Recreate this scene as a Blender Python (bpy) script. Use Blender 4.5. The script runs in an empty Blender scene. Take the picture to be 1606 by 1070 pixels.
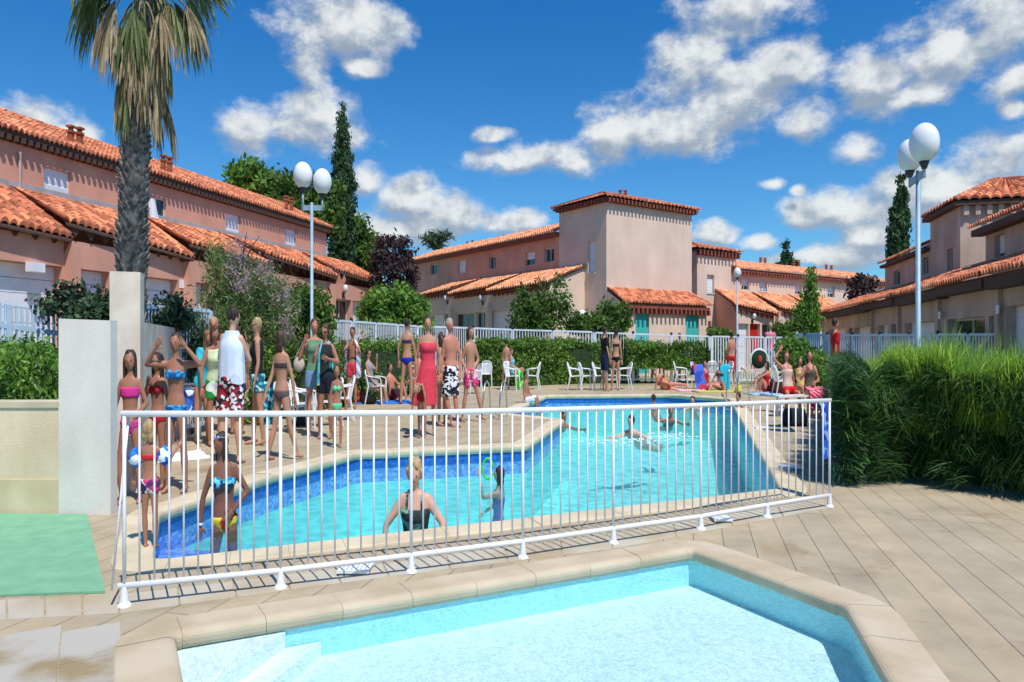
import bpy, bmesh, math, random
import numpy as np
from mathutils import Vector, Matrix
from mathutils.geometry import tessellate_polygon

random.seed(7); RNG = np.random.default_rng(11)
SC = bpy.context.scene
COL = SC.collection
S = 1.45            # the place is built taller than wide by this factor, as the photograph shows it
H = 1.5             # eye height, metres before the vertical factor
F = 1100.0; FY = F * S

# ------------------------------------------------------------------ camera, sky, sun, exposure
cam = bpy.data.cameras.new('camera'); cam.sensor_width = 36; cam.lens = F / 1606 * 36
cam.clip_start = 0.1; cam.clip_end = 3000
co = bpy.data.objects.new('camera', cam); COL.objects.link(co)
co.location = (0, 0, H * S); co.rotation_euler = (math.radians(90), 0, 0)
SC.camera = co
SC.view_settings.view_transform = 'Standard'
SC.view_settings.look = 'None'
SC.view_settings.exposure = 0.22
SC.view_settings.gamma = 1
SUN_AZ = math.radians(150); SUN_EL = math.radians(61)
sd = Vector((math.sin(SUN_AZ) * math.cos(SUN_EL), math.cos(SUN_AZ) * math.cos(SUN_EL), math.sin(SUN_EL)))
sl = bpy.data.lights.new('sun', 'SUN'); sl.energy = 4.1; sl.angle = math.radians(0.5); sl.color = (1, .95, .87)
so = bpy.data.objects.new('sun', sl); COL.objects.link(so); so.rotation_euler = sd.to_track_quat('Z', 'Y').to_euler()
so.location = (20, -30, 60)

CLOUDS = [(545,40,95,44),(482,102,40,34),(568,105,40,15),(480,205,90,34),(385,205,42,34),(500,180,55,40),(540,215,40,24),
 (40,185,62,34),(112,214,45,20),(575,285,28,26),(640,318,62,36),(715,335,55,34),(800,348,60,20),(620,362,85,34),
 (830,247,95,22),(893,257,44,20),(765,213,34,12),(1170,15,100,42),(1092,108,70,54),(1150,150,110,52),(960,205,52,42),
 (1050,210,80,40),(1225,105,62,44),(1262,185,50,30),(1380,130,66,44),(1475,80,90,56),(1570,50,80,66),(1440,145,60,22),(1600,120,50,30),
 (1345,238,42,26),(1213,288,20,9),(1252,299,13,9),(1565,255,120,44),(1450,300,120,46),(1330,325,100,34),(1262,343,42,20),
 (1125,365,44,20),(1190,378,34,14),(1320,402,90,22),(1262,405,55,13),(1365,372,60,24),(1590,170,24,16),
 (1780,90,150,80),(1850,300,160,60),(-150,120,120,70),(-120,330,120,40)]

def build_world():
    w = bpy.data.worlds.new('World'); SC.world = w; w.use_nodes = True
    nt = w.node_tree; N = nt.nodes; L = nt.links; N.clear()
    out = N.new('ShaderNodeOutputWorld'); bg = N.new('ShaderNodeBackground')
    L.new(bg.outputs[0], out.inputs[0])
    bg.inputs['Strength'].default_value = 0.11
    sky = N.new('ShaderNodeTexSky'); sky.sky_type = 'NISHITA'; sky.sun_disc = False
    sky.sun_elevation = SUN_EL; sky.sun_rotation = SUN_AZ
    sky.air_density = 1.0; sky.dust_density = 0.3; sky.ozone_density = 3.0
    # cloud cover as a function of the direction's azimuth and elevation
    g = bpy.data.node_groups.new('cloud_cover', 'ShaderNodeTree')
    g.interface.new_socket('P', in_out='INPUT', socket_type='NodeSocketVector')
    g.interface.new_socket('D', in_out='OUTPUT', socket_type='NodeSocketFloat')
    gi = g.nodes.new('NodeGroupInput'); go = g.nodes.new('NodeGroupOutput'); GL = g.links
    prev = None
    for (cx, cy, rx, ry) in CLOUDS:
        u = (cx - 803) / F; v = (535 - cy) / F
        az = math.atan2(u, 1); el = math.atan2(v, math.hypot(1, u))
        k = 1 / (1 + u * u)
        rax = rx / F * k * 1.12; rel = ry / F * math.sqrt(k) * 1.12
        m = g.nodes.new('ShaderNodeVectorMath'); m.operation = 'MULTIPLY_ADD'
        GL.new(gi.outputs[0], m.inputs[0])
        m.inputs[1].default_value = (1 / rax, 1 / rel, 0); m.inputs[2].default_value = (-az / rax, -el / rel, 0)
        l = g.nodes.new('ShaderNodeVectorMath'); l.operation = 'LENGTH'; GL.new(m.outputs[0], l.inputs[0])
        if prev is None: prev = l.outputs['Value']
        else:
            mn = g.nodes.new('ShaderNodeMath'); mn.operation = 'SMOOTH_MIN'; mn.inputs[2].default_value = .25
            GL.new(prev, mn.inputs[0]); GL.new(l.outputs['Value'], mn.inputs[1]); prev = mn.outputs[0]
    n1 = g.nodes.new('ShaderNodeTexNoise'); n1.inputs['Scale'].default_value = 16; n1.inputs['Detail'].default_value = 6
    n1.inputs['Roughness'].default_value = .62
    sc = g.nodes.new('ShaderNodeVectorMath'); sc.operation = 'MULTIPLY'; sc.inputs[1].default_value = (.75, 1.0, 1)
    GL.new(gi.outputs[0], sc.inputs[0]); GL.new(sc.outputs[0], n1.inputs['Vector'])
    a = g.nodes.new('ShaderNodeMath'); a.operation = 'MULTIPLY_ADD'; a.inputs[1].default_value = 2.7; a.inputs[2].default_value = -.22
    GL.new(n1.outputs['Fac'], a.inputs[0])
    s = g.nodes.new('ShaderNodeMath'); s.operation = 'SUBTRACT'; GL.new(a.outputs[0], s.inputs[0]); GL.new(prev, s.inputs[1])
    GL.new(s.outputs[0], go.inputs[0])
    tc = N.new('ShaderNodeTexCoord'); sep = N.new('ShaderNodeSeparateXYZ'); L.new(tc.outputs['Generated'], sep.inputs[0])
    def mth(op, a, b=None, c=None):
        n = N.new('ShaderNodeMath'); n.operation = op
        for i, x in enumerate((a, b, c)):
            if x is None: continue
            if isinstance(x, (int, float)): n.inputs[i].default_value = x
            else: L.new(x, n.inputs[i])
        return n.outputs[0]
    az = mth('ARCTAN2', sep.outputs[0], sep.outputs[1])
    hx = mth('SQRT', mth('ADD', mth('MULTIPLY', sep.outputs[0], sep.outputs[0]), mth('MULTIPLY', sep.outputs[1], sep.outputs[1])))
    el = mth('ARCTAN2', sep.outputs[2], hx)
    cb = N.new('ShaderNodeCombineXYZ'); L.new(az, cb.inputs[0]); L.new(el, cb.inputs[1])
    g1 = N.new('ShaderNodeGroup'); g1.node_tree = g; L.new(cb.outputs[0], g1.inputs[0])
    off = N.new('ShaderNodeVectorMath'); off.inputs[1].default_value = (.006, .020, 0); L.new(cb.outputs[0], off.inputs[0])
    g2 = N.new('ShaderNodeGroup'); g2.node_tree = g; L.new(off.outputs[0], g2.inputs[0])
    def ramp(x, a, b):
        m = N.new('ShaderNodeMapRange'); m.interpolation_type = 'SMOOTHSTEP'; m.inputs[1].default_value = a; m.inputs[2].default_value = b
        L.new(x, m.inputs[0]); return m.outputs[0]
    alpha = ramp(g1.outputs[0], -.08, .72)
    alpha = mth('MULTIPLY', alpha, ramp(el, -.02, .03))
    shade = ramp(mth('SUBTRACT', g1.outputs[0], g2.outputs[0]), -.50, .46)
    thick = ramp(g1.outputs[0], .3, 1.1)
    cm = N.new('ShaderNodeMixRGB'); cm.inputs[1].default_value = (2.5, 3.1, 3.9, 1); cm.inputs[2].default_value = (6.6, 6.8, 6.8, 1)
    bn = N.new('ShaderNodeTexNoise'); bn.inputs['Scale'].default_value = 26; bn.inputs['Detail'].default_value = 5; bn.inputs['Roughness'].default_value = .55; L.new(cb.outputs[0], bn.inputs['Vector'])
    shade = mth('MULTIPLY', shade, ramp(bn.outputs['Fac'], .22, .60))
    L.new(shade, cm.inputs[0])
    # deepen the clear blue
    hs = N.new('ShaderNodeMixRGB'); hs.blend_type = 'MULTIPLY'; hs.inputs[0].default_value = 1
    tint = N.new('ShaderNodeMixRGB'); L.new(ramp(el, 0.0, .55), tint.inputs[0])
    tint.inputs[1].default_value = TINT_LO; tint.inputs[2].default_value = TINT_HI
    L.new(sky.outputs[0], hs.inputs[1]); L.new(tint.outputs[0], hs.inputs[2])
    mx = N.new('ShaderNodeMixRGB'); L.new(mth('MULTIPLY', alpha, .96), mx.inputs[0])
    L.new(hs.outputs[0], mx.inputs[1]); L.new(cm.outputs[0], mx.inputs[2])
    L.new(mx.outputs[0], bg.inputs['Color'])
    try: w.cycles.sampling_method = 'MANUAL'; w.cycles.sample_map_resolution = 512
    except Exception: pass
TINT_LO = (.42, .84, 1.08, 1); TINT_HI = (.12, .68, 1.14, 1)
build_world()

# ------------------------------------------------------------------ projection helpers (photograph pixel -> place)
def G(px, py, z=0.0):
    Y = FY * (H - z) / (py - 535.0); return ((px - 803) / F * Y, Y)
def ZY(py, Y): return H - (py - 535.0) / FY * Y
def A(px, py, Y): return ((px - 803) / F * Y, Y, ZY(py, Y))

# ------------------------------------------------------------------ object helpers
def tag(o, label=None, cat=None, group=None, kind=None):
    if label: o['label'] = label
    if cat: o['category'] = cat
    if group: o['group'] = group
    if kind: o['kind'] = kind
    return o
def thing(name, label, cat, loc=(0, 0, 0), group=None, rotz=0):
    o = bpy.data.objects.new(name, None); COL.objects.link(o); o.empty_display_size = .2
    o.location = (loc[0], loc[1], loc[2] * S); o.rotation_euler = (0, 0, rotz)
    return tag(o, label, cat, group)
def wloc(o):
    v = Vector((0, 0, 0))
    while o is not None: v += Vector(o.location); o = o.parent
    return v
def mesh_of(name, verts, faces, mats, midx=None, smooth=False):
    """verts in metres (unstretched)"""
    me = bpy.data.meshes.new(name)
    v = np.asarray(verts, dtype=np.float64).copy()
    v[:, 2] *= S
    me.from_pydata([tuple(p) for p in v], [], [tuple(f) for f in faces])
    if not isinstance(mats, (list, tuple)): mats = [mats]
    for m in mats: me.materials.append(m)
    if midx is not None: me.polygons.foreach_set('material_index', midx)
    if smooth: me.polygons.foreach_set('use_smooth', [True] * len(me.polygons))
    me.update()
    return me
def obj(name, mb, mats, parent=None, smooth=False, midx=None, local=False):
    """mb = (verts, faces) in place coordinates; local=True when already relative to the parent"""
    v, f = (mb.v, mb.f) if isinstance(mb, MB) else mb
    v = np.asarray(v, dtype=np.float64).copy()
    if isinstance(mb, MB) and mb.mi and midx is None and any(mb.mi): midx = mb.mi
    if parent is not None:
        if not local:
            p = wloc(parent); v -= np.array([p.x, p.y, p.z / S])
        loc = (0, 0, 0)
    else:
        lo = v.min(0); hi = v.max(0); b = np.array([(lo[0] + hi[0]) / 2, (lo[1] + hi[1]) / 2, lo[2]])
        v -= b; loc = (b[0], b[1], b[2] * S)
    me = mesh_of(name, v, f, mats, midx, smooth)
    o = bpy.data.objects.new(name, me); COL.objects.link(o); o.location = loc; o.parent = parent
    return o
def copy_tree(o, parent=None):
    c = o.copy(); COL.objects.link(c); c.parent = parent
    for ch in list(o.children): copy_tree(ch, c)
    return c

class MB:
    def __init__(s): s.v = []; s.f = []; s.mi = []; s.m = 0
    def add(s, v, f):
        n = len(s.v); s.v += [tuple(p) for p in v]; s.f += [tuple(i + n for i in q) for q in f]; s.mi += [s.m] * len(f); return s
    def box(s, c, d, rz=0):
        x, y, z = d[0] / 2, d[1] / 2, d[2] / 2; cs, sn = math.cos(rz), math.sin(rz)
        P = [(sx * x, sy * y, sz * z) for sz in (-1, 1) for sy in (-1, 1) for sx in (-1, 1)]
        P = [(c[0] + p[0] * cs - p[1] * sn, c[1] + p[0] * sn + p[1] * cs, c[2] + p[2]) for p in P]
        return s.add(P, [(0, 2, 3, 1), (4, 5, 7, 6), (0, 1, 5, 4), (2, 6, 7, 3), (0, 4, 6, 2), (1, 3, 7, 5)])
    def prism(s, poly, z0, z1):
        n = len(poly); a = sum(poly[i][0] * poly[(i + 1) % n][1] - poly[(i + 1) % n][0] * poly[i][1] for i in range(n))
        if a < 0: poly = poly[::-1]
        P = [(p[0], p[1], z0) for p in poly] + [(p[0], p[1], z1) for p in poly]
        F_ = [tuple(range(n))[::-1], tuple(range(n, 2 * n))] + [(i, (i + 1) % n, (i + 1) % n + n, i + n) for i in range(n)]
        return s.add(P, F_)
    def tube(s, pts, r, n=8, cap=True, flat=1.0):
        pts = [Vector(p) for p in pts]
        if not isinstance(r, (list, tuple)): r = [r] * len(pts)
        V = []; up = Vector((0, 0, 1)); side0 = None
        for i, p in enumerate(pts):
            d = (pts[min(i + 1, len(pts) - 1)] - pts[max(i - 1, 0)]).normalized()
            if side0 is None:
                side = d.cross(up) if abs(d.z) < .95 else d.cross(Vector((0, 1, 0)))
            else: side = side0 - d * side0.dot(d)
            side.normalize(); side0 = side; u2 = side.cross(d)
            for k in range(n):
                a = 2 * math.pi * k / n; q = p + side * (math.cos(a) * r[i]) + u2 * (math.sin(a) * r[i] * flat); V.append(tuple(q))
        F_ = [(i * n + k, i * n + (k + 1) % n, (i + 1) * n + (k + 1) % n, (i + 1) * n + k) for i in range(len(pts) - 1) for k in range(n)]
        if cap: F_ += [tuple(range(n))[::-1], tuple((len(pts) - 1) * n + k for k in range(n))]
        return s.add(V, F_)
    def ell(s, c, r, nu=12, nv=8, M=None):
        V = [(0, 0, -1)]; 
        for j in range(1, nv):
            t = -math.pi / 2 + math.pi * j / nv
            for i in range(nu): a = 2 * math.pi * i / nu; V.append((math.cos(a) * math.cos(t), math.sin(a) * math.cos(t), math.sin(t)))
        V.append((0, 0, 1)); top = len(V) - 1
        F_ = [(0, 1 + (i + 1) % nu, 1 + i) for i in range(nu)]
        for j in range(nv - 2):
            for i in range(nu):
                a = 1 + j * nu + i; b = 1 + j * nu + (i + 1) % nu; F_.append((a, b, b + nu, a + nu))
        F_ += [(top, 1 + (nv - 2) * nu + i, 1 + (nv - 2) * nu + (i + 1) % nu) for i in range(nu)]
        W = []
        for p in V:
            q = Vector((p[0] * r[0], p[1] * r[1], p[2] * r[2]))
            if M is not None: q = M @ q
            W.append((q.x + c[0], q.y + c[1], q.z + c[2]))
        return s.add(W, F_)
    def loft(s, rings, cap=True):
        n = len(rings[0]); V = [tuple(p) for r in rings for p in r]
        F_ = [(i * n + k, i * n + (k + 1) % n, (i + 1) * n + (k + 1) % n, (i + 1) * n + k) for i in range(len(rings) - 1) for k in range(n)]
        if cap: F_ += [tuple(range(n))[::-1], tuple((len(rings) - 1) * n + k for k in range(n))]
        return s.add(V, F_)
    def build(s, name, m, parent=None, smooth=False, **k): return obj(name, s, m, parent, smooth, **k)

# ------------------------------------------------------------------ materials
MATS = {}
def srgb(r, g, b):
    f = lambda c: ((c / 255 + .055) / 1.055) ** 2.4 if c > 10 else c / 255 / 12.92
    return (f(r), f(g), f(b))
def mat(name, c, rough=.7, c2=None, scale=3.0, bump=0.0, bscale=None, spec=.35, detail=5, metal=0, stretch=None, lo=.35, hi=.65, var=0, sub=0, transl=0, alt=None, streak=0):
    """noise-mixed two-tone principled material. var = per-face attribute tint"""
    if name in MATS: return MATS[name]
    m = bpy.data.materials.new(name); m.use_nodes = True; MATS[name] = m
    nt = m.node_tree; N = nt.nodes; L = nt.links; b = N['Principled BSDF']
    b.inputs['Roughness'].default_value = rough; b.inputs['Specular IOR Level'].default_value = spec
    b.inputs['Metallic'].default_value = metal
    geo = N.new('ShaderNodeNewGeometry'); vec = geo.outputs['Position']
    if stretch:
        mp = N.new('ShaderNodeMapping'); mp.inputs['Scale'].default_value = stretch; L.new(vec, mp.inputs[0]); vec = mp.outputs[0]
    if c2 is None: c2 = tuple(x * .85 for x in c)
    nz = N.new('ShaderNodeTexNoise'); nz.inputs['Scale'].default_value = scale; nz.inputs['Detail'].default_value = detail; L.new(vec, nz.inputs['Vector'])
    mr = N.new('ShaderNodeMapRange'); mr.inputs[1].default_value = lo; mr.inputs[2].default_value = hi; L.new(nz.outputs['Fac'], mr.inputs[0])
    mx = N.new('ShaderNodeMixRGB'); mx.inputs[1].default_value = (*c, 1); mx.inputs[2].default_value = (*c2, 1); L.new(mr.outputs[0], mx.inputs[0])
    colr = mx.outputs[0]
    if var:
        at = N.new('ShaderNodeAttribute'); at.attribute_name = 'var'
        vr = N.new('ShaderNodeMapRange'); vr.inputs[3].default_value = 1 - var; vr.inputs[4].default_value = 1 + var; L.new(at.outputs['Fac'], vr.inputs[0])
        if alt:
            am = N.new('ShaderNodeMixRGB'); am.inputs[2].default_value = (*alt, 1); L.new(at.outputs['Fac'], am.inputs[0]); L.new(colr, am.inputs[1]); colr = am.outputs[0]
        mm = N.new('ShaderNodeVectorMath'); mm.operation = 'SCALE'; L.new(colr, mm.inputs[0]); L.new(vr.outputs[0], mm.inputs['Scale']); colr = mm.outputs[0]
    if streak:
        ms_ = N.new('ShaderNodeMapping'); ms_.inputs['Scale'].default_value = (.8, .8, .22); L.new(geo.outputs['Position'], ms_.inputs[0])
        ns = N.new('ShaderNodeTexNoise'); ns.inputs['Scale'].default_value = 1.7; ns.inputs['Detail'].default_value = 8; ns.inputs['Roughness'].default_value = .65; L.new(ms_.outputs[0], ns.inputs['Vector'])
        nr_ = N.new('ShaderNodeMapRange'); nr_.inputs[1].default_value = .35; nr_.inputs[2].default_value = .68; nr_.inputs[3].default_value = 1.05; nr_.inputs[4].default_value = 1 - streak; L.new(ns.outputs['Fac'], nr_.inputs[0])
        m3 = N.new('ShaderNodeVectorMath'); m3.operation = 'SCALE'; L.new(colr, m3.inputs[0]); L.new(nr_.outputs[0], m3.inputs['Scale']); colr = m3.outputs[0]
    L.new(colr, b.inputs['Base Color'])
    if sub: b.inputs['Subsurface Weight'].default_value = sub; b.inputs['Subsurface Scale'].default_value = .02
    if bump:
        n2 = N.new('ShaderNodeTexNoise'); n2.inputs['Scale'].default_value = bscale or scale * 8; n2.inputs['Detail'].default_value = 4; L.new(vec, n2.inputs['Vector'])
        bp = N.new('ShaderNodeBump'); bp.inputs['Strength'].default_value = bump; bp.inputs['Distance'].default_value = .02
        L.new(n2.outputs['Fac'], bp.inputs['Height']); L.new(bp.outputs[0], b.inputs['Normal'])
    if transl:
        out = N['Material Output']; tr = N.new('ShaderNodeBsdfTranslucent'); ms = N.new('ShaderNodeMixShader'); ms.inputs[0].default_value = transl
        L.new(colr, tr.inputs[0]); L.new(b.outputs[0], ms.inputs[1]); L.new(tr.outputs[0], ms.inputs[2]); L.new(ms.outputs[0], out.inputs[0])
    return m
def pattern_mat(name, cols, scale=8, kind='voronoi', rough=.85, stretch=None, bg=.5):
    if name in MATS: return MATS[name]
    m = bpy.data.materials.new(name); m.use_nodes = True; MATS[name] = m
    nt = m.node_tree; N = nt.nodes; L = nt.links; b = N['Principled BSDF']; b.inputs['Roughness'].default_value = rough
    geo = N.new('ShaderNodeTexCoord'); vec = geo.outputs['Object']
    if stretch:
        mp = N.new('ShaderNodeMapping'); mp.inputs['Scale'].default_value = stretch; L.new(vec, mp.inputs[0]); vec = mp.outputs[0]
    if kind == 'voronoi':
        t = N.new('ShaderNodeTexVoronoi'); t.inputs['Scale'].default_value = scale; L.new(vec, t.inputs['Vector'])
        sp = N.new('ShaderNodeSeparateColor'); L.new(t.outputs['Color'], sp.inputs[0]); fac = sp.outputs[0]
    elif kind == 'noise':
        t = N.new('ShaderNodeTexNoise'); t.inputs['Scale'].default_value = scale; t.inputs['Detail'].default_value = 1; L.new(vec, t.inputs['Vector'])
        mr = N.new('ShaderNodeMapRange'); mr.inputs[1].default_value = .3; mr.inputs[2].default_value = .7; L.new(t.outputs['Fac'], mr.inputs[0]); fac = mr.outputs[0]
    else:
        t = N.new('ShaderNodeTexWave'); t.inputs['Scale'].default_value = scale; t.inputs['Distortion'].default_value = .6; L.new(vec, t.inputs['Vector'])
        t.bands_direction = {'wave': 'Z', 'wavex': 'X', 'waved': 'DIAGONAL'}[kind]; fac = t.outputs['Fac']
    cr = N.new('ShaderNodeValToRGB'); cr.color_ramp.interpolation = 'CONSTANT'; e = cr.color_ramp.elements
    while len(e) < len(cols): e.new(.5)
    for i, c in enumerate(cols): e[i].position = i / len(cols); e[i].color = (*c, 1)
    L.new(fac, cr.inputs[0]); L.new(cr.outputs[0], b.inputs['Base Color'])
    return m
# ================================================================== THE SETTING: ground, deck, pools
def deck_mat():
    m = bpy.data.materials.new('deck_slabs'); m.use_nodes = True
    nt = m.node_tree; N = nt.nodes; L = nt.links; b = N['Principled BSDF']; b.inputs['Roughness'].default_value = .8; b.inputs['Specular IOR Level'].default_value = .25
    geo = N.new('ShaderNodeNewGeometry'); mp = N.new('ShaderNodeMapping'); mp.inputs['Rotation'].default_value = (0, 0, math.radians(-75.5))
    L.new(geo.outputs['Position'], mp.inputs[0])
    wn = N.new('ShaderNodeTexNoise'); wn.inputs['Scale'].default_value = .5; L.new(geo.outputs['Position'], wn.inputs['Vector'])
    br = N.new('ShaderNodeTexBrick'); br.inputs['Scale'].default_value = 1; br.inputs['Brick Width'].default_value = 9.5; br.inputs['Row Height'].default_value = .315
    br.inputs['Mortar Size'].default_value = .006; br.inputs['Mortar Smooth'].default_value = .4; br.inputs['Bias'].default_value = 0
    br.inputs['Color1'].default_value = (*srgb(178, 161, 133), 1); br.inputs['Color2'].default_value = (*srgb(168, 155, 131), 1)
    br.inputs['Mortar'].default_value = (*srgb(120, 108, 92), 1)
    L.new(mp.outputs[0], br.inputs['Vector'])
    n = N.new('ShaderNodeTexNoise'); n.inputs['Scale'].default_value = 1.3; n.inputs['Detail'].default_value = 9; n.inputs['Roughness'].default_value = .65; L.new(geo.outputs['Position'], n.inputs['Vector'])
    mr = N.new('ShaderNodeMapRange'); mr.inputs[1].default_value = .3; mr.inputs[2].default_value = .7; mr.inputs[3].default_value = .78; mr.inputs[4].default_value = 1.16; L.new(n.outputs['Fac'], mr.inputs[0])
    sc = N.new('ShaderNodeVectorMath'); sc.operation = 'SCALE'; L.new(br.outputs['Color'], sc.inputs[0]); L.new(mr.outputs[0], sc.inputs['Scale'])
    st = N.new('ShaderNodeTexNoise'); st.inputs['Scale'].default_value = 1.1; st.inputs['Detail'].default_value = 10; st.inputs['Roughness'].default_value = .6; st.inputs['Distortion'].default_value = .6; L.new(geo.outputs['Position'], st.inputs['Vector'])
    sr = N.new('ShaderNodeMapRange'); sr.inputs[1].default_value = .57; sr.inputs[2].default_value = .70; L.new(st.outputs['Fac'], sr.inputs[0])
    sm = N.new('ShaderNodeMixRGB'); sm.blend_type = 'MULTIPLY'; sm.inputs[2].default_value = (.78, .70, .58, 1); L.new(sr.outputs[0], sm.inputs[0]); L.new(sc.outputs[0], sm.inputs[1])
    L.new(sm.outputs[0], b.inputs['Base Color'])
    n2 = N.new('ShaderNodeTexNoise'); n2.inputs['Scale'].default_value = 60; n2.inputs['Detail'].default_value = 5; L.new(geo.outputs['Position'], n2.inputs['Vector'])
    ad = N.new('ShaderNodeMath'); ad.operation = 'MULTIPLY_ADD'; ad.inputs[1].default_value = .3; L.new(n2.outputs['Fac'], ad.inputs[0]); L.new(br.outputs['Fac'], ad.inputs[2])
    bp = N.new('ShaderNodeBump'); bp.invert = True; bp.inputs['Strength'].default_value = .5; bp.inputs['Distance'].default_value = .01; L.new(ad.outputs[0], bp.inputs['Height']); L.new(bp.outputs[0], b.inputs['Normal'])
    return m
def water_mat(name, tint, ripple, cs, fres=.55, cmin=.72, refr=.35, fine=False):
    m = bpy.data.materials.new(name); m.use_nodes = True; nt = m.node_tree; N = nt.nodes; L = nt.links
    N.remove(N['Principled BSDF']); out = N['Material Output']
    geo = N.new('ShaderNodeNewGeometry')
    nz = N.new('ShaderNodeTexNoise'); nz.inputs['Scale'].default_value = ripple; nz.inputs['Detail'].default_value = 4; L.new(geo.outputs['Position'], nz.inputs['Vector'])
    n3 = N.new('ShaderNodeTexNoise'); n3.inputs['Scale'].default_value = ripple * .22; n3.inputs['Detail'].default_value = 2; L.new(geo.outputs['Position'], n3.inputs['Vector'])
    ad = N.new('ShaderNodeMath'); ad.operation = 'MULTIPLY_ADD'; ad.inputs[1].default_value = 2.5; L.new(n3.outputs['Fac'], ad.inputs[0]); L.new(nz.outputs['Fac'], ad.inputs[2])
    bp = N.new('ShaderNodeBump'); bp.inputs['Strength'].default_value = .55; bp.inputs['Distance'].default_value = .05; L.new(ad.outputs[0], bp.inputs['Height'])
    # painted caustics: a pattern in the transparent tint dims the sunlight passing through
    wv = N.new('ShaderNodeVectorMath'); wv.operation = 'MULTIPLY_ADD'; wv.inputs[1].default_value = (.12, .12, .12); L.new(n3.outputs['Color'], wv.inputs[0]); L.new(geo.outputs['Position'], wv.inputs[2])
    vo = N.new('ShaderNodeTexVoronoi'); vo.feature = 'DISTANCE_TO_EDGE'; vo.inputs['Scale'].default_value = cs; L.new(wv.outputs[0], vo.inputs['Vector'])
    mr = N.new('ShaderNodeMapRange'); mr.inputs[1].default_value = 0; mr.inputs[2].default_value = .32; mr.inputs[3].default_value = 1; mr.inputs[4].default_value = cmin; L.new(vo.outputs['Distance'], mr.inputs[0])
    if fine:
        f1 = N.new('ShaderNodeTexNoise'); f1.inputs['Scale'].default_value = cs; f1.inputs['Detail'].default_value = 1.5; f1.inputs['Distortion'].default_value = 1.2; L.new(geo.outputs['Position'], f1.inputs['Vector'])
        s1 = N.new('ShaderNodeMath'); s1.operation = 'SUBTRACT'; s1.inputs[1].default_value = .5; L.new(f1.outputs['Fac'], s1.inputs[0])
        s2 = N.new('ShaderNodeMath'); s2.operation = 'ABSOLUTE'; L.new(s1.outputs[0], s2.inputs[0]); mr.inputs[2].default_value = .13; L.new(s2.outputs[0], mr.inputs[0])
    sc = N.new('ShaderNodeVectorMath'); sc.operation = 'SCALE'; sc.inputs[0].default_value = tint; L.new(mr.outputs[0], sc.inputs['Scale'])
    tr = N.new('ShaderNodeBsdfTransparent'); L.new(sc.outputs[0], tr.inputs[0])
    rf = N.new('ShaderNodeBsdfRefraction'); rf.inputs['IOR'].default_value = 1.33; rf.inputs['Roughness'].default_value = 0; rf.inputs[0].default_value = (*tint, 1); L.new(bp.outputs[0], rf.inputs['Normal'])
    m1 = N.new('ShaderNodeMixShader'); m1.inputs[0].default_value = refr; L.new(tr.outputs[0], m1.inputs[1]); L.new(rf.outputs[0], m1.inputs[2])
    gl = N.new('ShaderNodeBsdfGlossy'); gl.inputs['Roughness'].default_value = .04; L.new(bp.outputs[0], gl.inputs['Normal'])
    fr = N.new('ShaderNodeFresnel'); fr.inputs[0].default_value = 1.33; L.new(bp.outputs[0], fr.inputs['Normal'])
    fm = N.new('ShaderNodeMath'); fm.operation = 'MULTIPLY'; fm.inputs[1].default_value = fres; L.new(fr.outputs[0], fm.inputs[0])
    m2 = N.new('ShaderNodeMixShader'); L.new(fm.outputs[0], m2.inputs[0]); L.new(m1.outputs[0], m2.inputs[1]); L.new(gl.outputs[0], m2.inputs[2])
    L.new(m2.outputs[0], out.inputs[0])
    return m
def tile_mat(name, ca, cb, grout, size, seed=0):
    m = bpy.data.materials.new(name); m.use_nodes = True; nt = m.node_tree; N = nt.nodes; L = nt.links; b = N['Principled BSDF']; b.inputs['Roughness'].default_value = .35
    geo = N.new('ShaderNodeNewGeometry'); vo = N.new('ShaderNodeTexVoronoi'); vo.distance = 'CHEBYCHEV'; vo.inputs['Scale'].default_value = 1 / size; vo.inputs['Randomness'].default_value = .25
    L.new(geo.outputs['Position'], vo.inputs['Vector']); sp = N.new('ShaderNodeSeparateColor'); L.new(vo.outputs['Color'], sp.inputs[0])
    mx = N.new('ShaderNodeMixRGB'); mx.inputs[1].default_value = (*ca, 1); mx.inputs[2].default_value = (*cb, 1); L.new(sp.outputs[0], mx.inputs[0])
    L.new(mx.outputs[0], b.inputs['Base Color']); return m

MAIN = [G(*p) for p in [(234,884),(1228,769),(1145,626),(1050,619.5),(858,621),(792,649),(884,659),(826,699),(560,711),(420,748),(245,806)]]
MAIN = MAIN[::-1] if False else MAIN
def ccw(P):
    a = sum(P[i][0] * P[(i + 1) % len(P)][1] - P[(i + 1) % len(P)][0] * P[i][1] for i in range(len(P)))
    return P if a > 0 else P[::-1]
def offset_poly(P, o):
    """P ccw; positive o = outwards"""
    n = len(P); R_ = []
    for i in range(n):
        a, b, c = Vector(P[i - 1]), Vector(P[i]), Vector(P[(i + 1) % n])
        d1 = (b - a).normalized(); d2 = (c - b).normalized()
        n1 = Vector((d1.y, -d1.x)); n2 = Vector((d2.y, -d2.x)); k = n1 + n2; k = k / max(.35, (1 + n1.dot(n2)))
        R_.append(tuple(b + k * o))
    return R_
def round_poly(P, rs, n=5):
    out = []
    for i in range(len(P)):
        r = rs[i] if isinstance(rs, (list, tuple)) else rs
        a, b, c = Vector(P[i - 1]), Vector(P[i]), Vector(P[(i + 1) % len(P)])
        if r <= 0: out.append(tuple(b)); continue
        d1 = (a - b).normalized(); d2 = (c - b).normalized(); p = b + d1 * r; q = b + d2 * r
        for k in range(n + 1):
            t = k / n; out.append(tuple(p * (1 - t) ** 2 + b * 2 * t * (1 - t) + q * t * t))
    return out
MAIN = round_poly(ccw(MAIN), .18, 3)
PAD0 = [(-2.53,5.16), (-1.15,2.7), (2.0,2.7), G(1401,1070), G(1331,952), G(1086,863)]
PAD = round_poly(ccw(PAD0), .09, 3)
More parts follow.
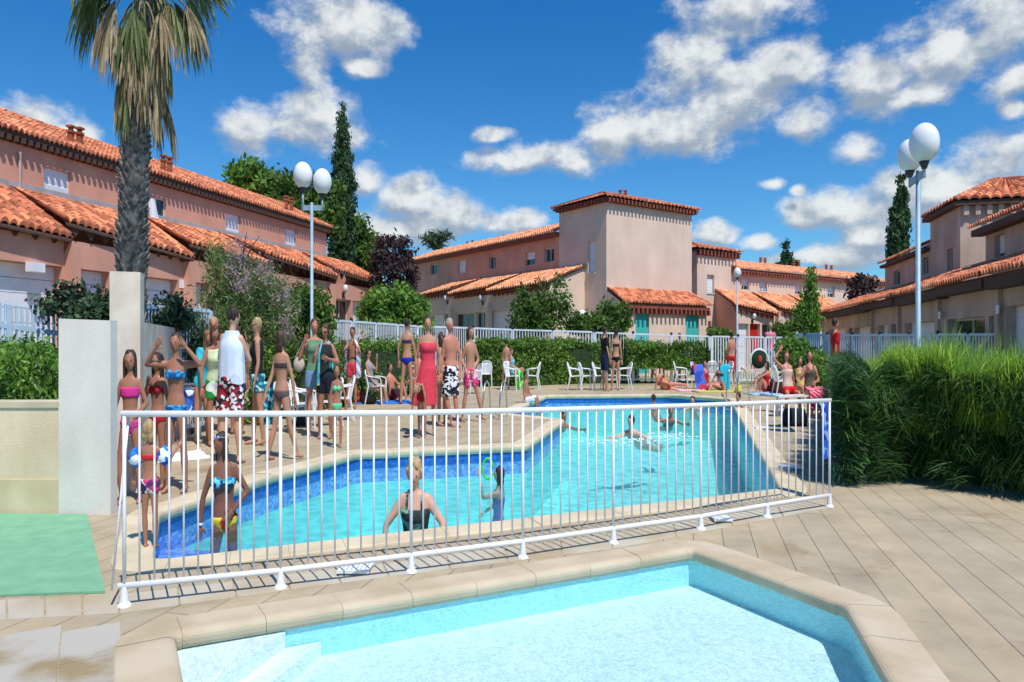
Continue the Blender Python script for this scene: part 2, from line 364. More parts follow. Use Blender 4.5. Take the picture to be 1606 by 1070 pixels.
def fill(polys, z):
    vs = [p for P in polys for p in P]
    tri = tessellate_polygon([[Vector((p[0], p[1], 0)) for p in P] for P in polys])
    F_ = []
    for t in tri:
        a, b, c = (Vector(vs[i]) for i in t); cr = (b - a).x * (c - a).y - (b - a).y * (c - a).x
        F_.append(tuple(t) if cr > 0 else tuple(t)[::-1])
    return [(p[0], p[1], z) for p in vs], F_
def coping(name, P, w, prof, slab, m, label):
    n = len(P); rings = [offset_poly(P, o) for o, z in prof]; mb = MB()
    for i in range(n):
        j = (i + 1) % n; Lm = (Vector(P[j]) - Vector(P[i])).length; k = max(1, round(Lm / slab)); g = .0016 / max(Lm, .01)
        for q in range(k):
            t0 = q / k + (g if Lm > .3 else 0); t1 = (q + 1) / k - (g if Lm > .3 else 0); V = []; dz = RNG.normal(0, .0012)
            for t in (t0, t1):
                V.append([tuple(Vector(r[i]).lerp(Vector(r[j]), t)) + (prof[a][1] + dz,) for a, r in enumerate(rings)])
            mb.loft(V, cap=Lm > .3)
    o = obj(name, mb, m); tag(o, kind='structure'); return o

def build_setting():
    deckm = deck_mat()
    outer = [(-16, -8), (20, -8), (20, 34.2), (-16, 34.2)]
    hole_m = offset_poly(MAIN, .02); hole_p = offset_poly(PAD, .02)
    tag(obj('pool_deck', fill([outer, hole_m, hole_p], 0), deckm), kind='structure')
    soil = mat('dry_ground', srgb(165,150,118), .95, srgb(120,125,80), scale=.6, bump=.4, bscale=20)
    tag(obj('ground', fill([[(-900, -200), (900, -200), (900, 1500), (-900, 1500)], outer], 0), soil), kind='structure')
    stone = mat('coping_stone', srgb(212,196,166), .8, srgb(196,180,150), scale=2.2, bump=.25, bscale=70, lo=.4, hi=.62)
    stonep = mat('coping_stone_pale', srgb(196,180,154), .8, srgb(176,158,128), scale=1.6, bump=.25, bscale=70, lo=.42, hi=.7)
    coping('pool_coping', MAIN, .33, [(.03,-.09),(-.02,-.08),(-.040,-.05),(-.045,-.02),(-.038,.002),(-.02,.016),(.01,.022),(.33,.016),(.342,.010),(.345,.0),(.345,-.02)], .55, stone, '')
    coping('paddling_pool_coping', PAD, .34, [(.03,-.07),(-.02,-.065),(-.036,-.045),(-.044,-.02),(-.042,-.004),(-.032,.008),(-.014,.016),(.01,.021),(.04,.022),(.08,.020),(.12,.018),(.33,.012),(.342,.008),(.345,.0),(.345,-.02)], .6, stonep, '')
    # main basin: tile band, mosaic, turquoise liner
    band = tile_mat('dark_blue_tile', srgb(20,80,165), srgb(40,115,200), None, .05)
    mosaic = tile_mat('blue_mosaic', srgb(60,110,225), srgb(165,190,252), None, .05)
    liner = mat('turquoise_liner', srgb(150,232,232), .5, srgb(138,224,228), scale=1.2)
    B = offset_poly(MAIN, .01); n = len(B); depth = 1.15
    for nm, z1, z0, m_ in (('pool_tile_band', 0, -.22, band), ('pool_mosaic_band', -.22, -.40, mosaic), ('pool_wall', -.40, -depth, liner)):
        V = [(p[0], p[1], z1) for p in B] + [(p[0], p[1], z0) for p in B]
        tag(obj(nm, (V, [(i, (i + 1) % n, (i + 1) % n + n, i + n) for i in range(n)]), m_), kind='structure')
    tag(obj('pool_floor', fill([B], -depth), liner), kind='structure')
    # mosaic bench along the near left end and under the far left edge
    def hit(p, z): return G(p[0], p[1], z)
    mb = MB()
    st = [hit((215,915), -.36), hit((430,888), -.36), hit((335,868), -.36), hit((240,850), -.36)]
    mb.prism(st, -depth, -.36); tag(mb.build('pool_steps', mosaic), kind='structure')
    mb = MB(); mb.prism([hit((238,812), -.5), hit((330,842), -.5), hit((470,765), -.5), hit((380,745), -.5)], -depth, -.62)
    tag(mb.build('pool_step_lower', liner), kind='structure')
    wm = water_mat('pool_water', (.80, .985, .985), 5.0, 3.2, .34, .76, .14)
    tag(obj('pool_water', fill([offset_poly(MAIN, .005)], -.17), wm), kind='structure')
    # paddling pool
    pf = mat('pale_liner', srgb(226,240,240), .5, srgb(216,236,238), scale=2)
    pw = mat('aqua_liner', srgb(176,238,242), .45, srgb(168,232,240), scale=2)
    PB = offset_poly(PAD, .01); n = len(PB); pd = .25
    rim = mat('pool_rim', srgb(60,100,120), .6)
    for nm, z1, z0, m_ in (('paddling_pool_rim', 0, -.045, rim), ('paddling_pool_wall', -.045, -pd, pw)):
        V = [(p[0], p[1], z1) for p in PB] + [(p[0], p[1], z0) for p in PB]
        tag(obj(nm, (V, [(i, (i + 1) % n, (i + 1) % n + n, i + n) for i in range(n)]), m_), kind='structure')
    tag(obj('paddling_pool_floor', fill([PB], -pd), pf), kind='structure')
    def corner(a, b, z, up=0):
        # triangle cut from the left corner of the pool by the line a-b (pixels)
        A_, B_ = Vector(G(*a, z)), Vector(G(*b, z)); d = (B_ - A_); A2 = A_ - d * .35; B2 = B_ + d * 1.6
        return [tuple(A2), tuple(B2), (-3.2, 3.0), (-3.2, 6.0)]
    white = mat('white_step', srgb(246,248,250), .4, srgb(240,245,248), scale=2)
    def clip_to(poly, clip):
        out = poly
        for i in range(len(clip)):
            a, b = Vector(clip[i]), Vector(clip[(i + 1) % len(clip)]); e = b - a; res = []
            for k in range(len(out)):
                p, q = Vector(out[k - 1]), Vector(out[k]); sp = e.x * (p - a).y - e.y * (p - a).x; sq = e.x * (q - a).y - e.y * (q - a).x
                if (sp >= 0) != (sq >= 0): res.append(tuple(p + (q - p) * (sp / (sp - sq))))
                if sq >= 0: res.append(tuple(q))
            out = res
            if not out: break
        return out
    simple = ccw([(-2.52,5.16), (-1.15,2.7), (2.0,2.7), G(1401,1070), G(1330,950), G(1090,863)])
    for nm, a, b, z, m_ in (('paddling_pool_step', (444,993), (335,1070), -.075, white), ('paddling_pool_step_lower', (522,991), (427,1070), -.165, white)):
        P = clip_to(ccw(corner(a, b, z)), simple)
        if len(P) > 2:
            mb = MB(); mb.prism(P, -pd - .01, z); tag(mb.build(nm, m_), kind='structure')
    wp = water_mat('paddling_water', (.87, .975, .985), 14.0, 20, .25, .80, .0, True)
    tag(obj('paddling_pool_water', fill([offset_poly(PAD, .005)], -.06), wp), kind='structure')
    # grey slabs at the lower left, bigger concrete apron along the railing
    gs = mat('grey_paving', srgb(178,172,160), .85, srgb(150,132,100), scale=1.4, bump=.3, bscale=50, lo=.48, hi=.62, detail=7)
    mb = MB(); d = Vector((-.515, .857)); e = Vector((-.857, -.515)); o = Vector(G(187, 966))
    for i in range(9):
        for j in range(-1, 9):
            w_, l_ = .38, .62; c = o + e * (i * w_ + w_ / 2) - d * (j * l_ + l_ / 2 + (.0 if i % 2 else .16)); 
            if j < 0 : continue
            a = math.atan2(d.y, d.x)
            mb.box((c.x, c.y, -.018 + RNG.normal(0, .001)), (l_ - .008, w_ - .008, .05), a)
    tag(mb.build('paving_slabs', gs), kind='structure')
    ap = mat('apron_concrete', srgb(186,178,160), .85, srgb(170,150,118), scale=1.1, bump=.25, bscale=60, lo=.45, hi=.7)
    mb = MB()
    P1 = [G(-300, 955), G(187, 934), G(600, 885), G(960, 838), G(1290, 783)]
    P0 = [G(-300, 990), G(187, 963), G(610, 905), G(960, 862), G(1300, 797)]
    for i in range(4):
        a, b, c, d_ = P0[i], P0[i + 1], P1[i + 1], P1[i]
        k = [8, 5, 4, 4][i]
        for q in range(k):
            t0, t1 = q / k + .004, (q + 1) / k - .004
            l = lambda p, r, t: (p[0] + (r[0] - p[0]) * t, p[1] + (r[1] - p[1]) * t)
            mb.prism([l(a, b, t0), l(a, b, t1), l(d_, c, t1), l(d_, c, t0)], -.03, .004 + .001 * (q % 2))
    tag(mb.build('concrete_apron', ap), kind='structure')

build_setting()

# ------------------------------------------------------------------ near white railing
WHITE = mat('white_paint', (.80, .81, .82), .35, (.74, .75, .77), scale=6, spec=.5)
def railing():
    feet = [(195,952),(440,923),(645,899),(820,876),(962,853),(1099,831),(1203,812),(1301,796)]
    P = [G(*f) for f in feet]
    def lin(x, T):
        for (a, b), (c, d) in zip(T, T[1:]):
            if x <= c: return b + (d - b) * (x - a) / (c - a)
        return d
    top = [(195,649),(440,649),(645,647.5),(820,643.5),(962,640),(1099,635.5),(1203,631.5),(1301,628)]
    bot = [(195,919),(440,895),(645,871),(820,849),(962,829),(1099,810),(1203,792),(1301,777)]
    T = [(p[0], p[1], ZY(t[1], p[1])) for p, t in zip(P, top)]; Bt = [(p[0], p[1], ZY(t[1], p[1])) for p, t in zip(P, bot)]
    r = thing('metal_railing', 'long white metal railing with thin vertical bars between the two pools', 'railing', (P[3][0], P[3][1], 0))
    def ext(a, b, k): return tuple(a[i] + (a[i] - b[i]) * k for i in range(3))
    MB().tube([ext(T[0], T[1], .02)] + T[1:-1] + [ext(T[-1], T[-2], .02)], .0185, 10).build('top_rail', WHITE, r, True)
    MB().tube([ext(Bt[0], Bt[1], .04)] + Bt[1:-1] + [ext(Bt[-1], Bt[-2], .02)], .0185, 10).build('bottom_rail', WHITE, r, True)
    for i in range(8):
        x, y = P[i]
        MB().tube([(x, y, .01), (x, y, T[i][2])], .0145, 10).build('post', WHITE, r, True)
        mb = MB(); mb.tube([(x, y, 0.004), (x, y, .012), (x, y, .03), (x, y, .10), (x, y, .115)], [.056, .054, .034, .023, .019], 10)
        mb.build('base_plate', WHITE, r, False)
    nb = [10, 9, 9, 9, 9, 8, 8]
    for i in range(7):
        for k in range(1, nb[i] + 1):
            t = k / (nb[i] + 1); a = Vector(Bt[i]).lerp(Vector(Bt[i + 1]), t); b = Vector(T[i]).lerp(Vector(T[i + 1]), t)
            MB().tube([a, b], .0085, 6).build('bar', WHITE, r, True)
    a = Vector(ext(Bt[0], Bt[1], .075)); b = Vector(T[0]) + Vector((.01, .05, -.01)); a.z -= .02
    MB().tube([a, b], .010, 6).build('bar', WHITE, r, True)
railing()

# ------------------------------------------------------------------ walls at the left
def left_walls():
    cream = mat('cream_render', srgb(232,214,184), .85, srgb(216,196,162), streak=.14, scale=1.2, bump=.3, bscale=60)
    cap = mat('cream_cap', srgb(205,192,165), .85)
    y = 8.83
    w = thing('planter_wall', 'low cream retaining wall at the far left with grey coping, behind the green mat', 'wall', (-8.5, y, 0))
    zt = ZY(634, y); x1 = -5.70
    mb = MB(); mb.prism([(-14, y), (x1, y), (x1, y + .3), (-14, y + .3)], -.05, zt - .03); mb.build('wall_body', cream, w)
    mb = MB(); mb.prism([(-14, y - .02), (x1 - .002, y - .02), (x1 - .002, y + .34), (-14, y + .34)], zt - .03, zt + .02); mb.build('wall_cap', cap, w)
    mb = MB(); mb.prism([(-14, y - .012), (x1, y - .012), (x1, y), (-14, y)], -.05, ZY(752, y)); mb.build('plinth', mat('cream_low', srgb(226,208,172), .85, srgb(206,186,148), scale=1.5, streak=.1), w)
    mb = MB(); mb.prism([(-14, y + .34), (-5.8, y + .34), (-7, 13), (-16, 13)], -.02, zt - .08); tag(mb.build('planter_soil', mat('dark_soil', (.08, .06, .04), .95)), kind='structure')
    wh = mat('white_render', srgb(230,223,213), .85, srgb(214,204,192), streak=.12, scale=.9, bump=.2, bscale=60, lo=.4, hi=.8)
    wh2 = mat('warm_white_render', srgb(228,215,197), .9, srgb(206,192,172), streak=.16, scale=2.2, bump=.35, bscale=70, lo=.4, hi=.7, detail=8)
    w2 = thing('white_wall', 'tall off-white rendered wall with a raised pillar beside the girls', 'wall', (-5.4, y, 0))
    xa, xb = (96 - 803) / F * y, (177 - 803) / F * y
    z0 = ZY(500, y); z1 = ZY(503, y)
    mb = MB(); V = [(xa, y - .05, -.02), (xb, y - .05, -.02), (xb, y - .05, z1), (xa, y - .05, z0), (xa, y + .1, -.02), (xb, y + .1, -.02), (xb, y + .1, z1), (xa, y + .1, z0)]
    mb.add(V, [(0,1,2,3), (5,4,7,6), (3,2,6,7), (1,5,6,2), (4,0,3,7)]); mb.build('panel', wh, w2)
    # pillar
    yp = 10.0; pa, pb = (175 - 803) / F * yp, (220 - 803) / F * (yp + .1)
    mb = MB(); mb.prism([(pa, yp - .05), (pb, yp + .1), (pb - .10, yp + .40), (pa - .1, yp + .26)], -.02, ZY(426, yp)); mb.build('pillar', wh2, w2)
    # the part that runs back behind the girls
    a = Vector((pb - .05, yp + .14)); Yb = 15.5; b = Vector(((275 - 803) / F * Yb, Yb)); n = Vector(((b - a).y, -(b - a).x)).normalized() * -.2
    za, zb = ZY(504, a.y), ZY(514.5, Yb)
    V = []
    for p, z in ((a, za), (b, zb)):
        V += [(p.x, p.y, -.02), (p.x, p.y, z), (p.x + n.x, p.y + n.y, z), (p.x + n.x, p.y + n.y, -.02)]
    mb = MB(); mb.add(V, [(0,4,5,1), (1,5,6,2), (2,6,7,3), (4,7,6,5), (0,1,2,3)]); mb.build('return_panel', wh2, w2)
    # mat
    gm = mat('green_mat', srgb(132,184,148), .9, srgb(114,168,132), scale=5, bump=.5, bscale=120, lo=.3, hi=.7)
    P = [G(-120, 806), G(137, 809), G(165, 931), G(-260, 945)]
    mb = MB(); mb.prism(P, .002, .016); o = mb.build('door_mat', gm); tag(o, 'large flat mint green mat lying on the deck below the cream wall', 'mat')
left_walls()
# ================================================================== HOUSES
def face_attr(o, fn):
    me = o.data; at = me.attributes.new('var', 'FLOAT', 'FACE'); n = len(me.polygons)
    at.data.foreach_set('value', fn(n).astype(np.float32)); return o
TILE = mat('terracotta_tiles', srgb(198,116,84), .85, srgb(170,90,66), scale=2.5, bump=.2, bscale=30, var=.28, alt=srgb(212,138,98))
TILE_OLD = mat('weathered_tiles', srgb(200,116,86), .9, srgb(136,76,58), scale=3.5, bump=.25, bscale=30, var=.3, alt=srgb(216,136,94))
TILE_PALE = mat('pale_tiles', srgb(218,144,106), .85, srgb(198,120,86), scale=2.0, bump=.2, bscale=30, var=.2, alt=srgb(232,168,124))
def roof(name, tl, tr, br, bl, parent, m, tile=.24, row=.36, amp=.045, thick=.07):
    """patch of barrel tiles; tl-tr the upper edge, bl-br the eave"""
    tl, tr, br, bl = (Vector(p) for p in (tl, tr, br, bl))
    W = ((tr - tl).length + (br - bl).length) / 2; Ls = ((bl - tl).length + (br - tr).length) / 2
    nt_ = max(2, round(W / tile)); nr = max(1, round(Ls / row)); K = 6; nu = nt_ * K + 1
    nrm = (tr - tl).cross(bl - tl).normalized()
    if nrm.z < 0: nrm = -nrm
    us = np.linspace(0, 1, nu); ph = us * nt_
    prof = np.abs(np.cos(math.pi * ph)) ** .8 * 2 - 1
    rows_v = []; 
    jit = RNG.normal(0, .008, nt_ + 1)
    for r in range(nr):
        rows_v += [(r / nr, 0.0), ((r + 1) / nr, .022)]
    V = np.zeros((len(rows_v) + 1, nu, 3)); TL, TR, BR, BL, NN = (np.array(x) for x in (tl, tr, br, bl, nrm))
    for i, (t, up) in enumerate(rows_v + [(1.0, -thick)]):
        a = TL * (1 - t) + BL * t; b = TR * (1 - t) + BR * t
        jj = jit[np.clip(np.round(ph).astype(int), 0, nt_)] * (1 if up > 0 else 0)
        line = a[None] * (1 - us[:, None]) + b[None] * us[:, None] + NN[None] * ((prof * amp + up + jj)[:, None])
        if up == -thick: line = a[None] * (1 - us[:, None]) + b[None] * us[:, None] + NN[None] * ((prof * amp * .6 - thick * .55)[:, None])
        V[i] = line
    nv = V.shape[0]; idx = np.arange(nv * nu).reshape(nv, nu)
    q = np.stack([idx[:-1, :-1], idx[:-1, 1:], idx[1:, 1:], idx[1:, :-1]], -1)
    o = obj(name, (V.reshape(-1, 3), q.reshape(-1, 4).tolist()), m, parent)
    var = RNG.random((nv - 1, nt_ + 1)) 
    col = np.clip(np.round((ph[:-1] + ph[1:]) / 2).astype(int), 0, nt_)
    vv = var[:, col].reshape(-1); face_attr(o, lambda n: vv[:n] if len(vv) >= n else np.resize(vv, n))
    return o
class Facade:
    def __init__(s, ox, oy, bearing, side):
        b = math.radians(bearing); s.o = Vector((ox, oy)); s.d = Vector((math.sin(b), math.cos(b)))
        s.n = Vector((s.d.y, -s.d.x)) * side          # outward normal
    def p(s, t, off, z): q = s.o + s.d * t + s.n * off; return (q.x, q.y, z)
    def hit(s, px, py=535, off=0.0):
        u = (px - 803) / F; o = s.o + s.n * off; t = (u * o.y - o.x) / (s.d.x - u * s.d.y); Y = o.y + s.d.y * t
        return t, ZY(py, Y)
    def P(s, px, py, off=0.0, doff=0.0):
        t, z = s.hit(px, py, off); return s.p(t, off + doff, z)
def wall_sheet(fc, t0, t1, z0, z1, holes, off=0.0, depth=.16, z1b=None):
    """wall with recessed openings; holes = [(ta,tb,za,zb)]"""
    ts = sorted({t0, t1} | {h for H_ in holes for h in H_[:2]}); zs = sorted({z0, z1} | {h for H_ in holes for h in H_[2:]})
    mb = MB()
    zt = lambda t, z: z if (z1b is None or z != z1) else z1 + (z1b - z1) * (t - t0) / (t1 - t0)
    for a, b in zip(ts, ts[1:]):
        for c, d in zip(zs, zs[1:]):
            m_, k = (a + b) / 2, (c + d) / 2
            if any(h[0] < m_ < h[1] and h[2] < k < h[3] for h in holes): continue
            mb.add([fc.p(a, off, c), fc.p(b, off, c), fc.p(b, off, zt(b, d)), fc.p(a, off, zt(a, d))], [(0, 1, 2, 3)])
    for a, b, c, d in holes:
        o2 = off - depth
        mb.add([fc.p(a, off, c), fc.p(b, off, c), fc.p(b, off, d), fc.p(a, off, d), fc.p(a, o2, c), fc.p(b, o2, c), fc.p(b, o2, d), fc.p(a, o2, d)],
               [(0, 1, 5, 4), (1, 2, 6, 5), (2, 3, 7, 6), (3, 0, 4, 7)])
    return mb
def fbox(mb, fc, t0, t1, o0, o1, z0, z1):
    V = [fc.p(t, o, z) for z in (z0, z1) for o in (o0, o1) for t in (t0, t1)]
    return mb.add(V, [(0, 2, 3, 1), (4, 5, 7, 6), (0, 1, 5, 4), (2, 6, 7, 3), (0, 4, 6, 2), (1, 3, 7, 5)])
SHUT = mat('white_shutter', srgb(232,234,238), .6, srgb(222,224,230), scale=3)
DARKGLASS = mat('window_glass', (.02, .025, .03), .08, (.035, .04, .045), scale=2, spec=.8)
FRAME = mat('pale_frame', srgb(215,212,205), .5)
def shutter_mb(fc, a, b, c, d, off):
    mb = MB(); n = max(3, int((d - c) / .11)); 
    for i in range(n):
        z0 = c + (d - c) * i / n; z1 = c + (d - c) * (i + 1) / n
        mb.add([fc.p(a, off, z0), fc.p(b, off, z0), fc.p(b, off + .012, z1 - .015), fc.p(a, off + .012, z1 - .015), fc.p(b, off, z1), fc.p(a, off, z1)], [(0, 1, 2, 3), (3, 2, 4, 5)])
    return mb
def opening(fc, root, h, kind, off=0.0, depth=.16, fill_=.0, m=None):
    a, b, c, d = h; oo = off - depth
    if kind == 'shutter':
        w = shutter_mb(fc, a, b, c, d, oo + .02).build('window_shutter', m or SHUT, root)
        mb = MB(); fbox(mb, fc, a - .04, b + .04, off - depth, off + .05, c - .05, c); mb.build('sill', FRAME, w)
    elif kind == 'half':
        k = c + (d - c) * fill_
        w = shutter_mb(fc, a, b, k, d, oo + .03).build('window_shutter', m or SHUT, root)
        g = MB(); g.add([fc.p(a, oo + .01, c), fc.p(b, oo + .01, c), fc.p(b, oo + .01, k), fc.p(a, oo + .01, k)], [(0, 1, 2, 3)]); w2 = g.build('window', DARKGLASS, root)
        mb = MB(); fbox(mb, fc, (a + b) / 2 - .02, (a + b) / 2 + .02, oo + .01, oo + .04, c, k); fbox(mb, fc, a, b, oo + .01, oo + .04, c, c + .04); mb.build('frame', FRAME, w2)
    elif kind in ('glass', 'slide'):
        g = MB(); g.add([fc.p(a, oo + .01, c), fc.p(b, oo + .01, c), fc.p(b, oo + .01, d), fc.p(a, oo + .01, d)], [(0, 1, 2, 3)]); w2 = g.build('window', DARKGLASS, root)
        mb = MB(); e = .05
        for t in (a, (a + b) / 2 - e / 2, b - e): fbox(mb, fc, t, t + e, oo + .012, oo + .05, c, d)
        for z in (c, d - e): fbox(mb, fc, a, b, oo + .015, oo + .047, z, z + e)
        mb.build('frame', FRAME, w2)
    elif kind == 'door':
        mb = MB(); fbox(mb, fc, a, b, oo - .03, oo + .02, c, d)
        n = max(2, int((b - a) / .14))
        for i in range(1, n): t = a + (b - a) * i / n; fbox(mb, fc, t - .012, t + .012, oo + .02, oo + .03, c + .05, d - .05)
        dd = mb.build('door', m or SHUT, root)
        mb = MB(); mb.ell(fc.p(b - .12, oo + .07, c + (d - c) * .48), (.035, .035, .035), 8, 6); mb.build('handle', mat('dark_metal', (.05, .05, .05), .4, metal=.6), dd)
    elif kind == 'garage':
        mb = MB(); n = max(4, int((d - c) / .28))
        for i in range(n):
            z0 = c + (d - c) * i / n; z1 = c + (d - c) * (i + 1) / n - .012; fbox(mb, fc, a + .005, b - .005, oo - .02, oo + .02, z0, z1)
        mb.build('garage_door', m or SHUT, root)
def dentils(fc, t0, t1, off0, off1, ztop, h, step, width, root, m, name='eave_brackets', zt1=None):
    mb = MB(); n = max(1, int((t1 - t0) / step)); zt1 = ztop if zt1 is None else zt1
    for i in range(n):
        t = t0 + (i + .5) * (t1 - t0) / n; z = ztop + (zt1 - ztop) * (t - t0) / (t1 - t0)
        fbox(mb, fc, t - width / 2, t + width / 2, off0, off1, z - h, z)
        if i < n - 1: fbox(mb, fc, t + width / 2 - .01, t0 + (i + 1.5) * (t1 - t0) / n - width / 2 + .01, off0 + .003, off0 + .05, z - .06, z - .004)
    return mb.build(name, m, root)
def shadow_teeth(fc, t0, t1, off0, off1, z0, z1, h, step, root, m):  # dark triangular blocks added for the pointed shadows under the eaves
    mb = MB(); n = max(2, round((t1 - t0) / step)); w = (t1 - t0) / n
    for i in range(n):
        a = t0 + i * w; zt = z0 + (z1 - z0) * (i + .5) / n; P = [(a, zt), (a + w, zt), (a + w * .5, zt - h)]
        V = [fc.p(p[0], o, p[1]) for o in (off0, off1) for p in P]; mb.add(V, [(0, 1, 2), (5, 4, 3), (0, 3, 4, 1), (1, 4, 5, 2), (2, 5, 3, 0)])
    return mb.build('eave_shadow_teeth', m, root)
def chimney(root, x, y, z, m, h=.5):
    mb = MB(); mb.box((x, y, z + h / 2), (.16, .16, h)); mb.box((x, y, z + h + .03), (.22, .22, .06)); mb.box((x, y, z + h + .1), (.12, .12, .09)); mb.box((x, y, z + h + .16), (.24, .24, .05))
    mb.build('chimney', m, root)

PINK = mat('pink_render', srgb(222,164,142), .9, srgb(204,148,126), streak=.10, scale=.7, bump=.35, bscale=40, lo=.3, hi=.7)
PALE = mat('pale_pink_render', srgb(228,201,182), .9, srgb(214,188,168), streak=.06, scale=.5, bump=.4, bscale=30, lo=.3, hi=.7)
PEACH = mat('peach_render', srgb(216,168,150), .9, srgb(206,158,140), scale=.5, bump=.4, bscale=30)
GREYPINK = mat('greyed_pink_render', srgb(206,180,162), .9, srgb(184,158,140), streak=.18, scale=.6, bump=.4, bscale=30)
WOOD = mat('dark_eave_timber', (.10, .055, .04), .85)
EAVE = mat('eave_brick', srgb(150,84,66), .9, srgb(120,64,52), scale=4)
FLASH = mat('zinc_flashing', srgb(176,172,172), .6, srgb(160,156,156), scale=3)
TEAL = mat('teal_paint', srgb(70,186,180), .6, srgb(62,176,170), scale=4)
RED = mat('red_paint', srgb(196,40,30), .6); BLUE = mat('blue_paint', srgb(24,72,170), .6)

def lamp_round(fc, t, z, root, off=0.0):
    mb = MB(); fbox(mb, fc, t - .06, t + .06, off, off + .08, z - .3, z - .1); mb.tube([fc.p(t, off + .05, z - .12), fc.p(t, off + .2, z - .1)], .03, 8)
    w = mb.build('wall_lamp', mat('dark_metal', (.05, .05, .05), .4, metal=.6), root)
    MB().ell(fc.p(t, off + .2, z + .06), (.14, .14, .15), 12, 8).build('lamp_globe', mat('opal_glass', (.8, .8, .8), .25), w, True)

# ---------------------------------------------------------------- long terrace at the left
def left_terrace():
    fc = Facade(-14.6, 20.0, 14.9, 1); UO = -2.2      # upper wall set back
    r = thing('terraced_house', 'long two-storey pink terrace with terracotta roofs at the left behind the palm', 'house', fc.p(12, 0, 0))
    T0, T1 = -7.0, fc.hit(606, 440)[0] - .4
    zdoor = lambda px: None
    # lower wall with garage openings: (px left, px right) ; door tops follow the photograph
    hs = []; kinds = []
    for (pa, pb) in ((-130, 98), (124, 172), (225, 279), (293, 326), (352, 385), (402, 430), (450, 478), (527, 551), (553, 573)):
        ta, tb = fc.hit(pa)[0], fc.hit(pb)[0]; hs.append([ta, tb, .35, fc.hit(pb, 408 + .112 * pb)[1]])
    zd = sum(h[3] for h in hs[:5]) / 5
    for h in hs: h[3] = zd
    zmax = 3.7
    wall_sheet(fc, T0, T1, -.1, zmax, [tuple(h) for h in hs], 0, .35).build('lower_wall', PINK, r)
    for i, h in enumerate(hs):
        if i == 7: opening(fc, r, h, 'slide', 0, .35)
        else: opening(fc, r, h, 'garage', 0, .35)
    # pilasters at the unit joints
    for px in (109, 343 - 50, 410, 517):
        t = fc.hit(px, 400)[0]; mb = MB(); fbox(mb, fc, t - .18, t + .14, -.02, .30, -.1, 3.62); mb.build('pilaster', PINK, r)
    # lower roofs, each unit's eave sinks and swings outward, then steps back
    za = fc.hit(0, 294, UO)[1]
    ztop = lambda t: 4.62
    units = [((-60, 322), (112, 370)), ((126, 348), (304, 402)), ((302, 380), (420, 412)), ((418, 396), (529, 433)), ((516, 419), (606, 446))]
    tprev = T0
    for i, ((xa, ya), (xb, yb)) in enumerate(units):
        oa, ob = (.12, .30)
        pa = Vector(fc.P(xa, ya, oa)); pb = Vector(fc.P(xb, yb, ob)); ta = fc.hit(xa, ya, oa)[0]; tb = fc.hit(xb, yb, ob)[0]
        if i == 0: pa = Vector(fc.p(T0, oa, pa.z + .1)); ta = T0
        else: ta = tprev; pa = Vector(fc.p(ta, oa, pa.z))
        tprev = tb
        ua = ta - (.0 if i else 0); zu = 4.92
        roof('lower_roof', fc.p(ua, UO - .02, zu), fc.p(tb, UO - .02, zu), pb, pa, r, TILE_OLD, .27, .36, .062)
        shadow_teeth(fc, ta + .05, tb - .05, 0.0, .08, pa.z - .04, pb.z + .10, .30, .62, r, WOOD)
        MB().tube([Vector(fc.p(ta + .03, UO, zu + .05)).lerp(pa, .5), (pa.x, pa.y, pa.z + .02)], [.03, .06], 8).build('verge_tile', TILE_OLD, r, True)
        mb = MB()  # timber soffit
        A0, B0 = fc.p(ta, .0, pa.z + .02), fc.p(tb, .0, pb.z + .12); A1, B1 = (pa.x, pa.y, pa.z - .09), (pb.x, pb.y, pb.z - .09)
        V = [A0, B0, B1, A1] + [(p[0], p[1], p[2] - .05) for p in (A0, B0, B1, A1)]
        mb.add(V, [(0,1,2,3), (7,6,5,4), (0,4,5,1), (1,5,6,2), (2,6,7,3), (3,7,4,0)]); mb.build('soffit', WOOD, r)
        # gable cheek between units
        mb = MB(); V = [fc.p(tb + .01, 0, 3.4), fc.p(tb + .01, UO, 3.4), fc.p(tb + .01, UO, zu - .03), (pb.x, pb.y, pb.z - .02)]
        V += [tuple(Vector(p) + Vector((fc.d.x, fc.d.y, 0)) * .1) for p in V]
        mb.add(V, [(0,1,2,3), (7,6,5,4), (0,3,7,4), (3,2,6,7)]); mb.build('roof_verge', TILE_OLD, r)
    # upper storey
    TE = fc.hit(512, 345, UO)[0]
    zE = 6.05
    uh = []
    for k, (x0, x1, y0, y1) in enumerate(((69, 111, 266, 308), (233, 261, 309, 340), (354, 377, 336, 366), (448, 465, 360, 386))):
        ta, tb = fc.hit(x0, 535, UO)[0], fc.hit(x1, 535, UO)[0]; z0, z1 = fc.hit((x0 + x1) / 2, y1, UO)[1], fc.hit((x0 + x1) / 2, y0, UO)[1]; uh.append((ta, tb, z0, z1))
    wall_sheet(fc, T0, TE, 4.3, zE, uh, UO, .14).build('upper_wall', PINK, r)
    for i, h in enumerate(uh): opening(fc, r, h, 'glass' if i == 1 else 'shutter', UO, .14)
    mb = MB(); fbox(mb, fc, T0, TE, UO, UO + .06, 4.90, 5.06); mb.build('flashing', FLASH, r)
    # end wall and body behind
    mb = MB(); mb.add([fc.p(TE, UO, 4.2), fc.p(TE, UO - 7, 4.2), fc.p(TE, UO - 7, zE), fc.p(TE, UO, zE)], [(0,1,2,3)])
    mb.add([fc.p(T1, 0, -.1), fc.p(T1, UO - 7, -.1), fc.p(T1, UO - 7, 4.9), fc.p(T1, UO, 4.9), fc.p(T1, 0, 3.6)], [(0,1,2,3,4)])
    mb.add([fc.p(T0, UO - 7, -.1), fc.p(TE, UO - 7, -.1), fc.p(TE, UO - 7, zE), fc.p(T0, UO - 7, zE)], [(0,1,2,3)]); mb.build('side_wall', PINK, r)
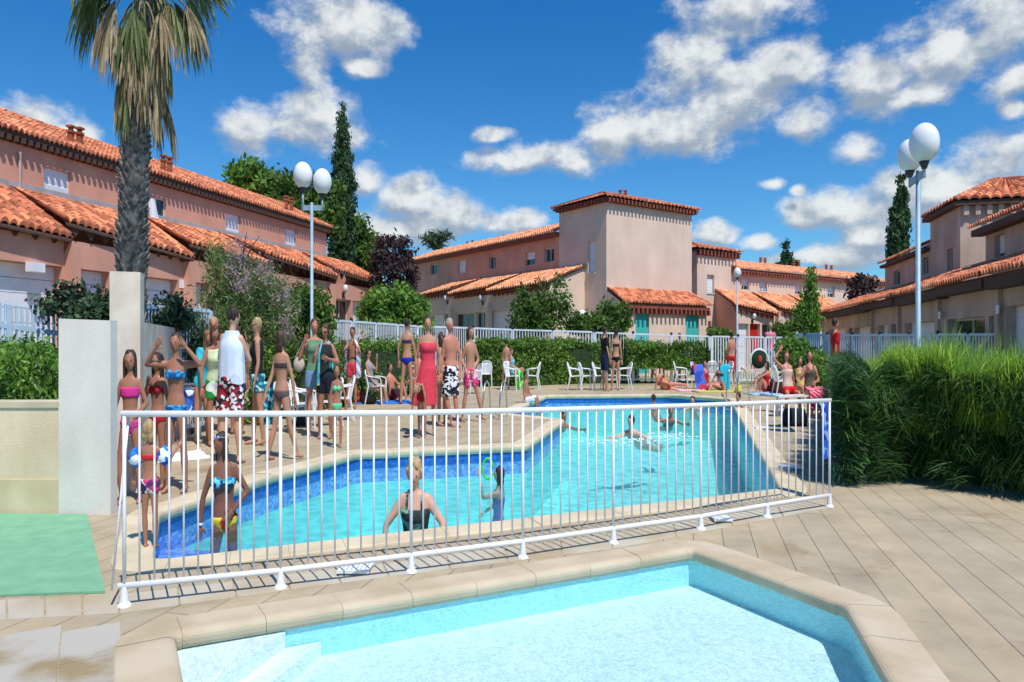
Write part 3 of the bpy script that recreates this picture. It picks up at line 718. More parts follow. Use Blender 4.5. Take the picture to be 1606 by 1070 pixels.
    # upper roof; the eave line as photographed
    e0 = Vector(fc.P(0, 205, UO + .28)); e1 = Vector(fc.P(512, 349, UO + .28)); ze = (e0.z + e1.z) / 2
    rise = 1.15
    roof('upper_roof', fc.p(T0, UO - 3.2, ze + rise), fc.p(TE + .25, UO - 3.2, ze + rise), fc.p(TE + .25, UO + .31, ze), fc.p(T0, UO + .31, ze), r, TILE, .185, .36, .05)
    roof('upper_roof', fc.p(TE + .25, UO - 3.2, ze + rise), fc.p(T0, UO - 3.2, ze + rise), fc.p(T0, UO - 7.4, ze), fc.p(TE + .25, UO - 7.4, ze), r, TILE, .4, .8, .055)
    mb = MB(); fbox(mb, fc, T0, TE + .2, UO + .001, UO + .24, ze - .14, ze - .04); mb.build('soffit', WOOD, r)
    mb = MB(); fbox(mb, fc, T0, TE + .1, UO + .001, UO + .06, ze - .26, ze - .141); mb.build('eave_course', EAVE, r)
    dentils(fc, T0, TE, UO, UO + .29, ze - .14, .12, .25, .11, r, WOOD)
    for (px, py) in ((111, 213), (125, 216), (256, 257), (266, 260), (449, 318), (457, 320)):
        t, z = fc.hit(px, py, UO - .6); p = fc.p(t, UO - .6, z - .28); chimney(r, p[0], p[1], p[2] + .05, TILE, .30)
    # downpipe, number plate, white box, towel
    t, z = fc.hit(31, 228, UO + .05); mb = MB(); mb.tube([fc.p(t, UO + .06, 4.5), fc.p(t, UO + .06, zE - .3)], .045, 8); mb.build('downpipe', mat('pipe_grey', srgb(190,170,165), .6), r)
    mb = MB(); ta, z1 = fc.hit(41, 411, .03); tb, z0 = fc.hit(62, 428, .03); fbox(mb, fc, ta, tb, .0, .25, z0, z1); mb.build('wall_box', SHUT, r)
    for px, py in ((286, 446), (523, 450)):
        t, z = fc.hit(px, py, .03); mb = MB(); fbox(mb, fc, t - .12, t + .12, .001, .025, z - .1, z + .12); mb.build('number_plate', SHUT, r)
    lamp_round(fc, fc.hit(542, 455, .2)[0], fc.hit(542, 455, .2)[1], r)
    # towel hung out of the upper window
    ta, tb = fc.hit(233, 535, UO + .1)[0], fc.hit(245, 535, UO + .1)[0]; za_, zb_ = fc.hit(239, 311, UO + .1)[1], fc.hit(239, 343, UO + .1)[1]
    mb = MB(); R_ = []
    for i in range(9):
        k = i / 8; R_.append([fc.p(ta + (tb - ta) * (j / 6) * (1 + .25 * k) , UO + .06 + .08 * k + .03 * math.sin(j * 1.9 + k), za_ + (zb_ - za_) * k) for j in range(7)])
    mb.loft(R_, cap=False) if False else None
    n = 7; V = [p for r_ in R_ for p in r_]; mb.add(V, [(i * n + j, i * n + j + 1, (i + 1) * n + j + 1, (i + 1) * n + j) for i in range(8) for j in range(n - 1)])
    tag(mb.build('towel', mat('white_cotton', srgb(235,235,238), .95), None, True), 'white towel hung out of the open upper window of the left terrace', 'towel')
left_terrace()

# ---------------------------------------------------------------- terrace at the right, in shade
def right_terrace():
    fc = Facade(14.6, 20.0, 14.9, -1); UO = -2.6
    r = thing('terraced_house', 'shaded two-storey terrace at the right with bright orange roof tiles', 'house', fc.p(15, 0, 0))
    T0 = -4.0; T1 = fc.hit(1278)[0]
    hs = []; ks = []
    for (x0, x1, yt, k) in ((1700, 1640, 480, 'garage'), (1636, 1578, 477, 'half'), (1560, 1551, 487, 'door'), (1545, 1486, 489, 'slide'), (1466, 1419, 492, 'garage'), (1407, 1397, 497, 'door'), (1392, 1377, 499, 'garage'), (1366, 1340, 504, 'garage'), (1337, 1331, 504, 'door'), (1326, 1300, 506, 'garage')):
        ta, tb = fc.hit(x0)[0], fc.hit(x1)[0]; hs.append([ta, tb, 0.1, 2.05 if k != 'half' else 2.22]); ks.append(k)
    wall_sheet(fc, T0, T1, -.1, 2.95, [tuple(h) for h in hs], 0, .3).build('lower_wall', GREYPINK, r)
    LB = mat('light_blue_paint', srgb(60,150,190), .6)
    for i, (h, k) in enumerate(zip(hs, ks)): opening(fc, r, h, k, 0, .3, fill_=.42, m=(None if k != 'door' else (BLUE, None, None, None)[0] if i == 2 else LB if i == 5 else WOOD))
    # lower roof in stepped lengths
    pts = [(1700, 393, 1606, 414), (1606, 417, 1543, 436), (1543, 438, 1470, 452), (1470, 456, 1402, 470), (1402, 471, 1357, 479), (1357, 481, 1277, 492)]
    for i, (xa, ya, xb, yb) in enumerate(pts):
        ta, tb = fc.hit(xa, 535, .4)[0], fc.hit(xb, 535, .4)[0]
        if i == 0: ta = T0
        zf = 2.93; of = .55 - .06 * (i % 2)
        roof('lower_roof', fc.p(ta, UO, 3.72), fc.p(tb, UO, 3.72), fc.p(tb, of, zf + .02 * (i % 2)), fc.p(ta, of, zf), r, TILE, .24, .36, .06)
        mb = MB(); fbox(mb, fc, ta + .02, tb - .02, .001, of - .08, zf - .30 - .04 * (i % 2), zf - .1); mb.build('soffit', WOOD, r)
    for px in (1570, 1475, 1412, 1370):
        t = fc.hit(px)[0]; mb = MB(); fbox(mb, fc, t - .14, t + .14, -.02, .14, -.1, 2.62); mb.build('pilaster', GREYPINK, r)
    # upper storey: low far block, tower, near block
    def block(t0, t1, z0, ze, off, wins, name='upper_wall'):
        hs = []
        for (x0, x1, y0, y1, k) in wins:
            ta, tb = sorted((fc.hit(x0, 535, off)[0], fc.hit(x1, 535, off)[0])); xm = (x0 + x1) / 2
            hs.append((ta, tb, fc.hit(xm, y1, off)[1], fc.hit(xm, y0, off)[1]))
        wall_sheet(fc, t0, t1, z0, ze, hs, off, .22).build(name, GREYPINK, r)
        for h, w in zip(hs, wins): opening(fc, r, h, w[4], off, .22, fill_=.2)
    tf, tm = fc.hit(1388, 535, UO)[0], fc.hit(1459, 535, UO)[0]
    zf1 = fc.hit(1388, 410, UO + .3)[1]
    block(tm, tf, 3.4, zf1, UO, [(1402, 1412, 424, 447, 'glass'), (1447, 1456, 404, 430, 'glass')])
    roof('upper_roof', fc.p(tm, UO - 3, zf1 + 1.0), fc.p(tf + .2, UO - 3, zf1 + 1.0), fc.p(tf + .2, UO + .4, zf1), fc.p(tm, UO + .4, zf1), r, TILE, .24, .36, .05)
    mb = MB(); fbox(mb, fc, tm, tf + .1, UO, UO + .3, zf1 - .22, zf1 - .1); mb.build('soffit', WOOD, r)
    mb = MB(); mb.add([fc.p(tf, UO, 2.5), fc.p(tf, UO - 6, 2.5), fc.p(tf, UO - 6, zf1), fc.p(tf, UO - 3, zf1 + .95), fc.p(tf, UO, zf1)], [(0,1,2,3,4)])
    mb.add([fc.p(T1, 0, -.1), fc.p(T1, UO - 6, -.1), fc.p(T1, UO - 6, 3.7), fc.p(T1, UO, 3.7), fc.p(T1, 0, 2.9)], [(0,1,2,3,4)])
    mb.add([fc.p(T0, UO - 6, -.1), fc.p(T1, UO - 6, -.1), fc.p(T1, UO - 6, 4.5), fc.p(T0, UO - 6, 4.5)], [(0,1,2,3)]); mb.build('side_wall', GREYPINK, r)
    # tower
    tc = fc.hit(1506, 535, UO)[0]; zt = fc.hit(1506, 318, UO)[1]
    block(tc, tm, 3.4, zt, UO, [(1485, 1494, 390, 428, 'glass')], 'tower_wall')
    mb = MB(); V = [fc.p(tc, UO, 3.4), fc.p(tc, UO - 5.5, 3.4), fc.p(tc, UO - 5.5, zt), fc.p(tc, UO, zt), fc.p(tm, UO - 5.5, 3.4), fc.p(tm, UO - 5.5, zt), fc.p(tm, UO, 3.4), fc.p(tm, UO, zt)]
    mb.add(V, [(0,1,2,3), (1,4,5,2), (4,6,7,5)]); mb.build('tower_wall', GREYPINK, r)
    e = .38; za = zt + .1; zr = zt + 1.0
    c = [(tc - e, UO + e), (tm + e, UO + e), (tm + e, UO - 5.5 - e), (tc - e, UO - 5.5 - e)]; tmid = (tc + tm) / 2; ra, rb = UO - 2.2, UO - 3.3
    W = lambda q, z: fc.p(q[0], q[1], z)
    roof('tower_roof', fc.p(tmid, ra, zr), fc.p(tmid, ra + .01, zr), W(c[1], za), W(c[0], za), r, TILE, .24, .36, .05)
    roof('tower_roof', fc.p(tmid, rb, zr), fc.p(tmid, ra, zr), W(c[0], za), W(c[3], za), r, TILE, .24, .36, .05)
    roof('tower_roof', fc.p(tmid, ra, zr), fc.p(tmid, rb, zr), W(c[2], za), W(c[1], za), r, TILE, .24, .36, .05)
    roof('tower_roof', fc.p(tmid, rb, zr), fc.p(tmid, rb - .01, zr), W(c[3], za), W(c[2], za), r, TILE, .24, .36, .05)
    mb = MB(); fbox(mb, fc, tc - .3, tm + .3, UO - 5.8, UO + .3, zt - .12, zt + .03); mb.build('soffit', WOOD, r)
    n = 12
    mb = MB()
    for i in range(n):
        o_ = UO - .2 - i * .46; fbox(mb, fc, tc - .2, tc, o_ - .1, o_ + .1, zt - .42, zt - .12)
    mb.build('eave_brackets', GREYPINK, r)
    # near block
    UO2 = UO + .35
    zb = fc.hit(1520, 355, UO2 + .4)[1]; tb_ = fc.hit(1513, 355, UO2 + .4)[0]
    block(T0, tb_ - .35, 3.4, zb - .05, UO2 - .25, [(1560, 1575, 368, 403, 'half')])
    roof('upper_roof', fc.p(T0, UO2 - 3, zb + .9), fc.p(tb_, UO2 - 3, zb + .9), fc.p(tb_, UO2 + .3, zb), fc.p(T0, UO2 + .3, zb), r, TILE, .24, .36, .05)
    mb = MB(); fbox(mb, fc, T0, tb_ - .1, UO2 - .24, UO2 + .2, zb - .28, zb - .1); mb.build('soffit', WOOD, r)
    mb = MB(); mb.add([fc.p(tb_ - .35, UO2 - .25, 3.4), fc.p(tb_ - .35, UO2 - 6, 3.4), fc.p(tb_ - .35, UO2 - 6, zb), fc.p(tb_ - .35, UO2 - .25, zb)], [(0,1,2,3)]); mb.build('side_wall', GREYPINK, r)
    mb = MB(); fbox(mb, fc, T0, tf, UO, UO + .05, 3.66, 3.80); mb.build('flashing', FLASH, r)
    for px, py in ((1564, 486), (1473, 495)):
        t, z = fc.hit(px, py, .16); mb = MB(); fbox(mb, fc, t - .11, t + .11, .143, .165, z - .09, z + .1); mb.build('number_plate', SHUT, r)
right_terrace()

# ---------------------------------------------------------------- central group
TW = Facade(5.92, 44.0, -35, -1)       # tower's left face, runs away to the left
TR = Facade(5.92, 44.0, 55, 1)         # tower's right face, runs away to the right
def hip_roof(r, fc, t0, t1, d0, d1, z, rise, m, e=.4, tile=.26):
    c = [fc.p(t0 - e, d1 + e, z), fc.p(t1 + e, d1 + e, z), fc.p(t1 + e, d0 - e, z), fc.p(t0 - e, d0 - e, z)]
    k = (d1 - d0) / 2; a = fc.p(t0 + k * .8, (d0 + d1) / 2, z + rise); b = fc.p(t1 - k * .8, (d0 + d1) / 2, z + rise)
    if (t1 - t0) < (d1 - d0): a = fc.p((t0 + t1) / 2 - .01, (d0 + d1) / 2, z + rise); b = fc.p((t0 + t1) / 2 + .01, (d0 + d1) / 2, z + rise)
    roof('roof', a, b, c[1], c[0], r, m, tile, .36, .05); roof('roof', b, a, c[3], c[2], r, m, tile, .36, .05)
    roof('roof', a, tuple(Vector(a) + Vector((0, 0, .001))), c[0], c[3], r, m, tile, .36, .05); roof('roof', b, tuple(Vector(b) + Vector((0, 0, .001))), c[2], c[1], r, m, tile, .36, .05)
    mb = MB(); fbox(mb, fc, t0 - e * .7, t1 + e * .7, d0 - e * .7, d1 + e * .7, z - .15, z - .07); mb.build('soffit', WOOD, r)
def tower_house():
    r = thing('tower_house', 'tall blank pale pink block with hipped tile roof behind the hedge', 'house', (7.5, 46, 0))
    zw = TR.hit(951, 312)[1]; sr = TR.hit(1085, 535)[0]; slf = TW.hit(877, 535)[0]
    # front right face and back
    wall_sheet(TR, 0, sr, -.1, zw, []).build('wall', PALE, r)
    hs = [tuple([*sorted((TW.hit(922)[0], TW.hit(933.5)[0]))] + [TW.hit(928, 428)[1], TW.hit(928, 378)[1]])]
    wall_sheet(TW, 0, slf, -.1, zw, hs, 0, .2).build('wall', PALE, r); opening(TW, r, hs[0], 'shutter', 0, .2)
    mb = MB(); q = [TR.p(sr, 0, 0), TR.p(sr, -slf, 0), TW.p(slf, 0, 0)]
    mb.add([TR.p(sr, 0, -.1), TR.p(sr, -slf, -.1), TR.p(sr, -slf, zw), TR.p(sr, 0, zw)], [(0,1,2,3)])
    mb.add([TR.p(sr, -slf, -.1), TR.p(0, -slf, -.1), TR.p(0, -slf, zw), TR.p(sr, -slf, zw)], [(0,1,2,3)]); mb.build('side_wall', PALE, r)
    hip_roof(r, TR, 0, sr, -slf, 0, zw + .12, .6, TILE, .45)
    dentils(TR, -.2, sr + .2, 0, .40, zw + .02, .17, .32, .15, r, EAVE); dentils(TW, -.2, slf, 0, .44, zw + .02, .17, .32, .15, r, EAVE)
    for px in (973, 981): p = TR.P(px, 296, -1.2); chimney(r, p[0], p[1], p[2] - .45, TILE, .2)
    # shed in front with teal doors
    OF = 1.7; ta = TR.hit(983, 535, OF)[0]; tb = TR.hit(1108, 535, OF)[0] ; z0 = TR.hit(975, 474, OF + .35)[1]; ze = z0
    ta = TR.hit(977, 535, OF)[0]
    hs = []
    for x0, x1 in ((997, 1018), (1076, 1096)): hs.append((TR.hit(x0, 535, OF)[0], TR.hit(x1, 535, OF)[0], .1, TR.hit(x0, 488, OF)[1]))
    wall_sheet(TR, ta, tb, -.1, ze - .02, hs, OF, .12).build('annex_wall', PALE, r)
    for h in hs: opening(TR, r, h, 'door', OF, .12, m=TEAL)
    zt = TR.hit(955, 453, 0)[1]
    mb = MB(); mb.add([TR.p(ta, OF, -.1), TR.p(ta, 0, -.1), TR.p(ta, 0, zt), TR.p(ta, OF, ze - .02)], [(0,1,2,3)]); mb.build('annex_wall', PALE, r); mb = MB(); mb.add([TR.p(tb, OF, -.1), TR.p(tb, 0, -.1), TR.p(tb, 0, zt), TR.p(tb, OF, ze - .02)], [(0,1,2,3)]); mb.build('annex_wall', PALE, r)
    roof('annex_roof', TR.p(max(ta - .3, .05), .0, zt + .05), TR.p(tb + .2, .0, zt + .05), TR.p(tb + .2, OF + .4, ze + .03), TR.p(ta - .3, OF + .4, ze + .03), r, TILE, .26, .36, .06)
    mb = MB(); fbox(mb, TR, ta, tb, OF + .001, OF + .3, ze - .22, ze - .08); mb.build('soffit', EAVE, r)
    dentils(TR, ta, tb + .1, OF, OF + .36, ze - .22, .22, .38, .16, r, EAVE)
tower_house()
def left_wing():
    s0 = TW.hit(877)[0]; s1 = TW.hit(638)[0]; fc = TW; r = thing('terraced_house', 'pink two-storey wing stretching left from the tall tower block', 'house', fc.p(14, 0, 0))
    ze = fc.hit(877, 366, .0)[1]
    wins = [(675, 686, 414, 431, 'glass'), (718, 730, 408, 429, 'half'), (767, 778, 402, 422, 'glass'), (824, 839, 395, 416, 'half'), (854, 869, 389, 411, 'glass')]
    hs = []
    for (x0, x1, y0, y1, k) in wins:
        ta, tb = sorted((fc.hit(x0)[0], fc.hit(x1)[0])); xm = (x0 + x1) / 2; hs.append((ta, tb, fc.hit(xm, y1)[1], fc.hit(xm, y0)[1]))
    wall_sheet(fc, s0, s1, 2.8, ze, hs, 0, .2).build('upper_wall', PINK, r)
    for h, w in zip(hs, wins): opening(fc, r, h, w[4], 0, .2, fill_=(0.05 if w[0] == 718 else .45))
    roof('upper_roof', fc.p(s0, -3.4, ze + 1.05), fc.p(s1 + .3, -3.4, ze + 1.05), fc.p(s1 + .3, .45, ze + .08), fc.p(s0, .45, ze + .08), r, TILE_PALE, .26, .4, .055)
    mb = MB(); fbox(mb, fc, s0, s1, -.01, .38, ze - .16, ze + .06); mb.build('soffit', EAVE, r)
    mb = MB(); mb.add([fc.p(s1, 3, -.1), fc.p(s1, -7, -.1), fc.p(s1, -7, ze), fc.p(s1, -3.4, ze + 1), fc.p(s1, 0, ze), fc.p(s1, 0, 3.3), fc.p(s1, 3, 2.6)], [(0,1,2,3,4,5,6)])
    mb.add([fc.p(s0, -7, -.1), fc.p(s1, -7, -.1), fc.p(s1, -7, ze), fc.p(s0, -7, ze)], [(0,1,2,3)]); mb.build('side_wall', PINK, r)
    for px, py in ((733, 375), (741, 373), (783, 367), (790, 365), (839, 356), (846, 354)):
        p = fc.P(px, py + 6, -3.2); chimney(r, p[0], p[1], min(p[2], ze + 1.2) - .5, TILE, .4)
    # lower storey
    OF = 2.9; a = fc.hit(862, 535, OF)[0]; b = fc.hit(662, 535, OF)[0]
    zt = fc.hit(905, 419, .0)[1]; zev = fc.hit(862, 441, OF)[1]; zev = 3.35
    zt = 4.8
    wins = [(768, 806, 'garage'), (746, 763, 'slide'), (714, 744, 'slide'), (697, 703, 'door'), (676, 695, 'garage')]; hs = []
    for (x0, x1, k) in wins:
        ta, tb = sorted((fc.hit(x0, 535, OF)[0], fc.hit(x1, 535, OF)[0])); hs.append((ta, tb, .1, fc.hit((x0 + x1) / 2, 482, OF)[1]))
    zz = sum(h[3] for h in hs) / len(hs); hs = [(h[0], h[1], h[2], 2.95) for h in hs]
    wall_sheet(fc, a, b, -.1, 3.75, hs, OF, .25).build('lower_wall', PALE, r)
    for h, w in zip(hs, wins): opening(fc, r, h, w[2], OF, .25, m=(TEAL if w[2] == 'door' else None))
    mb = MB(); mb.add([fc.p(a, OF, -.1), fc.p(a, 0, -.1), fc.p(a, 0, zt), fc.p(a, OF, 4.0)], [(0,1,2,3)]); mb.build('gable_wall', PALE, r)
    units = [(862, 441, 762, 456), (765, 449, 702, 461), (706, 452, 655, 463)]
    for i, (xa, ya, xb, yb) in enumerate(units):
        oa, ob = (.25, .60); ta, tb = fc.hit(xa, 535, OF + oa)[0], fc.hit(xb, 535, OF + ob)[0]
        if i == 0: ta = a - .25
        za, zb = fc.P(xa, ya, OF + oa)[2], fc.P(xb, yb, OF + ob)[2]
        roof('lower_roof', fc.p(ta, 0.02, zt + .1), fc.p(tb, .02, zt + .1), fc.p(tb, OF + ob, zb), fc.p(ta, OF + oa, za), r, TILE_PALE, .26, .4, .06)
        shadow_teeth(fc, ta + .3, tb - .05, OF, OF + .16, za - .10, zb + .02, .30, .55, r, EAVE)
        mb = MB(); V = [fc.p(ta + .2, OF, za - .05), fc.p(tb, OF, zb + .1), fc.p(tb, OF + ob - .1, zb - .1), fc.p(ta + .2, OF + oa - .1, za - .1)]; V += [(p[0], p[1], p[2] - .06) for p in V]
        mb.add(V, [(0,1,2,3), (7,6,5,4), (1,5,6,2), (2,6,7,3), (3,7,4,0)]); mb.build('soffit', EAVE, r)
        if i: 
            t = ta; mb = MB(); fbox(mb, fc, t - .15, t + .15, OF, OF + .35, -.1, 3.15); mb.build('pilaster', PALE, r)
    for px in (699, 754): lamp_round(fc, fc.hit(px, 469, OF + .2)[0], fc.hit(px, 469, OF + .2)[1], r, OF)
left_wing()
def small_tower():
    fc = Facade(13.2, 50.0, 55, 1); r = thing('tower_house', 'small square pink tower with one tall shuttered window, right of the big block', 'house', (15, 52, 0))
    s1 = fc.hit(1154)[0]; zw = fc.hit(1093, 392)[1]; h = (fc.hit(1109)[0], fc.hit(1120)[0], fc.hit(1114, 460)[1], fc.hit(1114, 431)[1])
    wall_sheet(fc, 0, s1, -.1, zw, [h], 0, .2).build('wall', PALE, r); opening(fc, r, h, 'shutter', 0, .2)
    mb = MB()
    for a, b in (((0, 0), (0, -5)), ((0, -5), (s1, -5)), ((s1, -5), (s1, 0))):
        mb.add([fc.p(*a, -.1), fc.p(*b, -.1), fc.p(*b, zw), fc.p(*a, zw)], [(0,1,2,3)])
    mb.build('side_wall', PALE, r)
    hip_roof(r, fc, 0, s1, -5, 0, zw + .12, .55, TILE, .4); dentils(fc, -.2, s1 + .2, 0, .34, zw, .25, .38, .16, r, EAVE)
    mb = MB(); t = fc.hit(1112, 510)[0]; fbox(mb, fc, t - .1, t + .1, .001, .1, 1.9, 2.5); mb.build('meter_box', EAVE, r)
small_tower()
def right_wing():
    fc = Facade(16.8, 52.5, 55, 1); r = thing('terraced_house', 'pale pink wing with a red door and orange roofs, right of the small tower', 'house', fc.p(9, 0, 0))
    s1 = fc.hit(1400)[0]; ze = fc.hit(1155, 424)[1]; wins = [(1163, 1175, 438, 455, 'half'), (1191, 1203, 442, 457, 'shutter'), (1247, 1258, 448, 462, 'half'), (1298, 1309, 450, 467, 'half')]; hs = []
    for (x0, x1, y0, y1, k) in wins:
        ta, tb = sorted((fc.hit(x0)[0], fc.hit(x1)[0])); xm = (x0 + x1) / 2; hs.append((ta, tb, fc.hit(xm, y1)[1], fc.hit(xm, y0)[1]))
    wall_sheet(fc, -.6, s1, -.1, ze, hs, 0, .2).build('upper_wall', PALE, r)
    for h, w in zip(hs, wins): opening(fc, r, h, w[4], 0, .2, fill_=.4)
    roof('upper_roof', fc.p(-.6, -3.8, ze + .95), fc.p(s1, -3.8, ze + .95), fc.p(s1, .45, ze + .1), fc.p(-.6, .45, ze + .1), r, TILE_PALE, .28, .42, .055)
    mb = MB(); fbox(mb, fc, -.6, s1, -.01, .34, ze - .18, ze + .07); mb.build('soffit', EAVE, r)
    dentils(fc, -.5, s1, 0.35, .42, ze - .02, .2, .38, .16, r, EAVE)
    for px, py in ((1193, 411), (1200, 412), (1245, 416), (1253, 417), (1296, 423), (1304, 424)):
        p = fc.P(px, py + 5, -3.6); chimney(r, p[0], p[1], ze + .75, TILE, .35)
    # lower storey: side wall from px 1120 to 1156, facade to the right
    t0, OF = fc.hit(1120, 535, 0)[0], 2.2
    t0 = -1.95; a = t0; b = fc.hit(1345, 535, OF)[0]
    zt = fc.p(0, 0, 0) and fc.hit(1125, 461, 0)[1]; zev = 3.15
    wins = [(1158, 1174, 'garage'), (1176, 1192, 'door'), (1195, 1220, 'slide'), (1226, 1262, 'garage')]; hs = []
    for (x0, x1, k) in wins:
        ta, tb = sorted((fc.hit(x0, 535, OF)[0], fc.hit(x1, 535, OF)[0])); hs.append((ta, tb, .1, 2.35))
    a = fc.hit(1155, 535, OF)[0]
    wall_sheet(fc, a, b, -.1, zev, hs, OF, .25).build('lower_wall', PALE, r)
    for h, w in zip(hs, wins): opening(fc, r, h, w[2], OF, .25, m=(RED if w[2] == 'door' else None))
    e0 = Vector(fc.p(a, OF, 0)); k = (1120 - 803) / F; # side wall runs back to the small tower
    s2 = Facade(13.2, 50.0, 55, 1); q = Vector(s2.p(s2.hit(1121)[0], 0.0, 0))
    mb = MB(); mb.add([(e0.x, e0.y, -.1), (q.x, q.y, -.1), (q.x, q.y, 4.0), (e0.x, e0.y, zev)], [(0,1,2,3)]); mb.build('gable_wall', PINK, r)
    ztop = 4.05
    us = [(1152, 476, 1224, 492), (1222, 481, 1282, 494), (1278, 484, 1345, 497)]
    for i, (xa, ya, xb, yb) in enumerate(us):
        oa, ob = .25, .55; ta, tb = fc.hit(xa, 535, OF + oa)[0], fc.hit(xb, 535, OF + ob)[0]; za, zb = ZY(ya, fc.p(ta, OF + oa, 0)[1]), ZY(yb, fc.p(tb, OF + ob, 0)[1])
        tl = fc.p(ta, .02, ztop) if i else (q.x, q.y, 4.1)
        roof('lower_roof', tl, fc.p(tb, .02, ztop), fc.p(tb, OF + ob, zb), fc.p(ta, OF + oa, za), r, TILE_PALE, .28, .42, .06)
        shadow_teeth(fc, ta + .2, tb - .05, OF, OF + .16, za - .10, zb + .0, .30, .60, r, EAVE)
        mb = MB(); V = [fc.p(ta, OF, za - .05), fc.p(tb, OF, zb + .05), fc.p(tb, OF + ob - .1, zb - .1), fc.p(ta, OF + oa - .1, za - .1)]; V += [(p[0], p[1], p[2] - .06) for p in V]
        mb.add(V, [(0,1,2,3), (7,6,5,4), (1,5,6,2), (2,6,7,3), (3,7,4,0)]); mb.build('soffit', EAVE, r)
        if i: mb = MB(); fbox(mb, fc, ta - .15, ta + .15, OF, OF + .3, -.1, 3.0); mb.build('pilaster', PALE, r)
    for px in (1183, 1245): lamp_round(fc, fc.hit(px, 498, OF + .2)[0], fc.hit(px, 498, OF + .2)[1], r, OF)
right_wing()
# ================================================================== PLANTS
def leaf_mat(name, c, c2, alt, var=.3, transl=.3, rough=.6):
    return mat(name, c, rough, c2, scale=1.4, var=var, alt=alt, transl=transl, spec=.25, lo=.35, hi=.65)
LEAF = leaf_mat('bush_leaves', (.075,.15,.03), (.05,.11,.025), (.13,.22,.04))
LEAFB = leaf_mat('bright_leaves', (.12,.26,.04), (.07,.17,.03), (.20,.36,.06))
HEDGE = leaf_mat('hedge_leaves', (.11,.23,.035), (.06,.14,.03), (.20,.34,.06))
CYP = leaf_mat('cypress_leaves', (.035,.085,.035), (.025,.06,.028), (.06,.12,.045), transl=.1)
DARKG = leaf_mat('dark_leaves', (.035,.075,.04), (.025,.055,.035), (.07,.12,.05), transl=.15)
PURP = leaf_mat('purple_leaves', (.05,.03,.04), (.035,.025,.032), (.09,.05,.05), transl=.15)
TAM = leaf_mat('feathery_leaves', (.12,.21,.05), (.09,.17,.04), (.22,.30,.11), transl=.3)
PINKF = leaf_mat('pale_pink_plumes', (.40,.30,.28), (.32,.28,.22), (.46,.34,.38), transl=.3)
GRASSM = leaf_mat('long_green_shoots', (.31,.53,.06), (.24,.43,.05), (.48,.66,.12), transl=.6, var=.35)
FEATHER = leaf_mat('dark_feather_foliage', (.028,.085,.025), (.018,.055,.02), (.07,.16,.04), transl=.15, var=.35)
BARK = mat('bark', (.12,.085,.06), .95, (.08,.06,.045), scale=8, bump=.6, bscale=30)
CORE = mat('dark_core_foliage', (.035,.070,.020), .95, (.018,.035,.012), scale=5)  # solid dark core added inside the hedges to block the view through

def quads_obj(name, C, Avec, Bvec, m, parent, var=None):
    """C centres, A half-length vectors, B half-width vectors -> pointed leaf quads"""
    n = len(C); p = wloc(parent) if parent is not None else Vector((0, 0, 0))
    V = np.stack([C - Avec, C + Bvec - Avec * .1, C + Avec, C - Bvec - Avec * .1], 1).reshape(-1, 3)
    V -= np.array([p.x, p.y, p.z / S]); V[:, 2] *= S
    me = bpy.data.meshes.new(name); me.vertices.add(4 * n); me.vertices.foreach_set('co', V.astype(np.float32).ravel())
    me.loops.add(4 * n); me.loops.foreach_set('vertex_index', np.arange(4 * n, dtype=np.int32)); me.polygons.add(n)
    me.polygons.foreach_set('loop_start', np.arange(0, 4 * n, 4, dtype=np.int32)); me.materials.append(m)
    me.update(calc_edges=True); me.validate()
    at = me.attributes.new('var', 'FLOAT', 'FACE'); vv = RNG.random(n) if var is None else np.clip(var, 0, 1)
    if len(me.polygons) == n: at.data.foreach_set('value', vv.astype(np.float32))
    o = bpy.data.objects.new(name, me); COL.objects.link(o); o.parent = parent
    return o
def unit(n):
    v = RNG.normal(size=(n, 3)); return v / np.linalg.norm(v, axis=1)[:, None]
def leaves(blobs, n, size, m, parent, name='crown', clump=.22, nclump=None, aspect=.42, up=0.0, hole=.0, floor=0.03, flat=.6):
    """blobs [(cx,cy,cz,rx,ry,rz)] ; leaves gathered in clumps through the volume"""
    w = np.array([b[3] * b[4] * b[5] for b in blobs]) ** .75; w = w / w.sum(); nclump = nclump or max(20, n // 45)
    cl = []; cv = []
    for b, k in zip(blobs, np.maximum(3, (w * nclump).astype(int))):
        d = unit(k); r = RNG.random(k) ** .33 * (1 - hole) + hole; r = np.clip(r * RNG.normal(1, .10, k), .2, 1.15)
        cl.append(np.array(b[:3]) + d * r[:, None] * np.array(b[3:])); cv.append(RNG.random(k))
    cl = np.concatenate(cl); cv = np.concatenate(cv); idx = RNG.integers(0, len(cl), n)
    C = cl[idx] + RNG.normal(size=(n, 3)) * clump * np.array([1, 1, .7]); C[:, 2] = np.maximum(C[:, 2], floor)
    a = unit(n); a[:, 2] = a[:, 2] * flat + up; a /= np.linalg.norm(a, axis=1)[:, None]
    b = np.cross(a, unit(n)); b /= np.linalg.norm(b, axis=1)[:, None] + 1e-6
    sz = size * RNG.uniform(.6, 1.3, n)[:, None]
    return quads_obj(name, C, a * sz, b * sz * aspect, m, parent, cv[idx] * .6 + RNG.random(n) * .4)
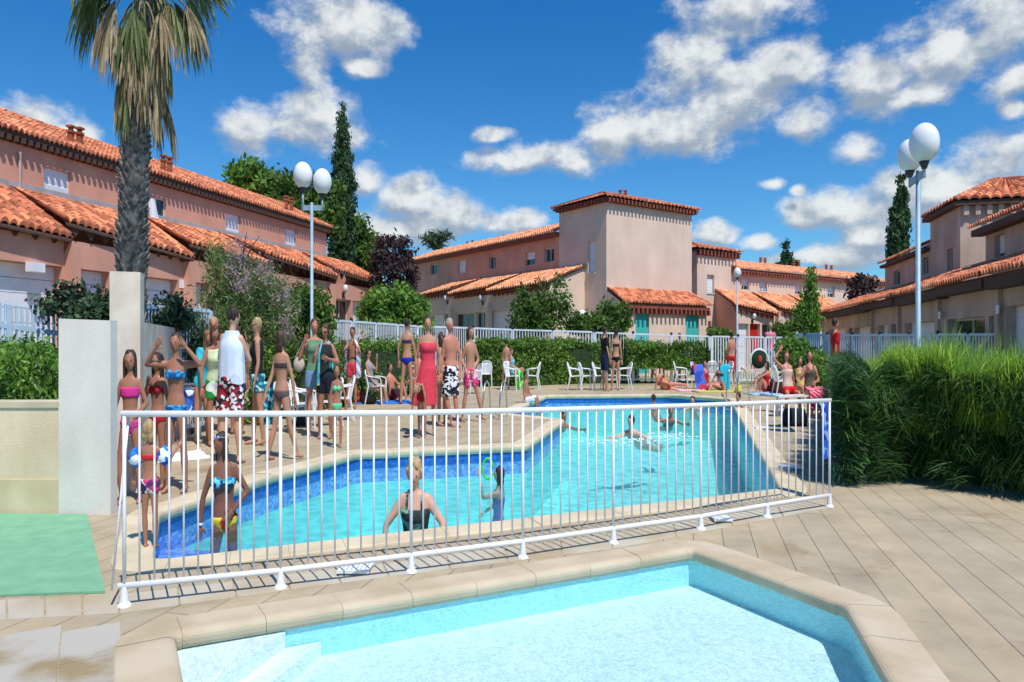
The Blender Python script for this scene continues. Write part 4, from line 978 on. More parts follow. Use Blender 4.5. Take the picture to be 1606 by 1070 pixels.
def trunk(parent, base, top, r0, r1, limbs=0, spread=.6, m=None, name='trunk', lean=.1):
    mb = MB(); b, t = Vector(base), Vector(top); pts = []; rs = []
    for i in range(6):
        k = i / 5; q = b.lerp(t, k) + Vector((math.sin(k * 3) * lean, math.cos(k * 4) * lean * .6, 0)) * (k * (1 - k) * 2); pts.append(q); rs.append(r0 + (r1 - r0) * k)
    mb.tube(pts, rs, 8)
    for j in range(limbs):
        k = random.uniform(.45, .95); s = b.lerp(t, k); a = random.uniform(0, 6.28); e = s + Vector((math.cos(a) * spread, math.sin(a) * spread, spread * random.uniform(.5, 1.2)))
        mid = s.lerp(e, .5) + Vector((0, 0, .05)); mb.tube([s, mid, e], [r1 * 1.1, r1 * .7, r1 * .25], 6)
    return mb.build(name, m or BARK, parent)
def tree(name, label, cat, base, blobs, n, size, m, top=None, r0=.14, limbs=8, group=None, core=False, **k):
    r = thing(name, label, cat, base, group)
    zt = top or max(b[2] for b in blobs)
    cx = sum(b[0] for b in blobs) / len(blobs); cy = sum(b[1] for b in blobs) / len(blobs)
    trunk(r, base, (cx, cy, zt), r0, r0 * .3, limbs, max(b[3] for b in blobs) * .5)
    leaves(blobs, n, size, m, r, **k); return r
def pxblob(px, py, rx, ry, Y, ky=1.0):
    """blob given by its outline in the photograph and its distance"""
    x, y, z = A(px, py, Y); return (x, y, z, rx / F * Y, rx / F * Y * ky, ry / FY * Y)

# hedges -------------------------------------------------------------
def hedge(label, P, h, n, size, m, group=None, jag=.08, base=.02, up=.35, core=.72, name='hedge'):
    """P = plan polygon"""
    cx = sum(p[0] for p in P) / len(P); cy = sum(p[1] for p in P) / len(P); n = int(n * 1.5)
    r = thing(name, label, 'hedge', (cx, cy, 0), group)
    mb = MB(); Q = [(cx + (p[0] - cx) * core, cy + (p[1] - cy) * core) for p in P]; mb.prism(Q, base, h * .86); mb.build('hedge_core', CORE, r)
    # leaves over the sides and the top
    E = [(Vector(P[i]), Vector(P[(i + 1) % len(P)])) for i in range(len(P))]; Ls = np.array([(b - a).length for a, b in E])
    area_s = Ls.sum() * h; xs = [p[0] for p in P]; ys = [p[1] for p in P]
    ar = abs(sum(P[i][0] * P[(i + 1) % len(P)][1] - P[(i + 1) % len(P)][0] * P[i][1] for i in range(len(P)))) / 2
    ns = int(n * area_s / (area_s + ar)); nt = n - ns
    ei = RNG.choice(len(E), ns, p=Ls / Ls.sum()); t = RNG.random(ns); A_ = np.array([[*e[0]] for e in E]); B_ = np.array([[*e[1]] for e in E])
    xy = A_[ei] * (1 - t[:, None]) + B_[ei] * t[:, None]; z = RNG.random(ns) * (h - base) + base
    nn = (B_ - A_); nn = np.stack([nn[:, 1], -nn[:, 0]], 1) / Ls[:, None]; sgn = -1 if sum(P[i][0] * P[(i + 1) % len(P)][1] - P[(i + 1) % len(P)][0] * P[i][1] for i in range(len(P))) < 0 else 1
    bulge = .1 * np.sin(xy[:, 0] * 2.3 + z * 3) + .08 * np.sin(xy[:, 1] * 3.1 - z * 5)
    xy = xy + nn[ei] * sgn * (bulge + RNG.normal(-.03, .06, ns))[:, None]
    C1 = np.column_stack([xy, z])
    bx = RNG.uniform(min(xs), max(xs), nt * 4); by = RNG.uniform(min(ys), max(ys), nt * 4); ok = np.zeros(len(bx), bool); j = len(P) - 1
    for i in range(len(P)):
        c = ((P[i][1] > by) != (P[j][1] > by)) & (bx < (P[j][0] - P[i][0]) * (by - P[i][1]) / (P[j][1] - P[i][1] + 1e-9) + P[i][0]); ok ^= c; j = i
    bx, by = bx[ok][:nt], by[ok][:nt]
    zt = h + .09 * np.sin(bx * 1.9) * np.cos(by * 2.7) + jag * np.abs(RNG.normal(0, 1, len(bx))) - .05
    C = np.concatenate([C1, np.column_stack([bx, by, zt])]); k = len(C); a = unit(k); a[:, 2] = a[:, 2] * .6 + up; a /= np.linalg.norm(a, axis=1)[:, None]
    b = np.cross(a, unit(k)); b /= np.linalg.norm(b, axis=1)[:, None] + 1e-6; sz = size * RNG.uniform(.6, 1.4, k)[:, None]
    quads_obj('foliage', C, a * sz, b * sz * .35, m, r); return r
def line_poly(pts, w):
    """strip of width w behind the front line pts (x, y)"""
    return [tuple(p) for p in pts] + [(p[0] + (0.0), p[1] + w) for p in reversed(pts)]

def plants():
    # clipped hedges behind the chairs: front lines through ground pixels
    hg = 'clipped hedges round the pool deck'
    P = [G(395, 668), G(470, 650), G(560, 632), G(655, 618)]
    hedge('clipped green hedge behind the women with the striped towels', line_poly(P, 1.1), 1.42, 20000, .075, HEDGE, hg, jag=.12)
    P = [G(745, 606), G(820, 606), G(905, 602), G(1000, 601)]
    hedge('long dense clipped hedge behind the empty white chairs at the middle of the far side', line_poly(P, 1.3), 1.42, 22000, .085, HEDGE, hg)
    # two hedges on stems
    r = hedge('clipped hedge standing on bare stems beside the gap left of the sunbathers', line_poly([G(985, 603), G(1045, 602)], 1.2), 1.36, 7000, .085, HEDGE, hg, base=.55)
    mb = MB()
    for px in (1000, 1012, 1022, 1034, 1040): x, y = G(px, 601); mb.tube([(x, y, 0), (x + .03, y, .4), (x, y, .8)], [.05, .04, .03], 6)
    mb.build('stems', BARK, r)
    r = hedge('clipped hedge on stems behind the sunbathers and the man in red shorts', line_poly([G(1052, 602), G(1150, 601)], 1.2), 1.32, 9000, .085, HEDGE, hg, base=.5)
    mb = MB()
    for px in (1058, 1075, 1092, 1110, 1128, 1142): x, y = G(px, 601); mb.tube([(x, y, 0), (x + .03, y, .4), (x, y, .8)], [.05, .04, .03], 6)
    mb.build('stems', BARK, r)
    # hedge in the planter at the left
    y = 9.3
    P = [(-13.5, 9.25), ((96 - 803) / F * 9.6, 9.25), ((96 - 803) / F * 9.9, 10.6), (-14, 11)]
    hedge('thick bright green hedge growing above the low cream wall', P, ZY(556, 9.6) , 24000, .045, LEAFB, hg, jag=.06, base=.86, up=.5)
    # bush in the corner between deck and right lawn
    tree('shrub', 'rounded yellow-green shrub by the woman in the pink shirt', 'shrub', (14.6, 30, 0), [pxblob(1252, 566, 26, 30, 30), pxblob(1242, 548, 18, 22, 31), pxblob(1272, 580, 25, 28, 29)], 9000, .10, LEAFB, r0=.06, clump=.14)
    # big shoots hedge at the right
    Pf = [(4.95,10.35), G(1420,757), (7.4,9.2), (10.5,8.2), (12.5,10), (12.5,19), (10.9,22.5), (9.75,20.5), (6.75,14)]
    r = thing('hedge', 'big feathery hedge at the right, dark below with long bright green shoots on top', 'hedge', (8, 13, 0))
    cx = sum(p[0] for p in Pf) / 9; cy = sum(p[1] for p in Pf) / 9
    mb = MB(); mb.prism([(cx + (p[0] - cx) * .84, cy + (p[1] - cy) * .87) for p in Pf], .0, .86); mb.build('hedge_core', CORE, r)
    def inside(n):
        bx = RNG.uniform(4.6, 12.6, n * 3); by = RNG.uniform(8.2, 22.5, n * 3); ok = np.zeros(len(bx), bool); j = len(Pf) - 1
        for i in range(len(Pf)):
            c = ((Pf[i][1] > by) != (Pf[j][1] > by)) & (bx < (Pf[j][0] - Pf[i][0]) * (by - Pf[i][1]) / (Pf[j][1] - Pf[i][1] + 1e-9) + Pf[i][0]); ok ^= c; j = i
        return np.column_stack([bx[ok][:n], by[ok][:n]])
    # blades: arching strips
    def blades(B0, dirs, L, w, m, name, seg=4, droop=.35):
        n = len(B0); side = np.cross(dirs, np.array([0, 0, 1.0])) + RNG.normal(0, .3, (n, 3)); side /= np.linalg.norm(side, axis=1)[:, None]
        p = B0.copy(); d = dirs.copy(); pts = [p]; 
        for s_ in range(seg):
            p = p + d * (L / seg)[:, None]; d = d + np.array([0, 0, -1.0]) * droop / seg * RNG.uniform(.3, 1.6, n)[:, None]; d /= np.linalg.norm(d, axis=1)[:, None]; pts.append(p)
        Vs = []
        for i, q in enumerate(pts):
            ww = w[:, None] * (1 - (i / seg) ** 1.6) + .0006; Vs += [q - side * ww, q + side * ww]
        V = np.stack(Vs, 1); k = 2 * (seg + 1); loc = wloc(r)
        F_ = np.array([[2 * i, 2 * i + 1, 2 * i + 3, 2 * i + 2] for i in range(seg)]); Fa = (np.arange(n)[:, None, None] * k + F_[None]).reshape(-1, 4)
        V = V.reshape(-1, 3) - np.array([loc.x, loc.y, loc.z / S]); V[:, 2] *= S; V[:, 2] = np.maximum(V[:, 2], .01)
        me = bpy.data.meshes.new(name); me.vertices.add(len(V)); me.vertices.foreach_set('co', V.astype(np.float32).ravel()); nf = len(Fa)
        me.loops.add(4 * nf); me.loops.foreach_set('vertex_index', Fa.astype(np.int32).ravel()); me.polygons.add(nf); me.polygons.foreach_set('loop_start', np.arange(0, 4 * nf, 4, dtype=np.int32))
        me.materials.append(m); me.update(calc_edges=True)
        at = me.attributes.new('var', 'FLOAT', 'FACE'); at.data.foreach_set('value', np.repeat(RNG.random(n), seg).astype(np.float32))
        o = bpy.data.objects.new(name, me); COL.objects.link(o); o.parent = r; return o
    n = 44000; xy = inside(n); n = len(xy)
    def fr(q): return q - np.floor(q)
    def tuft_noise(p, k, seed): g = np.round(p * k); return fr(np.sin(g[:, 0] * 12.9 + g[:, 1] * 78.2 + seed) * 43758.5), fr(np.cos(g[:, 0] * 39.3 + g[:, 1] * 11.1 + seed) * 24634.6)
    edge = np.clip((xy[:, 0] - (4.9 + (xy[:, 1] - 10.3) * .40)) / 2.0, 0, 1)    # lower shoulder along the railing side
    hh = 1.0 + .12 * edge + .10 * np.sin(xy[:, 0] * 1.7 + 1) + .08 * np.cos(xy[:, 1] * 1.3) + .36 * np.exp(-((xy[:, 0] - 7.3) ** 2 + (xy[:, 1] - 12.4) ** 2) / .8)
    tx, ty = tuft_noise(xy, 2.2, 0.0); tz, tw = tuft_noise(xy + .3, 3.7, 4.0)
    z0 = hh - .20 - RNG.random(n) * .38
    d = np.column_stack([(tx - .5) * 1.1 + (tz - .5) * .8 + RNG.normal(0, .22, n), (ty - .6) * .9 + (tw - .5) * .7 + RNG.normal(0, .22, n), np.ones(n)]); d /= np.linalg.norm(d, axis=1)[:, None]
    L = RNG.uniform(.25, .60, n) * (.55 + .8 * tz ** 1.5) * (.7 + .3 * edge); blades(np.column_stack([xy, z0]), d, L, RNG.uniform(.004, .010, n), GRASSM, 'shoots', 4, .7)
    # bright shoots falling over the front face too
    fa, fb = Vector(Pf[1]), Vector(Pf[3]); n2 = 24000; t = RNG.random(n2) ** .8
    Pm = [Vector(p) for p in (Pf[1], Pf[2], Pf[3])]; l1 = (Pm[1] - Pm[0]).length; l2 = (Pm[2] - Pm[1]).length; s_ = t * (l1 + l2); c1 = s_ < l1
    px_ = np.where(c1, Pm[0].x + (Pm[1].x - Pm[0].x) * s_ / l1, Pm[1].x + (Pm[2].x - Pm[1].x) * (s_ - l1) / l2); py_ = np.where(c1, Pm[0].y + (Pm[1].y - Pm[0].y) * s_ / l1, Pm[1].y + (Pm[2].y - Pm[1].y) * (s_ - l1) / l2)
    q = np.column_stack([px_, py_]); tx, ty = tuft_noise(q, 2.6, 9.0); zt_ = .46 + .46 * tx + RNG.random(n2) * .5
    q3 = np.column_stack([px_, py_ + RNG.uniform(.0, .7, n2) + .10, np.minimum(zt_, 1.2)]); d = np.column_stack([(ty - .5) * 1.1 + RNG.normal(0, .22, n2), -.30 - .3 * tx + RNG.normal(0, .2, n2), np.ones(n2)]); d /= np.linalg.norm(d, axis=1)[:, None]
    blades(q3, d, RNG.uniform(.2, .48, n2), RNG.uniform(.004, .009, n2), GRASSM, 'front_shoots', 4, .9)
    # side foliage: feathery sprays fanning outwards and down
    E = [(Vector(Pf[i]), Vector(Pf[(i + 1) % 9])) for i in (0, 1, 2, 7, 8)]; N_ = 30000; Ls = np.array([(b - a).length for a, b in E]); ei = RNG.choice(5, N_, p=Ls / Ls.sum()); t = RNG.random(N_)
    A_ = np.array([[*e[0]] for e in E]); B_ = np.array([[*e[1]] for e in E]); q = A_[ei] * (1 - t[:, None]) + B_[ei] * t[:, None]; nn = B_ - A_; nn = np.stack([nn[:, 1], -nn[:, 0]], 1) / Ls[:, None]
    z = RNG.random(N_) ** .8 * 1.15; sp = np.floor(t * Ls[ei] * 3.2) + np.floor(z * 4) * 17 + ei * 131; sa = np.sin(sp * 12.99) * 43758.5; sa = sa - np.floor(sa); sb = np.sin(sp * 78.2) * 12543.1; sb = sb - np.floor(sb)
    q3 = np.column_stack([q - nn[ei] * (.14 + .22 * RNG.random(N_) - .18 * sb)[:, None], z]); tang = (B_ - A_)[ei] / Ls[ei][:, None]
    out = nn[ei] * (.6 + .5 * sb)[:, None] + tang * ((sa - .5) * 1.6)[:, None] + RNG.normal(0, .17, (N_, 2)); d = np.column_stack([out, .25 + .7 * sa + RNG.normal(0, .2, N_)]); d /= np.linalg.norm(d, axis=1)[:, None]
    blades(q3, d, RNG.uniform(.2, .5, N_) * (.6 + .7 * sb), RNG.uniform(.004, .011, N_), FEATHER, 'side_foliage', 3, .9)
    # trees and shrubs ------------------------------------------------
    tree('cypress', 'very tall narrow dark cypress behind the left terrace', 'tree', (*A(537, 0, 50)[:2], 0), [pxblob(537, 180 + i * 22, 3.5 + 17.5 * min(1, (i + .6) / 5.5) , 26, 50) for i in range(12)], 26000, .12, CYP, top=10, r0=.25, limbs=0, clump=.10, up=.9, nclump=900, aspect=.35)
    tree('cypress', 'dark narrow cypress rising behind the right terrace roof', 'tree', (*A(1411, 0, 75)[:2], 0), [pxblob(1414 - i * .8, 292 + i * 14, 2 + 11 * min(1, (i + .6) / 5), 18, 75) for i in range(9)], 9000, .26, CYP, top=12, r0=.3, limbs=0, clump=.2, up=.9, aspect=.35, group=None)
    tree('broadleaf_tree', 'small bright green tree top peeping over the left terrace ridge', 'tree', (*A(388, 0, 42)[:2], 0), [pxblob(372, 275, 14, 16, 42), pxblob(397, 268, 14, 17, 42), pxblob(385, 290, 24, 18, 42)], 1900, .22, LEAFB, clump=.22, nclump=60)
    tree('broadleaf_tree', 'broad green tree behind the left terrace, next to the tall cypress', 'tree', (*A(462, 0, 46)[:2], 0), [pxblob(430, 300, 24, 26, 46), pxblob(468, 296, 28, 26, 46), pxblob(505, 330, 26, 50, 46), pxblob(450, 330, 40, 30, 46)], 9000, .20, LEAF, clump=.3)
    tree('poplar', 'leafy light green tree right of the tall cypress', 'tree', (*A(566, 0, 52)[:2], 0), [pxblob(560, 370, 14, 34, 52), pxblob(575, 400, 18, 40, 52), pxblob(545, 400, 20, 44, 52)], 6500, .20, LEAF, clump=.26, up=.5)
    tree('plum_tree', 'dark purple-leaved tree between the left terrace and the central wing', 'tree', (*A(617, 0, 42)[:2], 0), [pxblob(600, 395, 18, 24, 42), pxblob(632, 392, 16, 18, 42), pxblob(618, 425, 34, 32, 42), pxblob(640, 450, 18, 22, 42), pxblob(612, 378, 8, 14, 42)], 4200, .13, PURP, clump=.17)
    tree('palm_tree', 'dark palm top showing over the central wing roof', 'tree', (*A(686, 0, 80)[:2], 0), [pxblob(682, 378, 14, 10, 80), pxblob(696, 372, 7, 9, 80)], 500, .5, DARKG, clump=.3, nclump=16, aspect=.15, up=.4)
    tree('bush', 'round bright green bush in front of the door of the left terrace end', 'bush', (*A(620, 0, 33)[:2], 0), [pxblob(612, 482, 40, 32, 33), pxblob(645, 492, 26, 24, 33), pxblob(590, 492, 24, 22, 33), pxblob(618, 510, 56, 26, 33), pxblob(632, 462, 16, 14, 33)], 12000, .12, LEAFB, clump=.18, r0=.08)
    tree('tamarisk', 'loose feathery bush with pale pink plumes behind the group of standing bathers', 'bush', (*A(380, 0, 19.5)[:2], 0), [pxblob(352, 440, 28, 46, 19.5), pxblob(392, 450, 34, 40, 19.5), pxblob(430, 470, 34, 40, 19.5), pxblob(350, 500, 36, 40, 19.5), pxblob(400, 510, 60, 40, 19.5), pxblob(345, 400, 12, 22, 19.5)], 13000, .085, TAM, clump=.2, up=.5, aspect=.16, limbs=14, r0=.08)
    r = thing('shrub', 'pale lilac flower plumes standing above the feathery bush', 'shrub', (*A(400, 0, 19)[:2], 0))
    leaves([pxblob(418, 430, 16, 30, 18.6), pxblob(372, 402, 20, 26, 18.9), pxblob(452, 505, 12, 30, 18.4), pxblob(440, 455, 12, 30, 18.6), pxblob(380, 440, 20, 24, 18.4)], 1500, .045, PINKF, r, 'plumes', clump=.10, nclump=70, aspect=.3)
    trunk(r, (*A(405, 0, 19)[:2], 0), A(408, 470, 18.7), .05, .02, 8, .2)
    tree('bush', 'green bush right of the feathery one, behind the lamp post', 'bush', (*A(480, 0, 21.5)[:2], 0), [pxblob(478, 480, 34, 28, 21.5), pxblob(462, 505, 40, 30, 21.5), pxblob(500, 500, 22, 24, 21.5)], 7000, .09, LEAF, clump=.15, r0=.06)
    tree('climbing_shrub', 'dark leafy climber on the fence left of the white pillar', 'shrub', (*A(125, 0, 12.2)[:2], 0), [pxblob(118, 462, 22, 20, 12.3), pxblob(92, 476, 26, 10, 12.4), pxblob(150, 488, 34, 16, 12.2), pxblob(165, 472, 16, 16, 12.2), pxblob(140, 496, 36, 10, 12.1)], 2300, .05, DARKG, clump=.09, nclump=120, r0=.03, aspect=.55)
    tree('climbing_shrub', 'dark leafy climber on the fence right of the white pillar', 'shrub', (*A(250, 0, 15.5)[:2], 0), [pxblob(240, 492, 28, 16, 15.5), pxblob(270, 482, 14, 20, 15.5), pxblob(262, 505, 40, 14, 15.5)], 2600, .055, DARKG, clump=.10, nclump=80, r0=.03, aspect=.55)
    tree('evergreen_shrub', 'dark blue-green shrub behind the woman with raised arms', 'shrub', (*A(300, 0, 16.5)[:2], 0), [pxblob(296, 540, 22, 50, 16.5), pxblob(310, 570, 24, 50, 16.5), pxblob(330, 590, 30, 44, 17)], 9000, .07, DARKG, clump=.10, up=.7, aspect=.25, r0=.05)
    tree('young_tree', 'straggly young tree with sparse leaves before the gable wall', 'tree', (*A(845, 0, 37.5)[:2], 0), [pxblob(820, 480, 14, 30, 37.5), pxblob(846, 490, 24, 26, 37.5), pxblob(872, 470, 12, 26, 37.5), pxblob(848, 455, 7, 22, 37.5), pxblob(884, 490, 12, 24, 37.5), pxblob(835, 508, 40, 16, 37.5), pxblob(880, 446, 6, 12, 37.5)], 3600, .12, LEAF, clump=.2, nclump=110, r0=.07, limbs=12)
    tree('bush', 'loose green bush beside the white parasol and the annex', 'bush', (*A(940, 0, 37.8)[:2], 0), [pxblob(920, 508, 34, 14, 37.8), pxblob(962, 495, 22, 20, 38), pxblob(975, 505, 14, 20, 38), pxblob(942, 512, 36, 12, 37.6)], 6500, .11, LEAF, clump=.16, r0=.06)
    tree('slender_tree', 'slim upright young tree before the right-hand lower roofs', 'tree', (*A(1270, 0, 40)[:2], 0), [pxblob(1272, 440, 6, 26, 40), pxblob(1270, 470, 12, 24, 40), pxblob(1268, 500, 17, 22, 40), pxblob(1266, 520, 14, 16, 40), pxblob(1258, 498, 10, 22, 40)], 3600, .11, LEAFB, clump=.16, nclump=100, up=.8, r0=.06, limbs=8)
    tree('small_bush', 'low mid-green bush under the slender tree', 'bush', (*A(1232, 0, 39)[:2], 0), [pxblob(1232, 520, 18, 12, 39), pxblob(1250, 515, 14, 16, 39)], 2500, .10, LEAF, clump=.13, r0=.04)
    tree('plum_tree', 'sparse dark red tree at the joint of the far wing and the right terrace', 'tree', (*A(1352, 0, 52)[:2], 0), [pxblob(1345, 445, 10, 16, 52), pxblob(1362, 442, 12, 14, 52), pxblob(1352, 462, 20, 12, 52)], 900, .17, PURP, clump=.25, nclump=40)
    tree('conifer', 'small dark conifer tip behind the far wing ridge', 'tree', (*A(1234, 0, 85)[:2], 0), [pxblob(1234, 386, 3, 10, 85), pxblob(1234, 402, 8, 8, 85), pxblob(1236, 416, 13, 8, 85)], 900, .32, CYP, clump=.2, nclump=40, aspect=.3)
    hedge('short clipped hedge at the foot of the small tower', [(12.7,44.5), (14.2,45.2), (14.3,46), (12.6,45.4)], 1.95, 2200, .11, HEDGE, hg)
    # far belt of trees closing the view between the buildings
    for i, (px, py, rx, ry, Y, lb) in enumerate(((-60, 420, 120, 60, 70, 'far green trees beyond the left terrace'),)): pass

    # ---------------- the palm
    r = thing('palm_tree', 'tall fan palm with a rough dark trunk and hanging dead fronds', 'tree', (-6.55, 12.0, 0))
    tr = [(-6.55, 12.0, 0.0), A(207, 430, 12), A(208, 350, 12), A(212, 260, 12), A(216, 190, 12), A(222, 60, 12), A(224, 0, 12)]
    def lerp_path(t):
        k = t * (len(tr) - 1); i = min(int(k), len(tr) - 2); return Vector(tr[i]).lerp(Vector(tr[i + 1]), k - i)
    rad = [.21, .21, .195, .18, .16, .145, .13]
    mb = MB(); 
    R_ = []; nn = 14
    for i in range(60):
        t = i / 59; c = lerp_path(t); k = t * 6; j = min(int(k), 5); ra = rad[j] + (rad[j + 1] - rad[j]) * (k - j)
        R_.append([(c.x + math.cos(a) * ra * (1 + .05 * math.sin(i * 2.2 + a * 3)), c.y + math.sin(a) * ra * (1 + .05 * math.sin(i * 2.2 + a * 3)), c.z) for a in [2 * math.pi * q / nn for q in range(nn)]])
    mb.loft(R_)
    PT = mat('palm_trunk', (.085,.075,.07), .95, (.19,.175,.165), scale=14, bump=1.0, bscale=16, lo=.45, hi=.6)
    mb.build('trunk', PT, r)
    # leaf-base scales, spiralling
    C = []; Aa = []; Bb = []; mb = MB()
    for i in range(640):
        t = .12 + .76 * i / 640; c = lerp_path(t); k = t * 6; j = min(int(k), 5); ra = rad[j] + (rad[j + 1] - rad[j]) * (k - j); a = i * 2.39996
        o = Vector((math.cos(a), math.sin(a), 0)); s_ = Vector((-math.sin(a), math.cos(a), 0)); p = c + o * (ra * .96); w_ = .058; h_ = .085 * random.uniform(.8, 1.3); lift = .05 * random.uniform(.6, 1.6)
        q = [p - s_ * w_ - Vector((0, 0, h_ * .5)), p + s_ * w_ - Vector((0, 0, h_ * .5)), p + s_ * w_ * .6 + o * lift + Vector((0, 0, h_ * .45)), p - s_ * w_ * .6 + o * lift + Vector((0, 0, h_ * .45)), p + o * (lift * 1.4) + Vector((0, 0, h_ * .8))]
        b_ = [p + s_ * w_ * .5 + Vector((0, 0, h_ * .4)), p - s_ * w_ * .5 + Vector((0, 0, h_ * .4))]
        mb.add([tuple(v) for v in q + b_], [(0,1,2,3), (3,2,4), (4,2,5,6), (4,6,3), (1,5,2), (0,3,6)])
    mb.build('leaf_bases', mat('palm_leaf_base', (.24,.22,.205), .95, (.09,.08,.074), scale=9, lo=.4, hi=.6), r)
    # fronds
    DEAD = leaf_mat('dead_frond', (.36,.27,.15), (.26,.18,.09), (.46,.38,.24), transl=.25); LIVE = leaf_mat('live_frond', (.12,.17,.05), (.09,.13,.045), (.24,.28,.12), transl=.3)
    def frond(base, out, stem, fan, nf, m, droop, hang, wide=1.0, wl=.012):
        """fan leaf: petiole then many narrow segments"""
        base = Vector(base); out = Vector(out).normalized(); V = []; F_ = []; pts = [base]; d = out.copy(); 
        for i in range(5): d = (d + Vector((0, 0, -hang * .16))).normalized(); pts.append(pts[-1] + d * stem / 5)
        mbp = MB(); mbp.tube(pts, [.022, .02, .016, .014, .012, .01], 5)
        hub = pts[-1]; ax = d.copy(); side = ax.cross(Vector((0, 0, 1)));
        if side.length < .1: side = Vector((1, 0, 0))
        side.normalize()
        V = list(mbp.v); F_ = list(mbp.f)
        for i in range(nf):
            a = (i / (nf - 1) - .5) * wide + random.gauss(0, .05); v = (ax * math.cos(a) + side * math.sin(a)).normalized(); v = (v + Vector((random.gauss(0, .08), random.gauss(0, .08), random.gauss(0, .05)))).normalized(); Ln = fan * (1 - .25 * abs(a) / max(.5, wide)) * random.uniform(.7, 1.1); p = hub.copy(); w = wl * random.uniform(.7, 1.3); wd = v.cross(Vector((random.gauss(0, 1), random.gauss(0, 1), .3))).normalized(); n0 = len(V); sg = 6
            for s_ in range(sg + 1):
                ww = w * (.5 + 1.0 * math.sin(math.pi * min(1, (s_ / sg) * .8 + .15))) if s_ < sg else .001
                V += [tuple(p - wd * ww), tuple(p + wd * ww)]; v = (v + Vector((0, 0, -droop * (.35 + .65 * s_ / sg) * random.uniform(.7, 1.3)))).normalized(); p = p + v * Ln / sg
            F_ += [(n0 + 2 * k, n0 + 2 * k + 1, n0 + 2 * k + 3, n0 + 2 * k + 2) for k in range(sg)]
        o = obj('frond', (V, F_), m, r); face_attr(o, lambda n: np.clip(RNG.random(n) * .7 + random.random() * .3, 0, 1)); return o
    rr = random.Random(3)
    for i in range(78):     # skirt of dead fronds
        t = rr.uniform(.76, 1.0); c = lerp_path(t); a = i * 2.39996 + rr.uniform(-.2, .2); o = Vector((math.cos(a), math.sin(a), 0)); 
        frond(c + o * .12, o * rr.uniform(.3, .6) + Vector((0, 0, rr.uniform(-.6, -.1))), rr.uniform(.25, .5), rr.uniform(.5, .82), 15, DEAD if rr.random() < .72 else LIVE, .55, 1.8, .8, .010)
    for px0, top, hub, ln, m_ in ((216, (228, -30), (275, 10), .95, LIVE), (216, (228, -60), (290, -8), 1.0, LIVE), (216, (220, -30), (165, -20), .95, LIVE), (216, (222, -60), (152, -40), 1.05, LIVE), (0, (222, -60), (215, 20), .9, LIVE), (0, (225, -80), (245, -20), 1.0, LIVE), (0, (225, -80), (285, -60), 1.0, LIVE), (0, (220, -90), (165, -80), 1.0, LIVE), (0, (224, -30), (300, 0), .85, DEAD), (0, (220, -40), (182, 10), 1.0, DEAD), (0, (220, -40), (262, 10), .9, DEAD)):
        for q in range(2):
            Yb = 12 + rr.uniform(-.5, .5); b_ = Vector(A(*top, 12)); h_ = Vector(A(hub[0] + rr.uniform(-8, 8), hub[1] + rr.uniform(-14, 10), Yb)); dd = h_ - b_
            frond(b_, dd.normalized() + Vector((0, 0, .25)), dd.length, ln, 20, m_, .5, .9, 1.7, .013)
    for i in range(18):     # upright crown above the frame
        a = i * 2.39996; o = Vector((math.cos(a), math.sin(a), 0)); frond(Vector(A(224, -60, 12)) , o * 1.0 + Vector((0, 0, .2 + .9 * (i % 4) / 3)), .75, .85, 22, LIVE, .22, .4, 2.2, .014)
plants()
# ================================================================== FENCES, LAMPS, CHAIRS, THINGS
FENCE = mat('fence_white', srgb(226,232,238), .5, srgb(206,216,226), scale=4)
FENCEB = mat('fence_pale_blue', srgb(196,216,228), .5, srgb(176,202,220), scale=4)
BLACKP = mat('black_plastic', (.02,.02,.02), .6)
def fence(label, pts, m, step=.125, bw=.035, spikes=False, gap=(), post_w=.08, cap=True, lo=.12):
    """pts = [(x, y, ztop)] posts"""
    r = thing('picket_fence', label, 'fence', (pts[len(pts) // 2][0], pts[len(pts) // 2][1], 0))
    for i, (a, b) in enumerate(zip(pts, pts[1:])):
        d = Vector((b[0] - a[0], b[1] - a[1])); L_ = d.length; ang = math.atan2(d.y, d.x)
        if i in gap: continue
        mb = MB(); n = max(2, int(L_ / step))
        for k in range(n):
            t = (k + .5) / n; zt = a[2] + (b[2] - a[2]) * t; x, y = a[0] + d.x * t, a[1] + d.y * t
            if spikes:
                mb.box((x, y, (zt + lo) / 2), (bw, .02, zt - lo), ang); mb.tube([(x, y, zt), (x, y, zt + .06)], [bw / 2, .003], 4)
            else: mb.box((x, y, (zt - .05 + lo) / 2), (bw, .018, zt - .05 - lo), ang)
        for z0, z1 in ((a[2] - (.02 if not spikes else .25), b[2] - (.02 if not spikes else .25)), (lo + .02, lo + .02)):
            V = []
            for (p, z) in ((a, z0), (b, z1)):
                for o, dz in ((-.022, -.03), (.022, -.03), (.022, .03), (-.022, .03)): V.append((p[0] - d.y / L_ * o, p[1] + d.x / L_ * o, z + dz))
            mb.add(V, [(0,4,5,1), (1,5,6,2), (2,6,7,3), (3,7,4,0), (0,1,2,3), (7,6,5,4)])
        mb.build('bar_panel', m, r)
    for i, p in enumerate(pts):
        mb = MB(); mb.box((p[0], p[1], (p[2]) / 2), (post_w, post_w, p[2]), math.atan2(pts[1][1] - pts[0][1], pts[1][0] - pts[0][0])); po = mb.build('post', m, r)
        if cap: MB().ell((p[0], p[1], p[2] + .03), (.07, .07, .06), 8, 6).build('post_cap', BLACKP, po)
    return r
